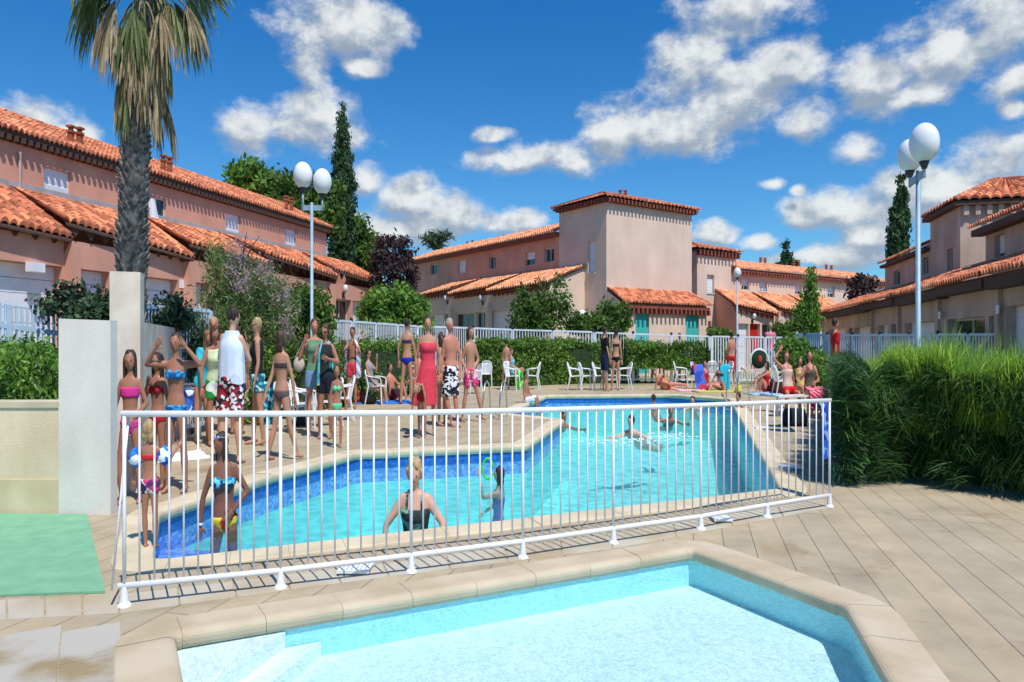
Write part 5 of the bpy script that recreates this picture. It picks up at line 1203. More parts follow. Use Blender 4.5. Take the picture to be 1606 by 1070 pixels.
def pts_line(P, n):
    """P=[(px, pytop, Y)...] -> evenly spaced posts"""
    W = [A(*p) for p in P]; seg = [(Vector(b[:2]) - Vector(a[:2])).length for a, b in zip(W, W[1:])]; T = sum(seg); out = []
    for i in range(n + 1):
        s = T * i / n; k = 0
        while k < len(seg) - 1 and s > seg[k]: s -= seg[k]; k += 1
        out.append(tuple(Vector(W[k]).lerp(Vector(W[k + 1]), min(1, s / seg[k]))))
    return out
def fences():
    fence('white picket fence with pointed slats above the hedge at the far left', pts_line([(-80, 463, 11.2), (96, 492, 12.6)], 2), FENCEB, .078, .040, True, cap=False)
    fence('pale fence showing between the white pillar and the feathery bush', pts_line([(225, 478, 14.8), (330, 486, 17.0)], 2), FENCEB, .10, .034)
    fence('tall white slatted fence behind the standing women with towels', pts_line([(440, 497, 21.5), (548, 503, 26.5), (655, 511, 31.5)], 6), FENCE, .12, .045)
    fence('white bar fence running along the far side of the pool behind the hedge', pts_line([(655, 511, 32), (745, 514, 35.5), (815, 517, 36), (930, 520, 36)], 5), FENCE, .14, .04)
    fence('thin white bar fence in front of the teal doors', pts_line([(933, 521, 36), (1113, 527, 36)], 3), FENCE, .14, .025)
    fence('white bar fence right of the teal doors, behind the man in red shorts', pts_line([(1116, 527, 35.6), (1242, 529, 35.2)], 3), FENCE, .13, .05)
    fence('pale blue bar fence beyond the feathery hedge at the right', pts_line([(1262, 525, 31), (1420, 524, 26), (1606, 523, 21), (1700, 522, 19)], 9), FENCEB, .115, .05)
    # rigid panels by the gate
    r = thing('panel_gate', 'pale blue solid gate panel right of the yellow-green shrub', 'gate', (*A(1268, 0, 33)[:2], 0))
    a, b = A(1250, 527, 32.5), A(1287, 527, 31.5); mb = MB(); d = Vector((b[0] - a[0], b[1] - a[1])); mb.box(((a[0] + b[0]) / 2, (a[1] + b[1]) / 2, 1.0), (d.length, .04, 1.5), math.atan2(d.y, d.x)); mb.build('panel', FENCEB, r)
    for p in (a, b): MB().box((p[0], p[1], .9), (.08, .08, 1.8)).build('post', FENCEB, r)
    r = thing('parasol', 'white parasol top behind the bush near the annex', 'parasol', (*A(913, 0, 38.5)[:2], 0))
    c = A(913, 486, 38.8); mb = MB(); n = 8; rings = []
    for k, (rad, dz) in enumerate(((.02, 0), (.3, -.07), (.62, -.26), (.78, -.5), (.79, -.56))): rings.append([(c[0] + math.cos(2 * math.pi * i / n) * rad, c[1] + math.sin(2 * math.pi * i / n) * rad, c[2] + dz) for i in range(n)])
    mb.loft(rings, False); mb.build('canopy', SHUT, r); MB().tube([(c[0], c[1], 0), (c[0], c[1], c[2] + .05)], .025, 8).build('pole', SHUT, r)
fences()

GALV = mat('grey_blue_pole', srgb(150,176,188), .45, srgb(136,162,176), scale=6, metal=.1)
GLOBE = mat('opal_globe', (.82,.83,.85), .12, (.78,.79,.82), scale=3, spec=.6, sub=.0)
LDARK = mat('lamp_collar', (.06,.065,.07), .5)
def lamp(label, px, Y, ptop, globes, pw, m=GALV, group=None, arm=True):
    x, y = (px - 803) / F * Y, Y; zt = ZY(ptop, Y); r = thing('street_lamp', label, 'lamp', (x, y, 0), group)
    MB().tube([(x, y, 0), (x, y, .3), (x, y, .32), (x, y, zt)], [pw * 1.3, pw * 1.25, pw, pw * .8], 12).build('pole', m, r, True)
    G0 = [Vector(A(g[0], g[1], g[3] if len(g) > 3 else Y)) for g in globes]
    if arm:
        zb = zt - .10; a, b = G0[0], G0[1]; mb = MB(); pa, pb = Vector((a.x, a.y, zb)), Vector((b.x, b.y, zb)); d = pb - pa
        mb.box(((pa.x + pb.x) / 2, (pa.y + pb.y) / 2, zb), (d.length + .05, .045, .10), math.atan2(d.y, d.x)); mb.build('cross_arm', m, r)
    for g, g0 in zip(globes, G0):
        rad = g[2]; b = MB().ell(g0, (rad, rad, rad * g[4] if len(g) > 4 else rad), 28, 18).build('globe', GLOBE, r, True)
        mb = MB(); zb_ = zt - .16 if arm else zt - .02
        mb.tube([(g0.x, g0.y, zb_), (g0.x, g0.y, g0.z - rad * 1.18)], .028, 8); mb.build('stem', m, r, True)
        mb = MB(); mb.tube([(g0.x, g0.y, g0.z - rad * 1.32), (g0.x, g0.y, g0.z - rad * .92)], [.045, .10], 14); mb.build('collar', LDARK, r, True)
lamp('two-globe lamp post standing in front of the tall cypress', 489, 19.3, 318, [(475, 275, .255), (505.5, 285, .25)], .05)
lamp('tall two-globe lamp post rising out of the feathery hedge at the right', 1440, 14.5, 268, [(1427, 244, .245, 15.0), (1449.5, 224, .275, 14.1)], .055)
lamp('small single-globe lamp post far away by the red door', 1156, 38.5, 440, [(1156.5, 428, .20)], .05, arm=False)

# ---------------------------------------------------------------- plastic chairs
PLASTIC = mat('white_plastic', (.82,.83,.84), .35, (.78,.79,.80), scale=4, spec=.5)
def make_chair():
    r = thing('garden_chair', 'x', 'chair')
    def o(n, mb, p=r, sm=False): return obj(n, mb, PLASTIC, p, sm, local=True)
    mb = MB(); rings = []
    for y, z in ((-.23, .425), (-.22, .44), (0, .43), (.2, .42), (.21, .405)): rings.append([(-.22, y, z - .012), (.22, y, z - .012), (.22, y, z + .012), (-.22, y, z + .012)])
    mb.loft(rings); o('seat', mb)
    mb = MB(); arch = [(-.215, .20, .42), (-.235, .25, .60), (-.235, .29, .72), (-.19, .32, .80), (-.08, .335, .835), (.08, .335, .835), (.19, .32, .80), (.235, .29, .72), (.235, .25, .60), (.215, .20, .42)]
    mb.tube(arch, .02, 6, flat=1.5)
    for k in range(-3, 4):
        x = k * .058; top = .80 - abs(k) * .012; mb.tube([(x, .205, .43), (x, .262, .62), (x * 1.02, .32, top)], .019, 6, flat=.35)
    mb.tube([(-.2, .30, .745), (0, .325, .765), (.2, .30, .745)], .022, 6); o('backrest', mb)
    for s in (-1, 1):
        mb = MB(); mb.tube([(s * .235, .27, .68), (s * .265, .12, .655), (s * .27, -.10, .645), (s * .262, -.24, .62), (s * .25, -.27, .54)], .02, 6, flat=.9); o('arm', mb)
        mb = MB(); mb.tube([(s * .25, -.27, .56), (s * .245, -.26, .40), (s * .262, -.30, .0)], [.022, .026, .018], 6); o('leg', mb)
        mb = MB(); mb.tube([(s * .215, .20, .43), (s * .23, .26, .2), (s * .25, .31, .0)], [.026, .022, .018], 6); o('leg', mb)
    return r
CH = make_chair(); used = [False]
def chair(px, py, rot, label, group='white plastic garden chairs'):
    c = CH if not used[0] else copy_tree(CH); used[0] = True
    x, y = G(px, py); c.location = (x, y, 0); c.rotation_euler = (0, 0, math.radians(rot)); c['label'] = label; c['category'] = 'chair'; c['group'] = group
    return c
# rot 0: faces the camera; 90: faces right (+x); -90: faces left
for a in [(455, 678, 60, 'white chair behind the walking bather in the dark bikini'), (478, 672, 95, 'white chair left of the woman holding the turquoise towel'),
          (515, 668, -60, 'white chair behind the little girl in the green bikini'), (536, 660, -70, 'white chair beside the boy with the striped towel'),
          (294, 690, 20, 'white chair by the white wall with a blue patterned cloth on it'),
          (590, 634, 80, 'white chair under the seated woman in the grey top'), (612, 618, 0, 'white chair under the man in the white cap'),
          (651, 620, 150, 'white chair right of the woman in the blue bikini bottom'), (703, 622, 30, 'white chair behind the red dress'),
          (743, 618, -60, 'white chair behind the person in pink shorts'), (763, 607, 0, 'white chair with the small boy standing on it'),
          (803, 612, 70, 'white chair under the seated woman in turquoise'), (836, 611, -100, 'white chair between the seated woman and the boy at the pool edge'),
          (902, 612, 80, 'leftmost of the empty white chairs before the long hedge'), (919, 611.5, 100, 'second empty white chair from the left before the long hedge'),
          (941, 611, 75, 'white chair beside the man in the black shirt'), (955, 611, 110, 'white chair half hidden behind the couple in black'), (979, 610.5, -85, 'empty white chair right of the woman in the black bikini'),
          (1068, 609, 80, 'white chair left of the sunbathing women'), (1096, 610, 60, 'white chair draped with a blue and red towel'), (1114, 607, 180, 'white round-backed chair behind the sunbathing women'),
          (1137, 608, -80, 'white chair draped with a turquoise towel'), (1190, 606, 180, 'white chair holding the green bag'), (1226, 622, 90, 'white chair left of the group on the bench')]:
    chair(*a)

# ---------------------------------------------------------------- pool ladders
STEEL = mat('stainless_steel', (.62,.64,.66), .25, (.55,.57,.6), metal=.9, spec=.6)
def ladder(label, px, py, ang, h=.75, w=.5):
    x, y = G(px, py); r = thing('pool_ladder', label, 'ladder', (x, y, 0)); d = Vector((math.cos(ang), math.sin(ang), 0)); s = Vector((-d.y, d.x, 0)); c = Vector((x, y, 0))
    for k in (-1, 1):
        p = c + s * (k * w / 2); pts = [p - d * .55, p - d * .42 + Vector((0, 0, h * .6)), p - d * .28 + Vector((0, 0, h * .93)), p - d * .1 + Vector((0, 0, h)), p + d * .05 + Vector((0, 0, h * .88)), p + d * .13 + Vector((0, 0, h * .5)), p + d * .18 + Vector((0, 0, 0)), p + d * .18 + Vector((0, 0, -.8))]
        MB().tube(pts, .021, 8).build('handrail', STEEL, r, True)
    for i in range(3):
        z = -.15 - i * .25; p = c + d * .18; MB().tube([p - s * w / 2 + Vector((0, 0, z)), p + s * w / 2 + Vector((0, 0, z))], .02, 8).build('rung', STEEL, r)
ladder('stainless steel pool ladder at the near side of the deck peninsula', 779, 655, math.radians(72), .72)
ladder('stainless steel ladder rails at the far right pool corner', 1152, 632, math.radians(215), .85, .45)

# ---------------------------------------------------------------- towels, bags and the like
def cloth_flat(name, label, px, py, w, l, ang, m, z=.02, wob=.015, cat='towel', group=None):
    x, y = G(px, py); c, s = math.cos(ang), math.sin(ang); n, k = 8, 12; V = []; mbv = []
    for i in range(n + 1):
        for j in range(k + 1):
            u, v = (i / n - .5) * w, (j / k - .5) * l; V.append((x + u * c - v * s + RNG.normal(0, .006), y + u * s + v * c + RNG.normal(0, .006), z + abs(RNG.normal(0, wob))))
    V2 = [(a, b, .004) for a, b, cc in V]; mb = MB(); F_ = [(i * (k + 1) + j, (i + 1) * (k + 1) + j, (i + 1) * (k + 1) + j + 1, i * (k + 1) + j + 1) for i in range(n) for j in range(k)]
    mb.add(V, F_); edge = [i * (k + 1) for i in range(n + 1)] + [n * (k + 1) + j for j in range(1, k + 1)] + [i * (k + 1) + k for i in range(n - 1, -1, -1)] + [j for j in range(k - 1, 0, -1)]
    base = len(mb.v); mb.v += V2; e2 = [base + q for q in edge]; N2 = len(edge)
    for q in range(N2): mb.f.append((edge[q], e2[q], e2[(q + 1) % N2], edge[(q + 1) % N2])); mb.mi.append(0)
    o = mb.build(name, m, None, True); return tag(o, label, cat, group)
def bag(label, px, py, w, h, d, m, ang=0, handles=True, name='beach_bag', cat='bag'):
    x, y = G(px, py); r = thing(name, label, cat, (x, y, 0)); c, s = math.cos(ang), math.sin(ang); rings = []
    for k, (z, f) in enumerate(((0.004, .80), (.04 * h, .95), (.35 * h, 1.05), (.75 * h, .95), (h, .82))):
        R_ = []
        for i in range(16):
            a = 2 * math.pi * i / 16; u = math.copysign(abs(math.cos(a)) ** .6, math.cos(a)) * w / 2 * f; v = math.copysign(abs(math.sin(a)) ** .6, math.sin(a)) * d / 2 * f * (1 if k < 3 else .7); R_.append((x + u * c - v * s, y + u * s + v * c, z + (RNG.normal(0, .008) if k > 1 else 0)))
        rings.append(R_)
    MB().loft(rings).build('bag_body', m, r, True)
    if handles:
        for q in (-1, 1):
            MB().tube([(x - w * .25 * c, y - w * .25 * s + q * .03, h * .95), (x - w * .18 * c, y - w * .18 * s + q * .04, h * 1.35), (x + w * .18 * c, y + w * .18 * s + q * .04, h * 1.35), (x + w * .25 * c, y + w * .25 * s + q * .03, h * .95)], .012, 6).build('handle', m, r, True)
    return r
def drape(name, label, px, py, w, ztop, zlow, ang, m, lean=.1, cat='towel', wob=.03, back=True):
    x, y = G(px, py); c, s = math.cos(ang), math.sin(ang); V = []; n, k = 10, 8
    prof = [(-.05 - lean * .5, ztop - (ztop - zlow) * .45), (-.04, ztop - .05), (0, ztop)] if back else [(0, ztop)]
    prof += [(.04 + lean * t, ztop - (ztop - zlow) * t) for t in (.1, .3, .5, .7, .85, 1)]
    for i in range(n + 1):
        u = (i / n - .5) * w
        for (o, z) in prof:
            o2 = o + wob * math.sin(i * 1.7) * (ztop - z) / max(.2, ztop - zlow); V.append((x + u * c + o2 * s, y + u * s - o2 * c, z - abs(RNG.normal(0, .006))))
    P_ = len(prof); mb = MB(); mb.add(V, [(i * P_ + j, (i + 1) * P_ + j, (i + 1) * P_ + j + 1, i * P_ + j + 1) for i in range(n) for j in range(P_ - 1)])
    return tag(mb.build(name, m, None, True), label, cat)
cw = lambda *c: mat('cloth_%d_%d_%d' % c, srgb(*c), .95, tuple(x * .82 for x in srgb(*c)), scale=9, bump=.3, bscale=60)
BLUEPAT = pattern_mat('blue_flower_cloth', [srgb(20,70,170), srgb(40,110,210), srgb(210,225,240), srgb(20,60,150)], 9)
def items():
    drape('beach_towel', 'blue patterned towel hanging at the right end of the white railing', 1290, 784, .16, .94, .40, math.radians(28), pattern_mat('deep_blue_cloth', [srgb(15,55,150), srgb(25,90,190), srgb(120,160,215), srgb(10,45,130)], 12), .02, back=False)
    drape('beach_towel', 'blue towel with a red patch over a chair arm by the sunbathers', 1094, 612, .55, .80, .06, math.radians(20), pattern_mat('blue_red_cloth', [srgb(30,70,170), srgb(60,100,200), srgb(190,40,70)], 2.2, 'noise'), .3)
    drape('beach_towel', 'turquoise towel hanging over a chair behind the sunbathers', 1137, 612, .42, .80, .05, math.radians(-10), cw(40,190,215), .12)
    drape('beach_cloth', 'blue and white cloth over the chair by the white wall', 294, 695, .42, .80, .44, math.radians(10), BLUEPAT, .02)
    cloth_flat('beach_towel', 'bright blue towel lying in front of the chairs under the bikini woman', 618, 632, 2.6, .9, .15, cw(40,120,210))
    cloth_flat('beach_towel', 'light blue towel on the ground under the woman in the red suit', 1197, 619, 1.3, .9, .1, cw(150,190,225))
    cloth_flat('beach_towel', 'yellow-green towel under the two sunbathing women', 1120, 615, 1.7, .8, .1, cw(190,190,80))
    cloth_flat('beach_towel', 'white towel lying behind the girls by the white wall', 262, 720, 1.3, .9, .6, cw(236,236,240))
    cloth_flat('beach_towel', 'pink striped towel under the reclining sunbather', 1082, 613, 1.2, .7, .05, pattern_mat('pink_stripes', [srgb(215,80,120), srgb(240,220,225)], 4, 'wavex'))
    bag('red beach bag on the ground left of the seated woman in grey', 563, 632, .42, .3, .25, cw(205,50,60), handles=False)
    bag('black bag under the chair near the red bag', 578, 634, .5, .22, .3, cw(25,25,28), handles=False)
    bag('dark bag standing under the chairs left of the towel women', 470, 668, .5, .35, .3, cw(40,55,55))
    bag('woven straw basket left of the reclining sunbather', 1043, 611, .42, .36, .3, cw(196,140,90), name='straw_basket', cat='basket')
    bag('dark red crate beside the woman on the light blue towel', 1217, 618, .5, .42, .4, cw(70,30,32), handles=False, name='cool_box', cat='box')
    bag('dark grey bag under the group seated on the bench', 1246, 668, .6, .3, .4, cw(40,42,50), handles=False)
    bag('yellow bucket near the far ladder', 1158, 616, .25, .2, .25, cw(215,200,90), name='bucket', cat='bucket')
    # bright green swim ring leaning on the chair
    x, y = G(815, 611); mb = MB(); mb.tube([(x + .26 * math.cos(a) * .45, y + .16 * math.cos(a), .31 + .24 * math.sin(a)) for a in [i * math.pi / 10 for i in range(20)]] , .065, 8); 
    tag(mb.build('swim_ring', mat('lime_plastic', srgb(70,225,50), .4), None, True), 'bright green inflatable ring leaning under the seated woman in turquoise', 'swim ring')
    # green cool bag with white frame on a chair back
    r = thing('backpack', 'green and white round bag with a red figure, hung on a chair back', 'bag', (*G(1190, 607), 0)); x, y = G(1190, 609); mb = MB()
    mb.ell((x, y, .92), (.36, .12, .30), 16, 10); mb.build('bag_body', cw(25,60,40), r, True)
    mb = MB(); mb.tube([(x + .40 * math.cos(a), y - .06, .90 + .33 * math.sin(a)) for a in [i * math.pi / 12 - .35 for i in range(16)]], .04, 8); mb.build('piping', cw(225,240,235), r, True)
    mb = MB(); mb.ell((x + .02, y - .12, .93), (.09, .03, .12), 10, 8); mb.build('patch', cw(220,60,50), r, True)
    # bench under the group at the right
    a, b = G(1222, 655), G(1288, 652); r = thing('bench', 'low white bench the three women sit on beside the feathery hedge', 'bench', (a[0], a[1], 0)); d = Vector((b[0] - a[0], b[1] - a[1])); ang = math.atan2(d.y, d.x); cx, cy = (a[0] + b[0]) / 2, (a[1] + b[1]) / 2 + .25
    mb = MB()
    for k in range(3): mb.box((cx, cy + (k - 1) * .14, .40), (d.length, .12, .035), ang)
    mb.build('seat', PLASTIC, r)
    for t in (-.42, .42):
        mb = MB(); mb.box((cx + d.x * t, cy + d.y * t - .16, .19), (.05, .05, .38), ang); mb.box((cx + d.x * t, cy + d.y * t + .16, .19), (.05, .05, .38), ang); mb.build('leg', PLASTIC, r)
    # drain cover and skimmer plates
    m = mat('white_grate', srgb(236,240,244), .4)
    for i, (px, py, w, l) in enumerate(((558, 897, .30, .22), (1130, 817, .22, .22), (1194, 673, .34, .2), (1240, 736, .34, .22))):
        x, y = G(px, py); mb = MB(); n = 7
        for k in range(n): mb.box((x - w / 2 + (k + .5) * w / n, y, .030), (w / n * .8, l, .012), 0)
        mb.box((x, y + l / 2 + .012, .028), (w, .02, .02)); mb.box((x, y - l / 2 - .012, .028), (w, .02, .02))
        tag(mb.build('skimmer_lid', m), ['small white grating by the railing at the left half of the front edge', 'white plastic lid on the deck beneath the right part of the railing', 'white lid on the right pool deck, the farther of two', 'white lid on the right pool deck, the nearer of two'][i], 'lid', 'white lids on the pool deck')
items()
# ================================================================== PEOPLE
def remesh(mb, voxel, smooth=3, fac=.5):
    me = bpy.data.meshes.new('tmp'); me.from_pydata(mb.v, [], mb.f); me.update(); o = bpy.data.objects.new('tmp', me); COL.objects.link(o)
    m = o.modifiers.new('r', 'REMESH'); m.mode = 'VOXEL'; m.voxel_size = voxel
    if smooth: s = o.modifiers.new('s', 'SMOOTH'); s.factor = fac; s.iterations = smooth
    dg = bpy.context.evaluated_depsgraph_get(); ev = o.evaluated_get(dg); r = ev.to_mesh(); 
    n = len(r.vertices); co_ = np.empty(n * 3); r.vertices.foreach_get('co', co_); F_ = [tuple(p.vertices) for p in r.polygons]; ev.to_mesh_clear()
    bpy.data.objects.remove(o); bpy.data.meshes.remove(me); return co_.reshape(-1, 3), F_
def skin_mat(i, c): return mat('skin_%d' % i, c, .5, tuple(x * y for x, y in zip(c, (.86, .78, .72))), scale=4, spec=.4, lo=.3, hi=.8)
SK = [skin_mat(0, srgb(190,140,114)), skin_mat(1, srgb(172,120,96)), skin_mat(2, srgb(214,168,146)), skin_mat(3, srgb(138,92,72)), skin_mat(4, srgb(200,136,112))]
HAIRM = {'dark': mat('dark_hair', (.022,.015,.012), .5, (.05,.035,.025), scale=30, stretch=(1, 1, .15), bump=.5, bscale=90), 'brown': mat('brown_hair', (.09,.05,.028), .5, (.05,.028,.018), scale=30, stretch=(1, 1, .15), bump=.5, bscale=90),
         'blond': mat('blond_hair', (.50,.36,.18), .5, (.34,.22,.11), scale=30, stretch=(1, 1, .15), bump=.5, bscale=90), 'red': mat('auburn_hair', (.30,.14,.06), .5, (.18,.08,.04), scale=30, stretch=(1, 1, .15), bump=.5, bscale=90),
         'grey': mat('grey_hair', (.45,.42,.38), .5, (.3,.28,.25), scale=30, bump=.5, bscale=90)}
EYE = mat('eye_dark', (.03,.02,.015), .2, spec=.6); LIP = mat('lip', srgb(168,84,76), .4)
PROF = [(-.075,.050,.045), (-.035,.090,.064), (0,.100,.070), (.045,.092,.062), (.09,.075,.052), (.14,.080,.055), (.20,.094,.066), (.25,.102,.060), (.285,.098,.046), (.31,.045,.036)]
def prof_at(s):
    for a, b in zip(PROF, PROF[1:]):
        if s <= b[0]: k = (s - a[0]) / (b[0] - a[0]); k = max(0, k); return a[1] + (b[1] - a[1]) * k, a[2] + (b[2] - a[2]) * k
    return PROF[-1][1:]
V3 = lambda p: Vector(p)
def person(label, at, h, rot=0, spine=(0, 0, 1), head=(0, -.05, 1), face=None, aL=((-.25, 0, -1), (-.1, -.1, -1)), aR=((.25, 0, -1), (.1, -.1, -1)), lL=((-.06, 0, -1), (0, 0, -1)), lR=((.06, 0, -1), (0, 0, -1)),
           skin=0, hair=('dark', 'short'), wear=(), build=1.0, kid=0.0, base=None, group=None, vox=None, category='person', hold=None):
    """at = (x, y) of the feet (or of the pelvis when base = pelvis height in metres is given). Directions are in place axes:
    x right, y away, z up. rot = the way the body faces in degrees: 0 to the camera, 180 away, 90 to the right, -90 left."""
    a = math.radians(rot); fw = Vector((math.sin(a), -math.cos(a), 0)); lat = Vector((math.cos(a), math.sin(a), 0)); sp = V3(spine).normalized()
    fwd = (fw - sp * fw.dot(sp)).normalized(); lat = (lat - sp * lat.dot(sp)).normalized() if abs(lat.dot(sp)) < .9 else lat
    sgn = 1 if lat.x >= 0 else -1
    if abs(lat.x) < .05: sgn = 1
    SL, SR = -lat * sgn, lat * sgn
    hb = build; hs = 1 + kid * .35                   # children have bigger heads
    P = Vector((0, 0, 0)); hip = {}; J = {}
    for k, S_, l in (('L', SL, lL), ('R', SR, lR)):
        hp = P + S_ * .052 * h * hb - sp * .02 * h; kn = hp + V3(l[0]).normalized() * .245 * h; an = kn + V3(l[1]).normalized() * .235 * h
        ft = V3(l[2]).normalized() if len(l) > 2 else Vector((fw.x, fw.y, -.12)).normalized()
        J['h' + k], J['k' + k], J['a' + k], J['f' + k] = hp, kn, an, ft
    for k, S_, m in (('L', SL, aL), ('R', SR, aR)):
        sh = P + sp * .275 * h + S_ * .098 * h * (1 + (hb - 1) * .8); el = sh + V3(m[0]).normalized() * .165 * h; wr = el + V3(m[1]).normalized() * .15 * h
        J['s' + k], J['e' + k], J['w' + k] = sh, el, wr; J['d' + k] = V3(m[2]).normalized() if len(m) > 2 else V3(m[1]).normalized()
    nk = P + sp * .30 * h; hd = V3(head).normalized(); hc = nk + hd * .098 * h * (1 + kid * .12); fc = V3(face) if face else fw; fc = (fc - hd * fc.dot(hd)).normalized(); hl = hd.cross(fc).normalized()
    low = min(min(J['a' + k].z + min(0, J['f' + k].z) * .12 * h for k in 'LR') - .035 * h, 9)
    z0 = -low if base is None else base
    off = Vector((at[0], at[1], z0))
    if base is None and len(at) > 2 and at[2]: off.z = z0 + at[2]
    if base is None:      # put the feet's midpoint on the given spot
        m_ = (J['aL'] + J['aR']) / 2; off.x -= m_.x; off.y -= m_.y
    T = lambda p: (p + off)
    r = thing('person', label, category, (at[0], at[1], max(0, 0) if base is None else 0), group)
    near = at[1] < 16; vx = vox or (.013 if at[1] < 11 else .016 if at[1] < 17 else .021); vx *= max(.7, h / 1.7)
    mb = MB(); n = 16; rings = []
    bust = 'f' in str(wear[0]) if wear else False
    for s_, A_, B_ in PROF:
        A_ *= h * hb; B_ *= h * hb; c = T(P + sp * s_ * h); rg = []
        for i in range(n):
            t = 2 * math.pi * i / n; bb = B_ * (1.25 if (.17 < s_ < .23 and math.sin(t) > 0 and bust) else 1) * (1.12 if (-.04 < s_ < .03 and math.sin(t) < 0) else 1)
            rg.append(tuple(c + lat * math.cos(t) * A_ + fwd * math.sin(t) * bb))
        rings.append(rg)
    mb.loft(rings)
    MXf = Matrix((lat, fwd, sp)).transposed()
    def seg(p, q, r0, r1, mid=None, f=.0):
        p, q = T(p), T(q)
        mb.ell(p, (r0,) * 3, 10, 7); mb.ell(q, (r1,) * 3, 10, 7)
        pts = [p.lerp(q, t) for t in (0, .3, .6, 1)]; rm = mid or (r0 * .5 + r1 * .5); mb.tube(pts, [r0, r0 * .3 + rm * .75, rm * .6 + r1 * .4, r1], 10)
    seg(nk - hd * .02 * h, hc, .029 * h, .028 * h)
    for k in 'LR':
        seg(P + (J['h' + k] - P) * .9, J['k' + k], .052 * h * hb, .031 * h * hb ** .5, .047 * h * hb); seg(J['k' + k], J['a' + k], .031 * h * hb ** .5, .0185 * h, .034 * h * hb ** .5)
        seg(P + sp * .268 * h + (J['s' + k] - P - sp * .275 * h) * .85, J['e' + k], .030 * h * hb, .021 * h, .027 * h * hb ** .6); seg(J['e' + k], J['w' + k], .021 * h, .0145 * h, .021 * h)
        an = J['a' + k]; ft = J['f' + k]; heel = an + Vector((0, 0, -.022 * h)) - ft * .018 * h; toe = an + ft * .082 * h + Vector((0, 0, -.026 * h)); 
        mb.ell(T(heel), (.020 * h,) * 3, 8, 6); p, q = T(heel), T(toe); mb.tube([p, p.lerp(q, .5), q, q + (q - p) * .18], [.021 * h, .022 * h, .019 * h, .010 * h], 10, flat=.75)
    MXh = Matrix((hl, fc, hd)).transposed(); hr = .0475 * h * hs; hcc = T(hc) + hd * .012 * h
    mb.ell(hcc, (hr * .98, hr * 1.16, hr * 1.28), 16, 12, MXh)
    mb.ell(hcc - hd * hr * .62 + fc * hr * .38, (hr * .70, hr * .66, hr * .66), 12, 8, MXh)            # jaw
    mb.ell(hcc - hd * hr * .10 + fc * hr * 1.16, (hr * .16, hr * .26, hr * .26), 8, 6, MXh)             # nose
    mb.ell(hcc + hd * hr * .18 + fc * hr * .98, (hr * .6, hr * .2, hr * .14), 8, 6, MXh)                # brow
    mb.ell(hcc - hd * hr * .50 + fc * hr * 1.04, (hr * .3, hr * .12, hr * .13), 8, 6, MXh)              # lips
    for s_ in (-1, 1): mb.ell(hcc + hl * s_ * hr * .98 - fc * hr * .05, (hr * .12, hr * .22, hr * .32), 8, 6, MXh)
    V, F_ = remesh(mb, vx)
    # hands: palm, four fingers and a thumb, rooted in the wrist
    hm = MB()
    for k in 'LR':
        d = J['d' + k]; w = T(J['w' + k]); sd = d.cross(fw); sd = sd.normalized() if sd.length > .2 else d.cross(Vector((0, 0, 1))).normalized()
        pn = d.cross(sd).normalized(); L_ = .052 * h; M3 = Matrix((sd, pn, d)).transposed()
        hm.ell(w + d * L_ * .55, (.021 * h, .0095 * h, L_ * .68), 10, 8, M3); inner = 1 if sd.dot(T(P) - w) > 0 else -1
        for i in range(4):
            u = (i - 1.5) * .0112 * h * -inner; ln = (.040, .045, .042, .033)[i] * h; b0 = w + d * L_ * .95 + sd * u; cd = (d + sd * (i - 1.5) * .09 * -inner).normalized()
            c1 = (cd + pn * .25).normalized(); c2 = (cd + pn * .7).normalized(); rr = .0052 * h
            hm.tube([b0 - cd * .012 * h, b0, b0 + cd * ln * .4, b0 + cd * ln * .4 + c1 * ln * .35, b0 + cd * ln * .4 + c1 * ln * .35 + c2 * ln * .3], [rr, rr, rr * .95, rr * .85, rr * .55], 6)
        b0 = w + d * L_ * .30 + sd * inner * .016 * h; t1 = (d * .6 + sd * inner * .8 + pn * .2).normalized(); t2 = (d * .9 + sd * inner * .35 + pn * .3).normalized(); hm.tube([b0 - t1 * .008 * h, b0 + t1 * .022 * h, b0 + t1 * .022 * h + t2 * .022 * h], [.0075 * h, .0065 * h, .004 * h], 6)
    V = [tuple(p) for p in V]; nb = len(V); F_ = list(F_) + [tuple(i + nb for i in f) for f in hm.f]; V += hm.v
    body = obj('body', (V, F_), SK[skin], r, True)
    # eyes, sunglasses
    if at[1] < 26 or 'sunglasses' in wear:
        if 'sunglasses' in wear or 'goggles_up' in wear:
            up = .95 if 'goggles_up' in wear else .12; g = MB()
            for s_ in (-1, 1): g.ell(hcc + hl * s_ * hr * .40 + hd * hr * up + fc * hr * (1.10 if up < .5 else .72), (hr * .34, hr * .12, hr * .22), 10, 6, MXh); g.tube([hcc + hl * s_ * hr * .75 + hd * hr * up + fc * hr * (1.0 if up < .5 else .65), hcc + hl * s_ * hr * 1.06 + hd * hr * up * .8 - fc * hr * .1], hr * .05, 5)
            g.build('sunglasses', mat('dark_lens', (.015,.015,.02), .1, spec=.8) if up < .5 else mat('pale_goggles', srgb(170,185,225), .2), r, True)
        else:
            for s_ in (-1, 1): MB().ell(hcc + hl * s_ * hr * .38 + hd * hr * .06 + fc * hr * 1.03, (hr * .15, hr * .10, hr * .09), 8, 6, MXh).build('eye', EYE, r, True)
        MB().ell(hcc - hd * hr * .50 + fc * hr * 1.13, (hr * .26, hr * .06, hr * .07), 8, 6, MXh).build('mouth', LIP, r, True)
    # hair
    col, style = hair
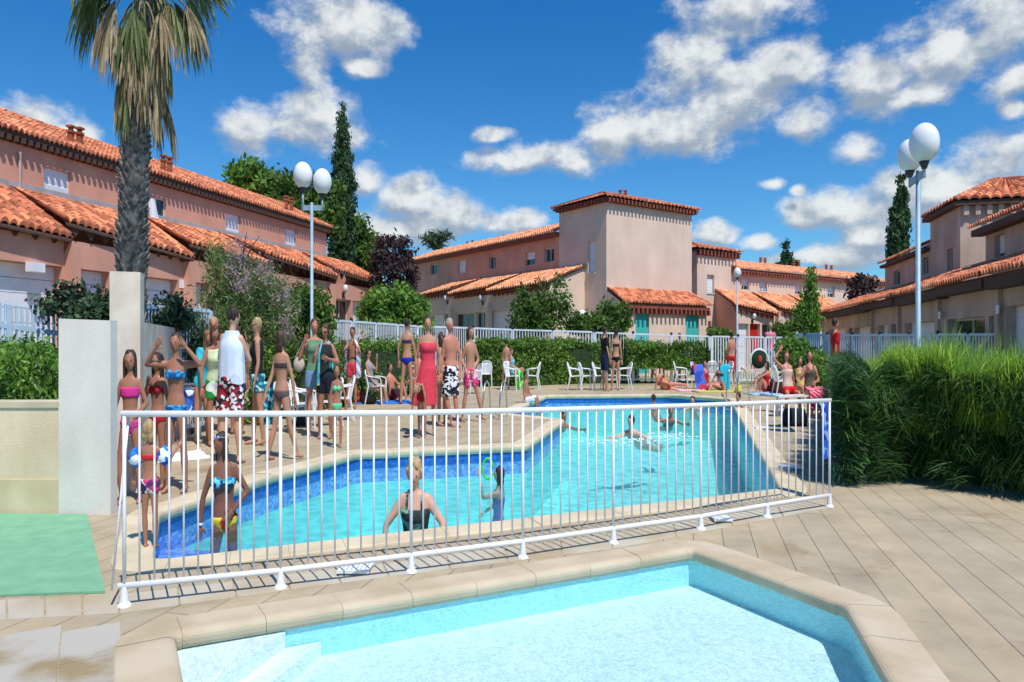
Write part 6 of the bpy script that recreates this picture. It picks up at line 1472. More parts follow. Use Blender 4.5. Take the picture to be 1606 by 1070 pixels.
    if style != 'none':
        g = MB()
        g.ell(hcc + hd * hr * .26 - fc * hr * .22, (hr * 1.12, hr * 1.16, hr * 1.20), 16, 12, MXh)
        if style in ('long', 'mid', 'bob'):
            ln = {'long': 4.0, 'mid': 2.4, 'bob': 1.5}[style]; dn = Vector((0, 0, -1)) if hd.z > .3 else -hd
            for s_ in (-.72, -.3, .3, .72):
                p = hcc + hl * s_ * hr * .95 - fc * hr * (.55 - abs(s_) * .25); q = p + dn * hr * ln * .5 - fc * hr * .25; e = p + dn * hr * ln * random.uniform(.9, 1.05) - fc * hr * .1
                g.tube([p + hd * hr * .3, p, q, e], [hr * .40, hr * .46, hr * .40, hr * .20], 9)
            for s_ in (-1, 1):
                p = hcc + hl * s_ * hr * .92 + fc * hr * .15; g.tube([p + hd * hr * .4, p, p + dn * hr * ln * .45, p + dn * hr * ln * .8], [hr * .22, hr * .26, hr * .22, hr * .10], 8)
        elif style == 'pony':
            p = hcc - fc * hr * 1.2 + hd * hr * .3; g.tube([p, p - fc * hr * .5 - Vector((0, 0, hr * .8)), p - fc * hr * .3 - Vector((0, 0, hr * 2.4))], [hr * .3, hr * .34, hr * .12], 8)
        elif style == 'bun': g.ell(hcc - fc * hr * .9 + hd * hr * 1.15, (hr * .5,) * 3, 10, 8)
        elif style == 'curly':
            for i in range(26):
                u = unit(1)[0]; u = Vector(u); 
                if u.dot(fc) > .55 and u.dot(hd) < .5: continue
                g.ell(hcc + hd * hr * .2 - fc * hr * .15 + (hl * u.dot(hl) * 1.1 + fc * u.dot(fc) * 1.15 + hd * u.dot(hd) * 1.2) * hr, (hr * .3,) * 3, 7, 5)
        hv, hf = remesh(g, max(.008, vx * .7), 1); hv = np.array(hv)
        # open the face: push hair verts in front of the brow plane back inside the skull
        rel = hv - np.array(hcc); fx = rel @ np.array(fc); zx = rel @ np.array(hd); lx = rel @ np.array(hl); m_ = (fx > hr * .30) & (zx < hr * .42) & (np.abs(lx) < hr * .80)
        hv[m_] -= np.array(fc) * (fx[m_] - hr * .25)[:, None]
        nz = np.sin(hv @ np.array([61., 47., 9.])) * .004; hv += (rel / (np.linalg.norm(rel, axis=1)[:, None] + 1e-6)) * nz[:, None]
        obj('hair', (hv, hf), HAIRM[col], r, True)
    # clothes ------------------------------------------------------
    def band(name, s0, s1, m, k=1.07, ks=5, open_=False, taper=None, extra=0.0, parent=r, drop=None):
        rg = []
        for i in range(ks + 1):
            s_ = s0 + (s1 - s0) * i / ks; A_, B_ = prof_at(s_); kk = k + (taper or 0) * i / ks; c = T(P + sp * s_ * h); q = []
            for j in range(24):
                t = 2 * math.pi * j / 24; bb = B_ * (1.25 if (.17 < s_ < .235 and math.sin(t) > 0 and bust) else 1) * (1.12 if (-.05 < s_ < .03 and math.sin(t) < 0) else 1)
                q.append(tuple(c + (lat * math.cos(t) * A_ + fwd * math.sin(t) * bb) * h * hb * kk + (lat * math.cos(t) + fwd * math.sin(t)) * extra))
            rg.append(q)
        g = MB(); g.loft(rg, True); return g
    torsoM = lambda *c: cw(*c)
    for w in wear:
        if not isinstance(w, tuple): continue
        kind, m = w[0], w[1]
        if kind == 'bikini_top':
            g = band('', .185, .222, m, 1.10); 
            for s_ in (-1, 1):
                c = T(P + sp * .205 * h) + lat * s_ * .042 * h * hb + fwd * .062 * h * hb; g.ell(c, (.036 * h * hb, .026 * h, .034 * h), 10, 8, MXf)
                g.tube([c + sp * .02 * h, T(nk - sp * .01 * h) + lat * s_ * .03 * h + fwd * .02 * h, T(nk) - fwd * .036 * h + lat * s_ * .015 * h], .005 * h, 5)
            g.build('bikini_top', m, r, True)
        elif kind == 'bandeau': band('', .165, .235, m, 1.10).build('bikini_top', m, r, True)
        elif kind == 'briefs':
            g = band('', -.080, .012, m, 1.09, 6); 
            for k in 'LR': g.ell(T(J['h' + k]) - sp * 0, (.055 * h * hb, .060 * h * hb, .035 * h), 10, 8, MXf)
            g.build('swim_briefs', m, r, True)
        elif kind == 'swimsuit':
            g = band('', -.08, .23, m, 1.07, 12)
            for s_ in (-1, 1): g.tube([T(P + sp * .22 * h) + lat * s_ * .05 * h * hb + fwd * .06 * h * hb, T(P + sp * .29 * h) + lat * s_ * .05 * h + fwd * .035 * h, T(P + sp * .30 * h) + lat * s_ * .05 * h - fwd * .035 * h, T(P + sp * .2 * h) + lat * s_ * .05 * h * hb - fwd * .055 * h], .011 * h, 6)
            g.build('swimsuit', m, r, True)
        elif kind in ('shorts', 'trunks', 'trousers'):
            L_ = {'shorts': .80, 'trunks': .52, 'trousers': 1.0}[kind]
            if len(w) > 2: L_ = w[2]
            g = band('', -.06, .030, m, 1.12, 6)
            for k in 'LR':
                hp, kn = T(J['h' + k]), T(J['k' + k]); e = hp.lerp(kn, L_); g.ell(hp, (.060 * h * hb,) * 3, 10, 8); g.tube([hp, hp.lerp(e, .5), e], [.064 * h * hb, .064 * h * hb, .060 * h * hb * (1.05 if kind == 'shorts' else .95)], 12)
                if kind == 'trousers': an = T(J['a' + k]); g.tube([kn, kn.lerp(an, .5), an], [.046 * h, .044 * h, .036 * h], 10); g.ell(kn, (.047 * h,) * 3, 10, 8)
            v, f = remesh(g, vx * 1.1, 2); obj('shorts' if kind != 'trousers' else 'trousers', (v, f), m, r, True)
        elif kind in ('shirt', 'tank'):
            g = band('', -.03, .292, m, 1.10, 10, taper=-.02)
            if kind == 'shirt':
                for k in 'LR': s1, e1 = T(J['s' + k]), T(J['e' + k]); g.ell(s1, (.040 * h * hb,) * 3, 10, 8); g.tube([T(P + sp * .262 * h).lerp(s1, .6), s1, s1.lerp(e1, .62)], [.045 * h * hb, .041 * h * hb, .040 * h * hb], 10)
            v, f = remesh(g, vx * 1.1, 2); obj('shirt' if kind == 'shirt' else 'tank_top', (v, f), m, r, True)
        elif kind == 'dress':
            g = band('', .0, .245, m, 1.12, 8); rg = []; hem = w[2] if len(w) > 2 else -.30
            for i in range(9):
                k_ = i / 8; c = T(P + sp * (.03 * h) * (1 - k_)) + Vector((0, 0, hem * h * k_)) + (w[3] if len(w) > 3 else Vector((0, 0, 0))) * k_; A_ = (.105 + .055 * k_) * h * hb; B_ = (.078 + .045 * k_) * h
                rg.append([tuple(c + (lat * math.cos(t) * A_ + fw * math.sin(t) * B_) * (1 + .07 * k_ * math.sin(t * 9 + i * .3))) for t in [2 * math.pi * j / 36 for j in range(36)]])
            g.loft(rg)
            for s_ in (-1, 1): g.tube([T(P + sp * .235 * h) + lat * s_ * .05 * h * hb + fwd * .055 * h * hb, T(P + sp * .295 * h) + lat * s_ * .04 * h, T(P + sp * .23 * h) + lat * s_ * .05 * h * hb - fwd * .055 * h], .006 * h, 5)
            v, f = remesh(g, vx * .9, 2); obj('dress', (v, f), m, r, True)
        elif kind == 'cap':
            g = MB(); g.ell(hcc + hd * hr * .55, (hr * 1.16, hr * 1.24, hr * .85), 14, 10, MXh); g.ell(hcc + hd * hr * .45 + fc * hr * 1.35, (hr * .75, hr * .75, hr * .10), 12, 6, MXh); g.build('cap', m, r, True)
        elif kind == 'armbands':
            for k in 'LR':
                s1, e1 = T(J['s' + k]), T(J['e' + k]); g = MB(); d_ = (e1 - s1); g.tube([s1 + d_ * .25, s1 + d_ * .35, s1 + d_ * .6, s1 + d_ * .95, s1 + d_ * 1.05], [.035 * h, .068 * h, .078 * h, .068 * h, .035 * h], 14); g.build('armband', m, r, True)
        elif kind == 'watch':
            k = w[2]; g = MB(); p_ = T(J['w' + k]); d_ = (J['w' + k] - J['e' + k]).normalized(); g.tube([p_ - d_ * .012 * h, p_ + d_ * .004 * h], .0185 * h, 10); g.build('wristband', m, r, True)
    r['_J'] = 0; del r['_J']
    return r, {k: T(v) for k, v in J.items() if k[0] not in 'fd'}, T, hcc, hr

def wrap(label, name, cat, J, T_, m, h, lat, fwd, z1, spread=.15, depth=.11, frontopen=True, top=None, n=26, seed=1, side=1.0):
    """towel worn over the shoulders: an open sheet round the back and sides"""
    c = (J['sL'] + J['sR']) / 2; rows = 10; V = []; a0, a1 = (-.30 * math.pi, 1.30 * math.pi)
    for i in range(rows + 1):
        k = i / rows; z = c.z + .045 * h * (1 - k * 1.3) - (c.z - z1) * k; f = .55 + .45 * min(1, k * 4)
        for j in range(n + 1):
            t = a0 + (a1 - a0) * j / n; u = math.cos(t); v = math.sin(t); ff = 1 + .06 * k * math.sin(j * 1.9 + seed) + .05 * k * math.sin(j * .7 + seed * 2)
            p = c + lat * u * spread * h * f * ff * (1 + .12 * k * side) - fwd * v * depth * h * f * ff; V.append((p.x, p.y, z + .01 * math.sin(j * .9 + seed) * k))
    mb = MB(); mb.add(V, [(i * (n + 1) + j, i * (n + 1) + j + 1, (i + 1) * (n + 1) + j + 1, (i + 1) * (n + 1) + j) for i in range(rows) for j in range(n)])
    return tag(mb.build(name, m, None, True), label, cat)

def HT(px, foot, top):  # height in metres from photograph pixels
    Y = FY * H / (foot - 535); return (foot - top) / FY * Y
FLORAL_RED = pattern_mat('red_white_floral', [srgb(150,25,40), srgb(30,25,40), srgb(235,232,235), srgb(160,30,45)], 17)
BW = pattern_mat('black_white_print', [srgb(18,20,30), srgb(240,240,242), srgb(20,22,32), srgb(235,236,240)], 17)
TEALPR = pattern_mat('turquoise_print', [srgb(20,110,130), srgb(70,200,215), srgb(25,90,110), srgb(200,235,240)], 14)
PINKPR = pattern_mat('pink_white_print', [srgb(222,70,130), srgb(240,190,210), srgb(205,45,100)], 13)
PURPR = pattern_mat('purple_white_print', [srgb(60,30,80), srgb(235,225,235), srgb(90,40,110), srgb(205,60,110)], 18)
BLUEPR = pattern_mat('blue_white_print', [srgb(40,100,170), srgb(225,238,248), srgb(120,180,220)], 9)
ARMB = pattern_mat('blue_armband_print', [srgb(20,90,220), srgb(40,130,240), srgb(235,245,255), srgb(20,80,205)], 16)
STRIPE = pattern_mat('red_white_stripes', [srgb(232,232,236), srgb(225,70,60), srgb(235,235,238), srgb(60,150,190)], 1.6, 'waved')
PINKSTR = pattern_mat('pink_red_stripes', [srgb(215,30,60), srgb(235,110,160), srgb(240,225,228), srgb(200,30,80)], 2.2, 'waved')
AQUAY = pattern_mat('aqua_yellow_towel', [srgb(130,220,225), srgb(90,200,215), srgb(225,230,110)], 1.5, 'noise')

def people():
    D = Vector
    # ---- left foreground group
    w = cw(226,60,150)
    x, y = G(205, 789); person('girl in a pink bikini with long dark hair, nearest to the white wall', (x, y), HT(0, 789, 556), 15, aL=((-.35, .1, -1), (-.05, -.35, -1)), aR=((.35, .15, -1), (-.55, -.5, -.6)), lL=((-.18, -.1, -1), (.05, .05, -1)), lR=((.12, 0, -1), (.02, .1, -1)),
        skin=1, hair=('dark', 'long'), wear=(('bandeau', w), ('briefs', w)), build=.84, kid=.3)
    x, y = G(247, 768); person('bare-shouldered girl with a hand to her face, between two girls by the white wall', (x, y), HT(0, 768, 560), -10, aL=((-.4, -.2, -1), (.55, -.5, .9)), aR=((.3, 0, -1), (.05, -.2, -1)), skin=1, hair=('dark', 'long'), wear=(('bikini_top', cw(190,40,50)), ('briefs', cw(190,40,50))), build=.84, kid=.3)
    bw = pattern_mat('blue_bikini', [srgb(15,80,150), srgb(20,105,175), srgb(50,160,200)], 22)
    x, y = G(277, 772); person('girl in a bright blue bikini holding both hands to her face, elbows out', (x, y), HT(0, 772, 527), 0, aL=((-.95, -.35, .0), (.75, -.3, .75)), aR=((.95, -.35, .0), (-.75, -.3, .75)), lL=((-.10, 0, -1), (-.05, .02, -1)), lR=((.10, 0, -1), (.06, .05, -1)), skin=1, hair=('dark', 'short'),
        wear=('f', ('bikini_top', bw), ('briefs', bw)), build=.88)
    x, y = G(236, 862); person('small child with blue armbands and red-trimmed trunks standing at the pool corner, back to us', (x, y), HT(0, 862, 668), 185, aL=((-.75, .2, -.8), (-.15, .2, -1)), aR=((.75, -.1, -.55), (.2, .3, .3)), lL=((-.05, .02, -1), (.03, .05, -1)), lR=((.05, .02, -1), (-.03, .05, -1)), skin=1, hair=('blond', 'bob'),
        wear=(('bikini_top', cw(214,40,50)), ('trunks', PURPR, .28), ('armbands', ARMB)), build=.92, kid=.9)
    x, y = G(180, 752); person('person crouching half hidden behind the girl in pink, sandals on', (x + .05, y + .35), 1.45, 60, spine=(.25, -.1, 1), lL=((-.55, -.75, .15), (.15, .35, -1)), lR=((.1, -.9, .1), (.1, .4, -1)), base=.42, aL=((-.2, -.5, -.8), (.2, -.6, -.2)), aR=((.3, -.5, -.8), (-.3, -.6, 0)), skin=4, hair=('brown', 'bob'), wear=(('briefs', cw(226,120,150)), ('bandeau', cw(226,120,150))), build=.85)
    # ---- behind: the cluster
    x, y = G(317, 694); person('woman in a bright turquoise top and long auburn hair, leaning over', (x, y), 1.66, 60, spine=(.25, -.15, 1), head=(.35, -.3, 1), aL=((.2, -.3, -1), (.5, -.3, -1)), aR=((.5, -.2, -1), (.5, -.2, -1)), lL=((-.08, 0, -1), (0, 0, -1)), lR=((.05, .08, -1), (0, .05, -1)), skin=0, hair=('red', 'long'), wear=('f', ('shirt', cw(70,205,225)), ('briefs', cw(70,205,225))))
    x, y = G(324, 680); person('tall blond person behind the woman in turquoise', (x, y + .4), 1.86, 20, skin=4, hair=('blond', 'bob'), wear=('f', ('swimsuit', cw(226,150,120))))
    x, y = G(338, 700); person('person in a pale yellow-green top bending forward, arms hanging down', (x, y), 1.70, 40, spine=(.1, -.35, 1), head=(.2, -.3, 1), aL=((-.25, -.25, -1), (.15, -.2, -1)), aR=((.25, -.3, -1), (.3, -.4, -1)), skin=1, hair=('brown', 'bob'), wear=('f', ('tank', cw(225,238,190)), ('trunks', pattern_mat('green_white', [srgb(30,150,70), srgb(235,240,238), srgb(60,180,90)], 5))))
    x, y = G(347, 690); person('person in a denim-blue shirt behind the man with the white towel', (x, y + .9), 1.70, 180, skin=1, hair=('brown', 'short'), wear=(('shirt', cw(50,90,170)), ('trunks', cw(40,60,110))))
    x, y = G(362, 728); h = HT(0, 728, 487); p, J, T, hc, hr = person('tall man in red and white floral board shorts with a towel over his back', (x, y), h, 170, spine=(.05, 0, 1), head=(.1, .15, 1), face=(.6, .8, 0), lL=((-.10, 0, -1), (-.02, 0, -1)), lR=((.10, -.05, -1), (.02, .12, -1)), aL=((-.3, .4, -.8), (.3, .6, -.2)), aR=((.25, .4, -.8), (-.3, .6, -.2)), skin=2, hair=('dark', 'short'), wear=(('shorts', FLORAL_RED, .88),), build=1.06)
    a = math.radians(170); wrap('pale blue-white towel with a blue edge worn over the tall man\'s shoulders', 'beach_towel', 'towel', J, T, pattern_mat('pale_towel', [srgb(214,226,244), srgb(224,232,246), srgb(206,220,242)], 2.5, 'noise'), h, Vector((math.cos(a), math.sin(a), 0)), Vector((math.sin(a), -math.cos(a), 0)), J['sL'].z - .29 * h, .112, .09)
    x, y = G(405, 698); person('woman in a black tank top and turquoise print shorts eating, turned left', (x, y), HT(0, 698, 502), -70, head=(-.1, 0, 1), aL=((-.35, -.2, -.9), (-.3, -.1, 1)), aR=((.1, -.1, -1), (-.2, -.2, -1)), lL=((-.12, 0, -1), (-.08, .02, -1)), lR=((.16, 0, -1), (.10, .05, -1)), skin=0, hair=('blond', 'short'), wear=('f', 'sunglasses', ('tank', cw(28,32,42)), ('trunks', TEALPR, .42)))
    x, y = G(443, 722); person('woman in a dark string bikini walking away to the right with a towel in hand', (x, y), HT(0, 722, 520), 150, head=(-.05, .05, 1), aL=((-.25, -.2, -1), (-.25, -.3, -.7)), aR=((.28, .15, -1), (.15, .12, -1)), lL=((-.16, -.05, -1), (-.30, -.15, -1)), lR=((.22, .10, -1), (.28, .25, -1)), skin=0, hair=('brown', 'mid'), wear=('f', ('bikini_top', cw(70,60,70)), ('briefs', cw(110,90,90))), build=.92)
    drape('hand_towel', 'pale blue towel hanging from the hand of the walking woman', 421, 716, .16, .98, .42, math.radians(10), TEALPR, .01, wob=.01)
    # ---- women with towels
    x, y = G(493, 684); h = HT(0, 684, 504); p, J, T, hc, hr = person('dark-haired woman with a beige shoulder bag and denim shorts, hand at her cheek', (x, y), h, 20, head=(.05, -.1, 1), aL=((-.45, -.25, -.9), (.5, -.3, .9)), aR=((.1, -.3, -1), (.6, -.5, .1)), skin=4, hair=('brown', 'short'), wear=('f', ('tank', cw(110,150,120)), ('trunks', cw(120,160,200), .45)))
    r = thing('shoulder_bag', 'beige shoulder bag on the left hip of the woman in denim shorts', 'bag', (J['hL'].x, J['hL'].y, .9)); c = J['sL'] + D((-.16, -.02, -.36)); MB().ell(c, (.13, .07, .12), 14, 10).build('bag_body', cw(205,190,175), r, True); MB().tube([c + D((-.08, 0, .1)), J['sL'] + D((-.03, -.04, .04)), c + D((.1, .06, .1))], .012, 6).build('strap', cw(190,175,160), r)
    x, y = G(511, 688); h = HT(0, 688, 512); p, J, T, hc, hr = person('woman in black shorts looking down at her hands beside the one with the bag', (x, y), h, -5, head=(-.05, -.25, 1), aL=((-.3, -.4, -.8), (.3, -.8, .2)), aR=((.45, -.2, -.9), (-.6, -.6, .2)), skin=1, hair=('brown', 'bob'), wear=('f', 'sunglasses', ('tank', cw(40,50,50)), ('trunks', cw(28,34,52), .5)))
    a = 0; wrap('light turquoise and yellow towel draped on the woman in black shorts', 'beach_towel', 'towel', J, T, AQUAY, h, Vector((.9, .3, 0)), Vector((.1, -1, 0)), J['sL'].z - .33 * h, .10, .08, seed=2)
    x, y = G(529, 702); m = cw(120,225,175); person('little girl in a mint green bikini with light brown hair', (x, y), HT(0, 702, 578), 10, aL=((-.2, 0, -1), (.1, -.1, -1)), aR=((.35, .05, -1), (.1, -.05, -1)), lL=((-.18, 0, -1), (.12, .15, -1)), lR=((.12, 0, -1), (-.05, .0, -1)), skin=1, hair=('brown', 'mid'), wear=(('bikini_top', m), ('briefs', m)), build=.84, kid=.7)
    x, y = G(551, 641); h = HT(0, 641, 516); p, J, T, hc, hr = person('boy wrapped in a red striped towel, hands at his mouth', (x, y), h, 0, aL=((-.5, -.4, -.7), (.4, -.5, .6)), aR=((.4, -.4, -.8), (-.4, -.5, .6)), lL=((-.14, 0, -1), (-.08, 0, -1)), lR=((.02, 0, -1), (0, 0, -1)), skin=1, hair=('dark', 'short'), wear=(('trunks', cw(220,70,90)),), build=.9)
    wrap('red, white and blue striped towel around the boy', 'beach_towel', 'towel', J, T, STRIPE, h, Vector((1, 0, 0)), Vector((0, -1, 0)), J['sL'].z - .42 * h, .135, .11, seed=3)
    # seated people: base = pelvis height
    def seat(px, py, h, rot, label, sd=(1, 0), hz=.50, **k):
        x, y = G(px, py); a = math.radians(rot); f = Vector((math.sin(a), -math.cos(a), 0)); kw = dict(spine=-f * .22 + Vector((0, 0, 1)), head=(0, 0, 1), lL=(tuple(f + Vector((0, 0, -.02))), tuple(f * .15 + Vector((0, 0, -1)))), lR=(tuple(f + Vector((0, 0, .05))), tuple(f * .05 + Vector((0, 0, -1)))), aL=(tuple(f * .35 + Vector((0, 0, -1))), tuple(f * 1 + Vector((0, 0, -.35)))), aR=(tuple(f * .35 + Vector((0, 0, -1))), tuple(f * 1 + Vector((0, 0, -.35)))), base=hz); kw.update(k)
        return person(label, (x, y), h, rot, **kw)
    seat(582, 634, 1.72, 70, 'woman in a grey sleeveless top sitting with her hands by her face', skin=0, hair=('dark', 'short'), wear=('f', 'sunglasses', ('tank', cw(150,150,158)), ('trunks', cw(150,150,158), .4)), aR=((.6, -.3, -.5), (.1, -.2, 1)), lL=((.85, -.2, -.3), (.1, 0, -1)), lR=((.9, .1, -.2), (.15, 0, -1)))
    seat(612, 616, 1.75, 10, 'man in a white T-shirt and white cap sitting behind the others', skin=3, hair=('dark', 'short'), wear=('sunglasses', ('shirt', cw(238,240,242)), ('trunks', cw(90,150,200)), ('cap', cw(240,240,242))))
    x, y = G(616, 629); person('shirtless man sitting on the ground with his knees up, facing right', (x, y), 1.75, 60, spine=(-.25, .1, 1), head=(.1, -.1, 1), base=.14, lL=((.75, -.4, .65), (.1, -.1, -1)), lR=((.7, .1, .7), (.35, -.1, -1)), aL=((-.3, .0, -1), (-.1, .1, -1)), aR=((.6, -.1, -.6), (.7, -.2, .1)), skin=4, hair=('dark', 'short'), wear=(('trunks', cw(150,40,60)),))
    x, y = G(637, 634); h = HT(0, 634, 503); person('woman in bright blue bikini bottoms standing with her back to us', (x, y), h, 175, head=(.08, .05, 1), face=(.7, .7, 0), aL=((-.40, 0, -.9), (.05, .1, -1)), aR=((.25, 0, -1), (.1, .05, -1)), lL=((-.16, 0, -1), (-.10, 0, -1)), lR=((.10, 0, -1), (.02, 0, -1)), skin=0, hair=('dark', 'bun'), wear=(('bikini_top', cw(60,60,90)), ('briefs', cw(25,60,190))), build=.9)
    seat(655, 622, 1.65, -20, 'pink-skinned man seated behind the red dress', skin=4, hair=('brown', 'short'), wear=(('trunks', cw(70,80,110)),))
    x, y = G(672, 683); h = HT(0, 683, 500); person('woman in a long coral red strapless dress', (x, y), h, 10, aL=((-.35, .1, -1), (.1, -.1, -1)), aR=((.35, .1, -1), (-.1, -.1, -1)), lL=((-.04, 0, -1), (0, 0, -1)), lR=((.08, 0, -1), (.02, 0, -1)), skin=0, hair=('dark', 'bun'), wear=('f', ('dress', cw(232,70,88), -.29, Vector((-.10, 0, 0)))), build=1.0)
    x, y = G(662, 687); person('small blond child bending forward in front of the red dress', (x, y), 1.12, 15, spine=(-.15, -.9, .75), head=(-.1, -.7, -.3), aL=((-.15, -.3, -1), (0, -.1, -1)), aR=((.3, -.3, -1), (.1, -.1, -1)), lL=((-.04, 0, -1), (0, 0, -1)), lR=((.08, 0, -1), (0, 0, -1)), skin=1, hair=('blond', 'mid'), wear=(('swimsuit', cw(150,25,40)),), build=.9, kid=.6)
    x, y = G(693, 668); person('tanned woman in a purple bikini partly hidden behind the red dress', (x, y), 1.62, 60, skin=0, hair=('brown', 'mid'), aL=((.1, -.3, -1), (.5, -.3, -.6)), aR=((.4, 0, -1), (.2, -.1, -1)), wear=('f', ('bikini_top', cw(120,60,130)), ('briefs', cw(170,40,150))))
    x, y = G(713, 670); h = HT(0, 670, 502); person('man in black and white print shorts walking to the right', (x, y), h, 30, head=(-.1, -.1, 1), spine=(-.02, 0, 1), aL=((-.15, .1, -1), (-.05, -.2, -1)), aR=((.28, -.1, -1), (-.05, -.25, -1)), lL=((-.08, .05, -1), (.30, .1, -1)), lR=((.04, -.1, -1), (.16, .05, -1)), skin=4, hair=('grey', 'short'), wear=(('shorts', BW, .95),), build=1.02)
    x, y = G(741, 662); h = HT(0, 662, 514); person('boy in pink and white trunks striding to the right', (x, y), h, 40, head=(.05, -.05, 1), aL=((-.35, .1, -.9), (.35, -.5, -.5)), aR=((.3, .1, -1), (-.3, -.5, -.5)), lL=((-.15, .05, -1), (-.22, .1, -1)), lR=((.34, -.05, -1), (.32, .05, -1)), skin=0, hair=('brown', 'mid'), wear=(('trunks', PINKPR, .6),), build=.95)
    x, y = G(763, 605); person('small boy in blue and white shorts standing by a chair, eating', (x, y - .3), 1.42, 0, aL=((-.35, -.1, -1), (-.15, -.2, -1)), aR=((.35, -.1, -1), (-.1, -.5, -.9)), skin=1, hair=('dark', 'short'), wear=(('shorts', BLUEPR, .9),), build=.92, kid=.4)
    x, y = G(792, 611); person('slim boy in white trunks standing next to the seated woman in turquoise', (x, y), 1.52, 160, aL=((-.12, 0, -1), (0, .1, -1)), lL=((-.2, 0, -1), (-.18, 0, -1)), lR=((.02, 0, -1), (.05, .05, -1)), skin=0, hair=('dark', 'short'), wear=(('trunks', cw(222,236,236), .35),), build=.88, kid=.2)
    seat(805, 609, 1.68, 75, 'woman in a turquoise swimsuit sitting with crossed legs', skin=0, hair=('brown', 'short'), wear=('f', ('swimsuit', cw(100,195,220))), lL=((.9, -.15, -.1), (.25, 0, -1)), lR=((.85, 0, .35), (.55, -.1, -1)))
    x, y = G(826, 633); h = 1.45; p, J, T, hc, hr = person('boy sitting on the pool edge with a white cloth over his legs', (x, y), h, 70, spine=(-.05, .1, 1), head=(-.05, -.1, 1), base=.10, lL=((.9, -.25, .12), (.15, -.1, -1)), lR=((.95, .05, .18), (.25, -.05, -1)), aL=((-.2, 0, -1), (.3, -.2, -.9)), aR=((.3, -.1, -1), (.6, -.3, -.5)), skin=1, hair=('dark', 'short'), wear=(('shorts', cw(232,236,242), .9),), build=.92, kid=.2)
    # ---- couple in black, far side
    x, y = G(949, 614); person('man in a black T-shirt and navy shorts standing by the chairs', (x, y), HT(0, 614, 515), 110, head=(.1, 0, 1), aL=((-.05, -.1, -1), (.1, -.1, -1)), aR=((.15, -.1, -1), (.3, -.1, -1)), lL=((-.02, 0, -1), (.02, 0, -1)), lR=((.12, 0, -1), (.02, 0, -1)), skin=0, hair=('dark', 'short'), wear=(('shirt', cw(22,24,32)), ('shorts', cw(28,38,70), .8)), build=1.0)
    x, y = G(965, 613); person('slim woman in a black bikini seen from behind on the far side', (x, y), HT(0, 613, 518), 190, aL=((-.2, 0, -1), (-.05, 0, -1)), aR=((.22, 0, -1), (.12, .05, -1)), lL=((-.12, 0, -1), (-.10, 0, -1)), lR=((.05, 0, -1), (.03, 0, -1)), skin=0, hair=('dark', 'bun'), wear=('f', ('bikini_top', cw(28,28,36)), ('briefs', cw(28,28,36))), build=.9)
    # ---- right side
    x, y = G(1046, 612); person('sunbather lying on her side at the pool edge, propped on an elbow', (x, y), 1.70, 0, spine=(-.75, .0, .42), head=(-.5, 0, .8), base=.12, lL=((1, -.05, -.03), (1, 0, -.05)), lR=((1, .05, .02), (1, .05, -.08)), aL=((-.2, -.1, -1), (.6, -.4, -.15)), aR=((.3, -.3, -.6), (.9, -.1, -.2)), skin=4, hair=('dark', 'short'), wear=('f', ('bikini_top', cw(170,70,50)), ('briefs', cw(170,70,50))), build=.95)
    x, y = G(1108, 612); person('sunbathing woman in a rust red swimsuit sitting on the ground', (x, y), 1.68, 25, spine=(-.12, .2, 1), base=.13, lL=((.75, -.5, .15), (.85, -.3, -.2)), lR=((.6, -.6, .3), (.8, -.2, -.5)), aL=((-.25, .1, -1), (.2, -.3, -1)), aR=((.2, .2, -1), (.3, -.3, -1)), skin=4, hair=('dark', 'mid'), wear=('f', ('swimsuit', cw(170,50,40))))
    x, y = G(1129, 612); person('sunbathing woman in a dark bikini sitting beside the one in rust red', (x, y), 1.66, -30, spine=(.1, .15, 1), base=.13, lL=((-.7, -.5, .15), (-.4, -.5, -.3)), lR=((-.2, -.8, .45), (.3, -.2, -1)), aL=((-.5, .1, -.9), (-.5, -.2, -.4)), aR=((.3, .1, -1), (.1, -.2, -1)), skin=0, hair=('blond', 'mid'), wear=('f', ('bikini_top', cw(60,70,70)), ('briefs', cw(60,70,70))))
    x, y = G(1147, 607); person('shirtless man in long red shorts standing with his back to us', (x, y), HT(0, 607, 522), 185, aL=((-.18, .1, -1), (.1, .5, -.6)), aR=((.22, .1, -1), (-.05, .4, -.7)), skin=4, hair=('dark', 'short'), wear=(('shorts', cw(200,35,45), 1.0),), build=1.02)
    x, y = G(1201, 617); person('woman in a red swimsuit sitting with knees up on a light blue towel', (x, y), 1.68, -75, spine=(.12, .1, 1), base=.13, lL=((-.6, -.2, .85), (-.35, 0, -1)), lR=((-.55, .1, .9), (-.2, 0, -1)), aL=((-.7, -.2, -.1), (-.6, -.1, -.5)), aR=((-.6, 0, -.2), (-.7, .1, -.4)), skin=4, hair=('dark', 'mid'), wear=('f', ('swimsuit', cw(215,35,40))))
    x, y = G(1208, 601); person('woman in a pink top and light jeans standing behind the fence side', (x, y), HT(0, 601, 508), 170, aL=((-.15, 0, -1), (0, 0, -1)), aR=((.2, 0, -1), (.1, 0, -1)), skin=2, hair=('blond', 'short'), wear=('f', ('shirt', cw(222,120,160)), ('trousers', cw(160,180,200))), build=.95)
    seat(1236, 648, 1.70, 10, 'woman in red shorts on the bench with one arm behind her head', hz=.50, skin=4, hair=('brown', 'mid'), wear=('f', ('swimsuit', cw(225,190,175)), ('trunks', cw(215,30,40), .7)), aL=((-.7, 0, .5), (.6, .1, .6)), aR=((.3, .1, -1), (.1, -.4, -.8)), lL=((-.25, -1, -.1), (-.1, .1, -1)), lR=((.2, -1, -.1), (.1, .1, -1)))
    seat(1256, 642, 1.35, 0, 'child squeezed between the two women on the bench', hz=.50, skin=0, hair=('brown', 'mid'), wear=('f', ('swimsuit', cw(215,190,110))), kid=.3)
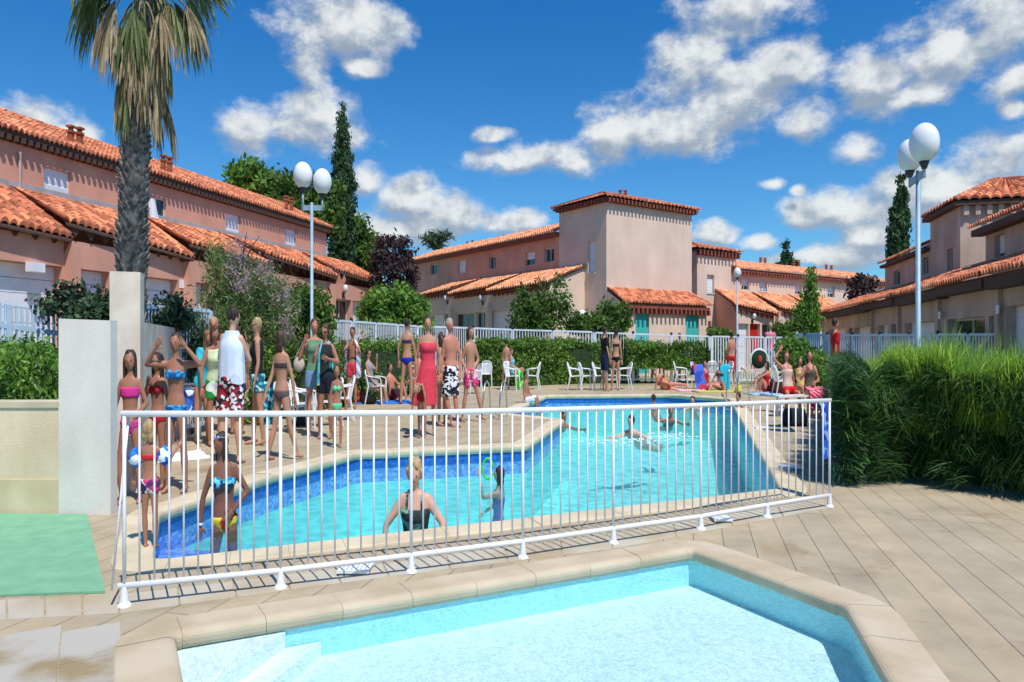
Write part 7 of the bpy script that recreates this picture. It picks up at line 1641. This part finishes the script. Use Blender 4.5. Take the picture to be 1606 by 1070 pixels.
    p, J, T, hc, hr = seat(1271, 650, 1.72, -10, 'dark-haired woman at the right end of the bench under a pink striped towel', hz=.50, skin=4, hair=('dark', 'long'), wear=('f', ('swimsuit', cw(100,90,80))), aL=((-.4, -.3, -.8), (.2, -.5, .4)), aR=((.3, -.1, -1), (-.5, -.5, -.1)), lL=((-.25, -1, -.05), (-.1, .1, -1)), lR=((.15, -1, -.05), (.0, .1, -1)))
    c = (J['kL'] + J['kR']) / 2; V = []; n = 12
    prof = [(.42, .10), (.30, .13), (.10, .085), (-.04, .07), (-.09, .0), (-.10, -.15), (-.11, -.33)]
    for i in range(n + 1):
        u = (i / n - .5) * .52 + .06
        for (o, z) in prof: V.append((c.x + u * (1 + .1 * (z < 0)), c.y + o + .02 * math.sin(i * 1.8) * (z < 0), c.z + z + .01 * math.sin(i * 2.1)))
    mb = MB(); k = len(prof); mb.add(V, [(i * k + j, (i + 1) * k + j, (i + 1) * k + j + 1, i * k + j + 1) for i in range(n) for j in range(k - 1)]); tag(mb.build('beach_towel', PINKSTR, None, True), 'pink and red striped towel over the lap of the woman at the bench end', 'towel')
    # ---- beyond the fence
    x, y = A(1310, 0, 24.0)[:2]; person('passer-by in a red top beyond the pale blue fence at the right', (x, y), 2.0, 90, skin=4, hair=('dark', 'short'), wear=(('shirt', cw(200,30,35)), ('trunks', cw(225,190,170))))
    x, y = A(786, 0, 38)[:2]; person('small child walking beyond the far fence', (x, y), 1.85, 60, skin=0, hair=('dark', 'short'), wear=(('shirt', cw(240,200,170)), ('shorts', cw(225,225,225))))
    x, y = A(1066, 0, 37)[:2]; person('passer-by in white with a dark bag behind the fence by the teal doors', (x, y), 1.75, 90, skin=0, hair=('dark', 'short'), wear=(('shirt', cw(235,235,238)), ('trousers', cw(235,235,238))))
    # ---- in the water (pelvis below the surface)
    m = pattern_mat('blue_ring_bikini', [srgb(20,130,175), srgb(30,60,90), srgb(110,215,235)], 22); m2 = pattern_mat('yellow_red_bottom', [srgb(230,205,50), srgb(220,60,40), srgb(110,190,70)], 14)
    person('woman in the shallow end in a blue print bikini with goggles pushed up', ((352 - 803) / F * 9.0, 9.0), 1.60, 15, spine=(-.02, -.05, 1), head=(-.1, -.12, 1), face=(-.5, -.9, 0), base=-.06, aL=((-.35, -.05, -1), (-.1, -.1, -1)), aR=((.55, .15, -.85), (-.55, -.5, -.6)), lL=((-.12, -.1, -1), (0, .1, -1)), lR=((.12, -.1, -1), (0, .1, -1)), skin=3, hair=('dark', 'mid'), wear=('f', 'goggles_up', ('bikini_top', m), ('briefs', m2), ('watch', cw(220,220,225), 'L')), build=.95)
    person('woman with short curly blond hair standing waist deep with arms akimbo', ((652 - 803) / F * 8.25, 8.25), 1.66, 0, spine=(0, -.08, 1), head=(0, -.35, 1), base=-.22, aL=((-.62, -.15, -.8), (-.05, -.3, -1)), aR=((.62, -.1, -.8), (-.35, -.5, -.7)), skin=2, hair=('blond', 'curly'), wear=('f', ('swimsuit', pattern_mat('green_dark_suit', [srgb(30,45,50), srgb(110,165,140), srgb(40,60,60)], 14)),), build=1.05)
    person('swimming girl with dark hair lifting a green toy near the middle of the pool', ((781 - 803) / F * 11.9, 11.9), 1.45, -100, spine=(.05, 0, 1), base=-.66, head=(0, 0, 1), aL=((-.8, -.1, -.15), (-.3, 0, 1)), aR=((-.3, .3, -.6), (-.6, .2, -.3)), skin=2, hair=('dark', 'mid'), wear=(('swimsuit', cw(100,70,170)),), kid=.2, lL=((-.3, 0, -1), (.2, 0, -1)))
    x_, y_ = (765 - 803) / F * 11.8, 11.8; mb = MB(); mb.tube([(x_ + .09 * math.cos(a), y_, .02 + .12 * math.sin(a)) for a in [i * math.pi / 8 for i in range(16)]], .014, 6); tag(mb.build('toy_ring', mat('lime_plastic', srgb(70,225,50), .4), None, True), 'small green ring held up by the swimming girl', 'toy')
    def swimmer(px, pyw, top, rot, label, skin=1, hair=('dark', 'short'), wear=(), h=1.6, **k):
        Y = FY * (H + .17) / (pyw - 535); z = ZY(top, Y); x = (px - 803) / F * Y
        a_ = math.radians(rot); f_ = Vector((math.sin(a_), -math.cos(a_), 0)); x -= f_.x * .26 * h; Y2 = Y - f_.y * .26 * h
        k.setdefault('spine', tuple(f_ * .85 + Vector((0, 0, .42)))); k.setdefault('lL', (tuple(-f_ + Vector((-.12, 0, -.22))), tuple(-f_ + Vector((0, 0, .05))))); k.setdefault('lR', (tuple(-f_ + Vector((.12, 0, -.3))), tuple(-f_ + Vector((0, 0, -.05)))))
        k.setdefault('aL', (tuple(f_ * .8 + Vector((-.6, 0, -.3))), tuple(f_ + Vector((-.2, 0, .05))))); k.setdefault('aR', (tuple(f_ * .6 + Vector((.7, 0, -.3))), tuple(f_ * .8 + Vector((.5, 0, .05)))))
        person(label, (x, Y2), h, rot, base=z - .30 * h, skin=skin, hair=hair, wear=wear, vox=.02, **k)
    swimmer(884, 670, 645, 30, 'swimmer with a dark ponytail near the tip of the deck peninsula', hair=('dark', 'pony'), aL=((-.8, -.2, -.5), (-.6, -.6, -.1)))
    swimmer(990, 687, 652, -40, 'dark-haired swimmer in the middle of the pool stirring up foam', h=1.7, skin=2, aR=((.9, 0, -.3), (.8, -.2, -.3)))
    swimmer(1025, 637, 619, 180, 'swimmer seen from behind near the far edge of the pool', h=1.6)
    swimmer(1052, 670, 640, 0, 'child splashing in the far half of the pool', h=1.3, skin=1, kid=.4, aL=((-.9, 0, -.1), (-.5, 0, .4)), wear=(('swimsuit', cw(120,120,140)),))
    swimmer(1086, 641, 622, -20, 'swimmer facing us near the far right corner of the pool', h=1.6, skin=2)
    swimmer(1158, 652, 616, -60, 'bather climbing at the ladder in the far right corner', h=1.5, skin=4, aL=((-.5, .3, 0), (-.3, .5, .5)), wear=(('trunks', cw(60,80,120)),))
    # foam where they splash
    foam = mat('foam', (.82,.9,.92), .6, (.7,.85,.9), scale=20)
    for px, py, w in ((1010, 690, .9), (1052, 685, .8), (960, 695, 1.0), (845, 632, .3)):
        x, y = G(px, py, -.17); mb = MB()
        for i in range(60): mb.ell((x + RNG.normal(0, w * .45), y + RNG.normal(0, w * .35), -.165 + abs(RNG.normal(0, .015))), (RNG.uniform(.01, .045), RNG.uniform(.01, .04), .010), 6, 4)
        tag(mb.build('splash_foam', foam), kind='stuff')
people()
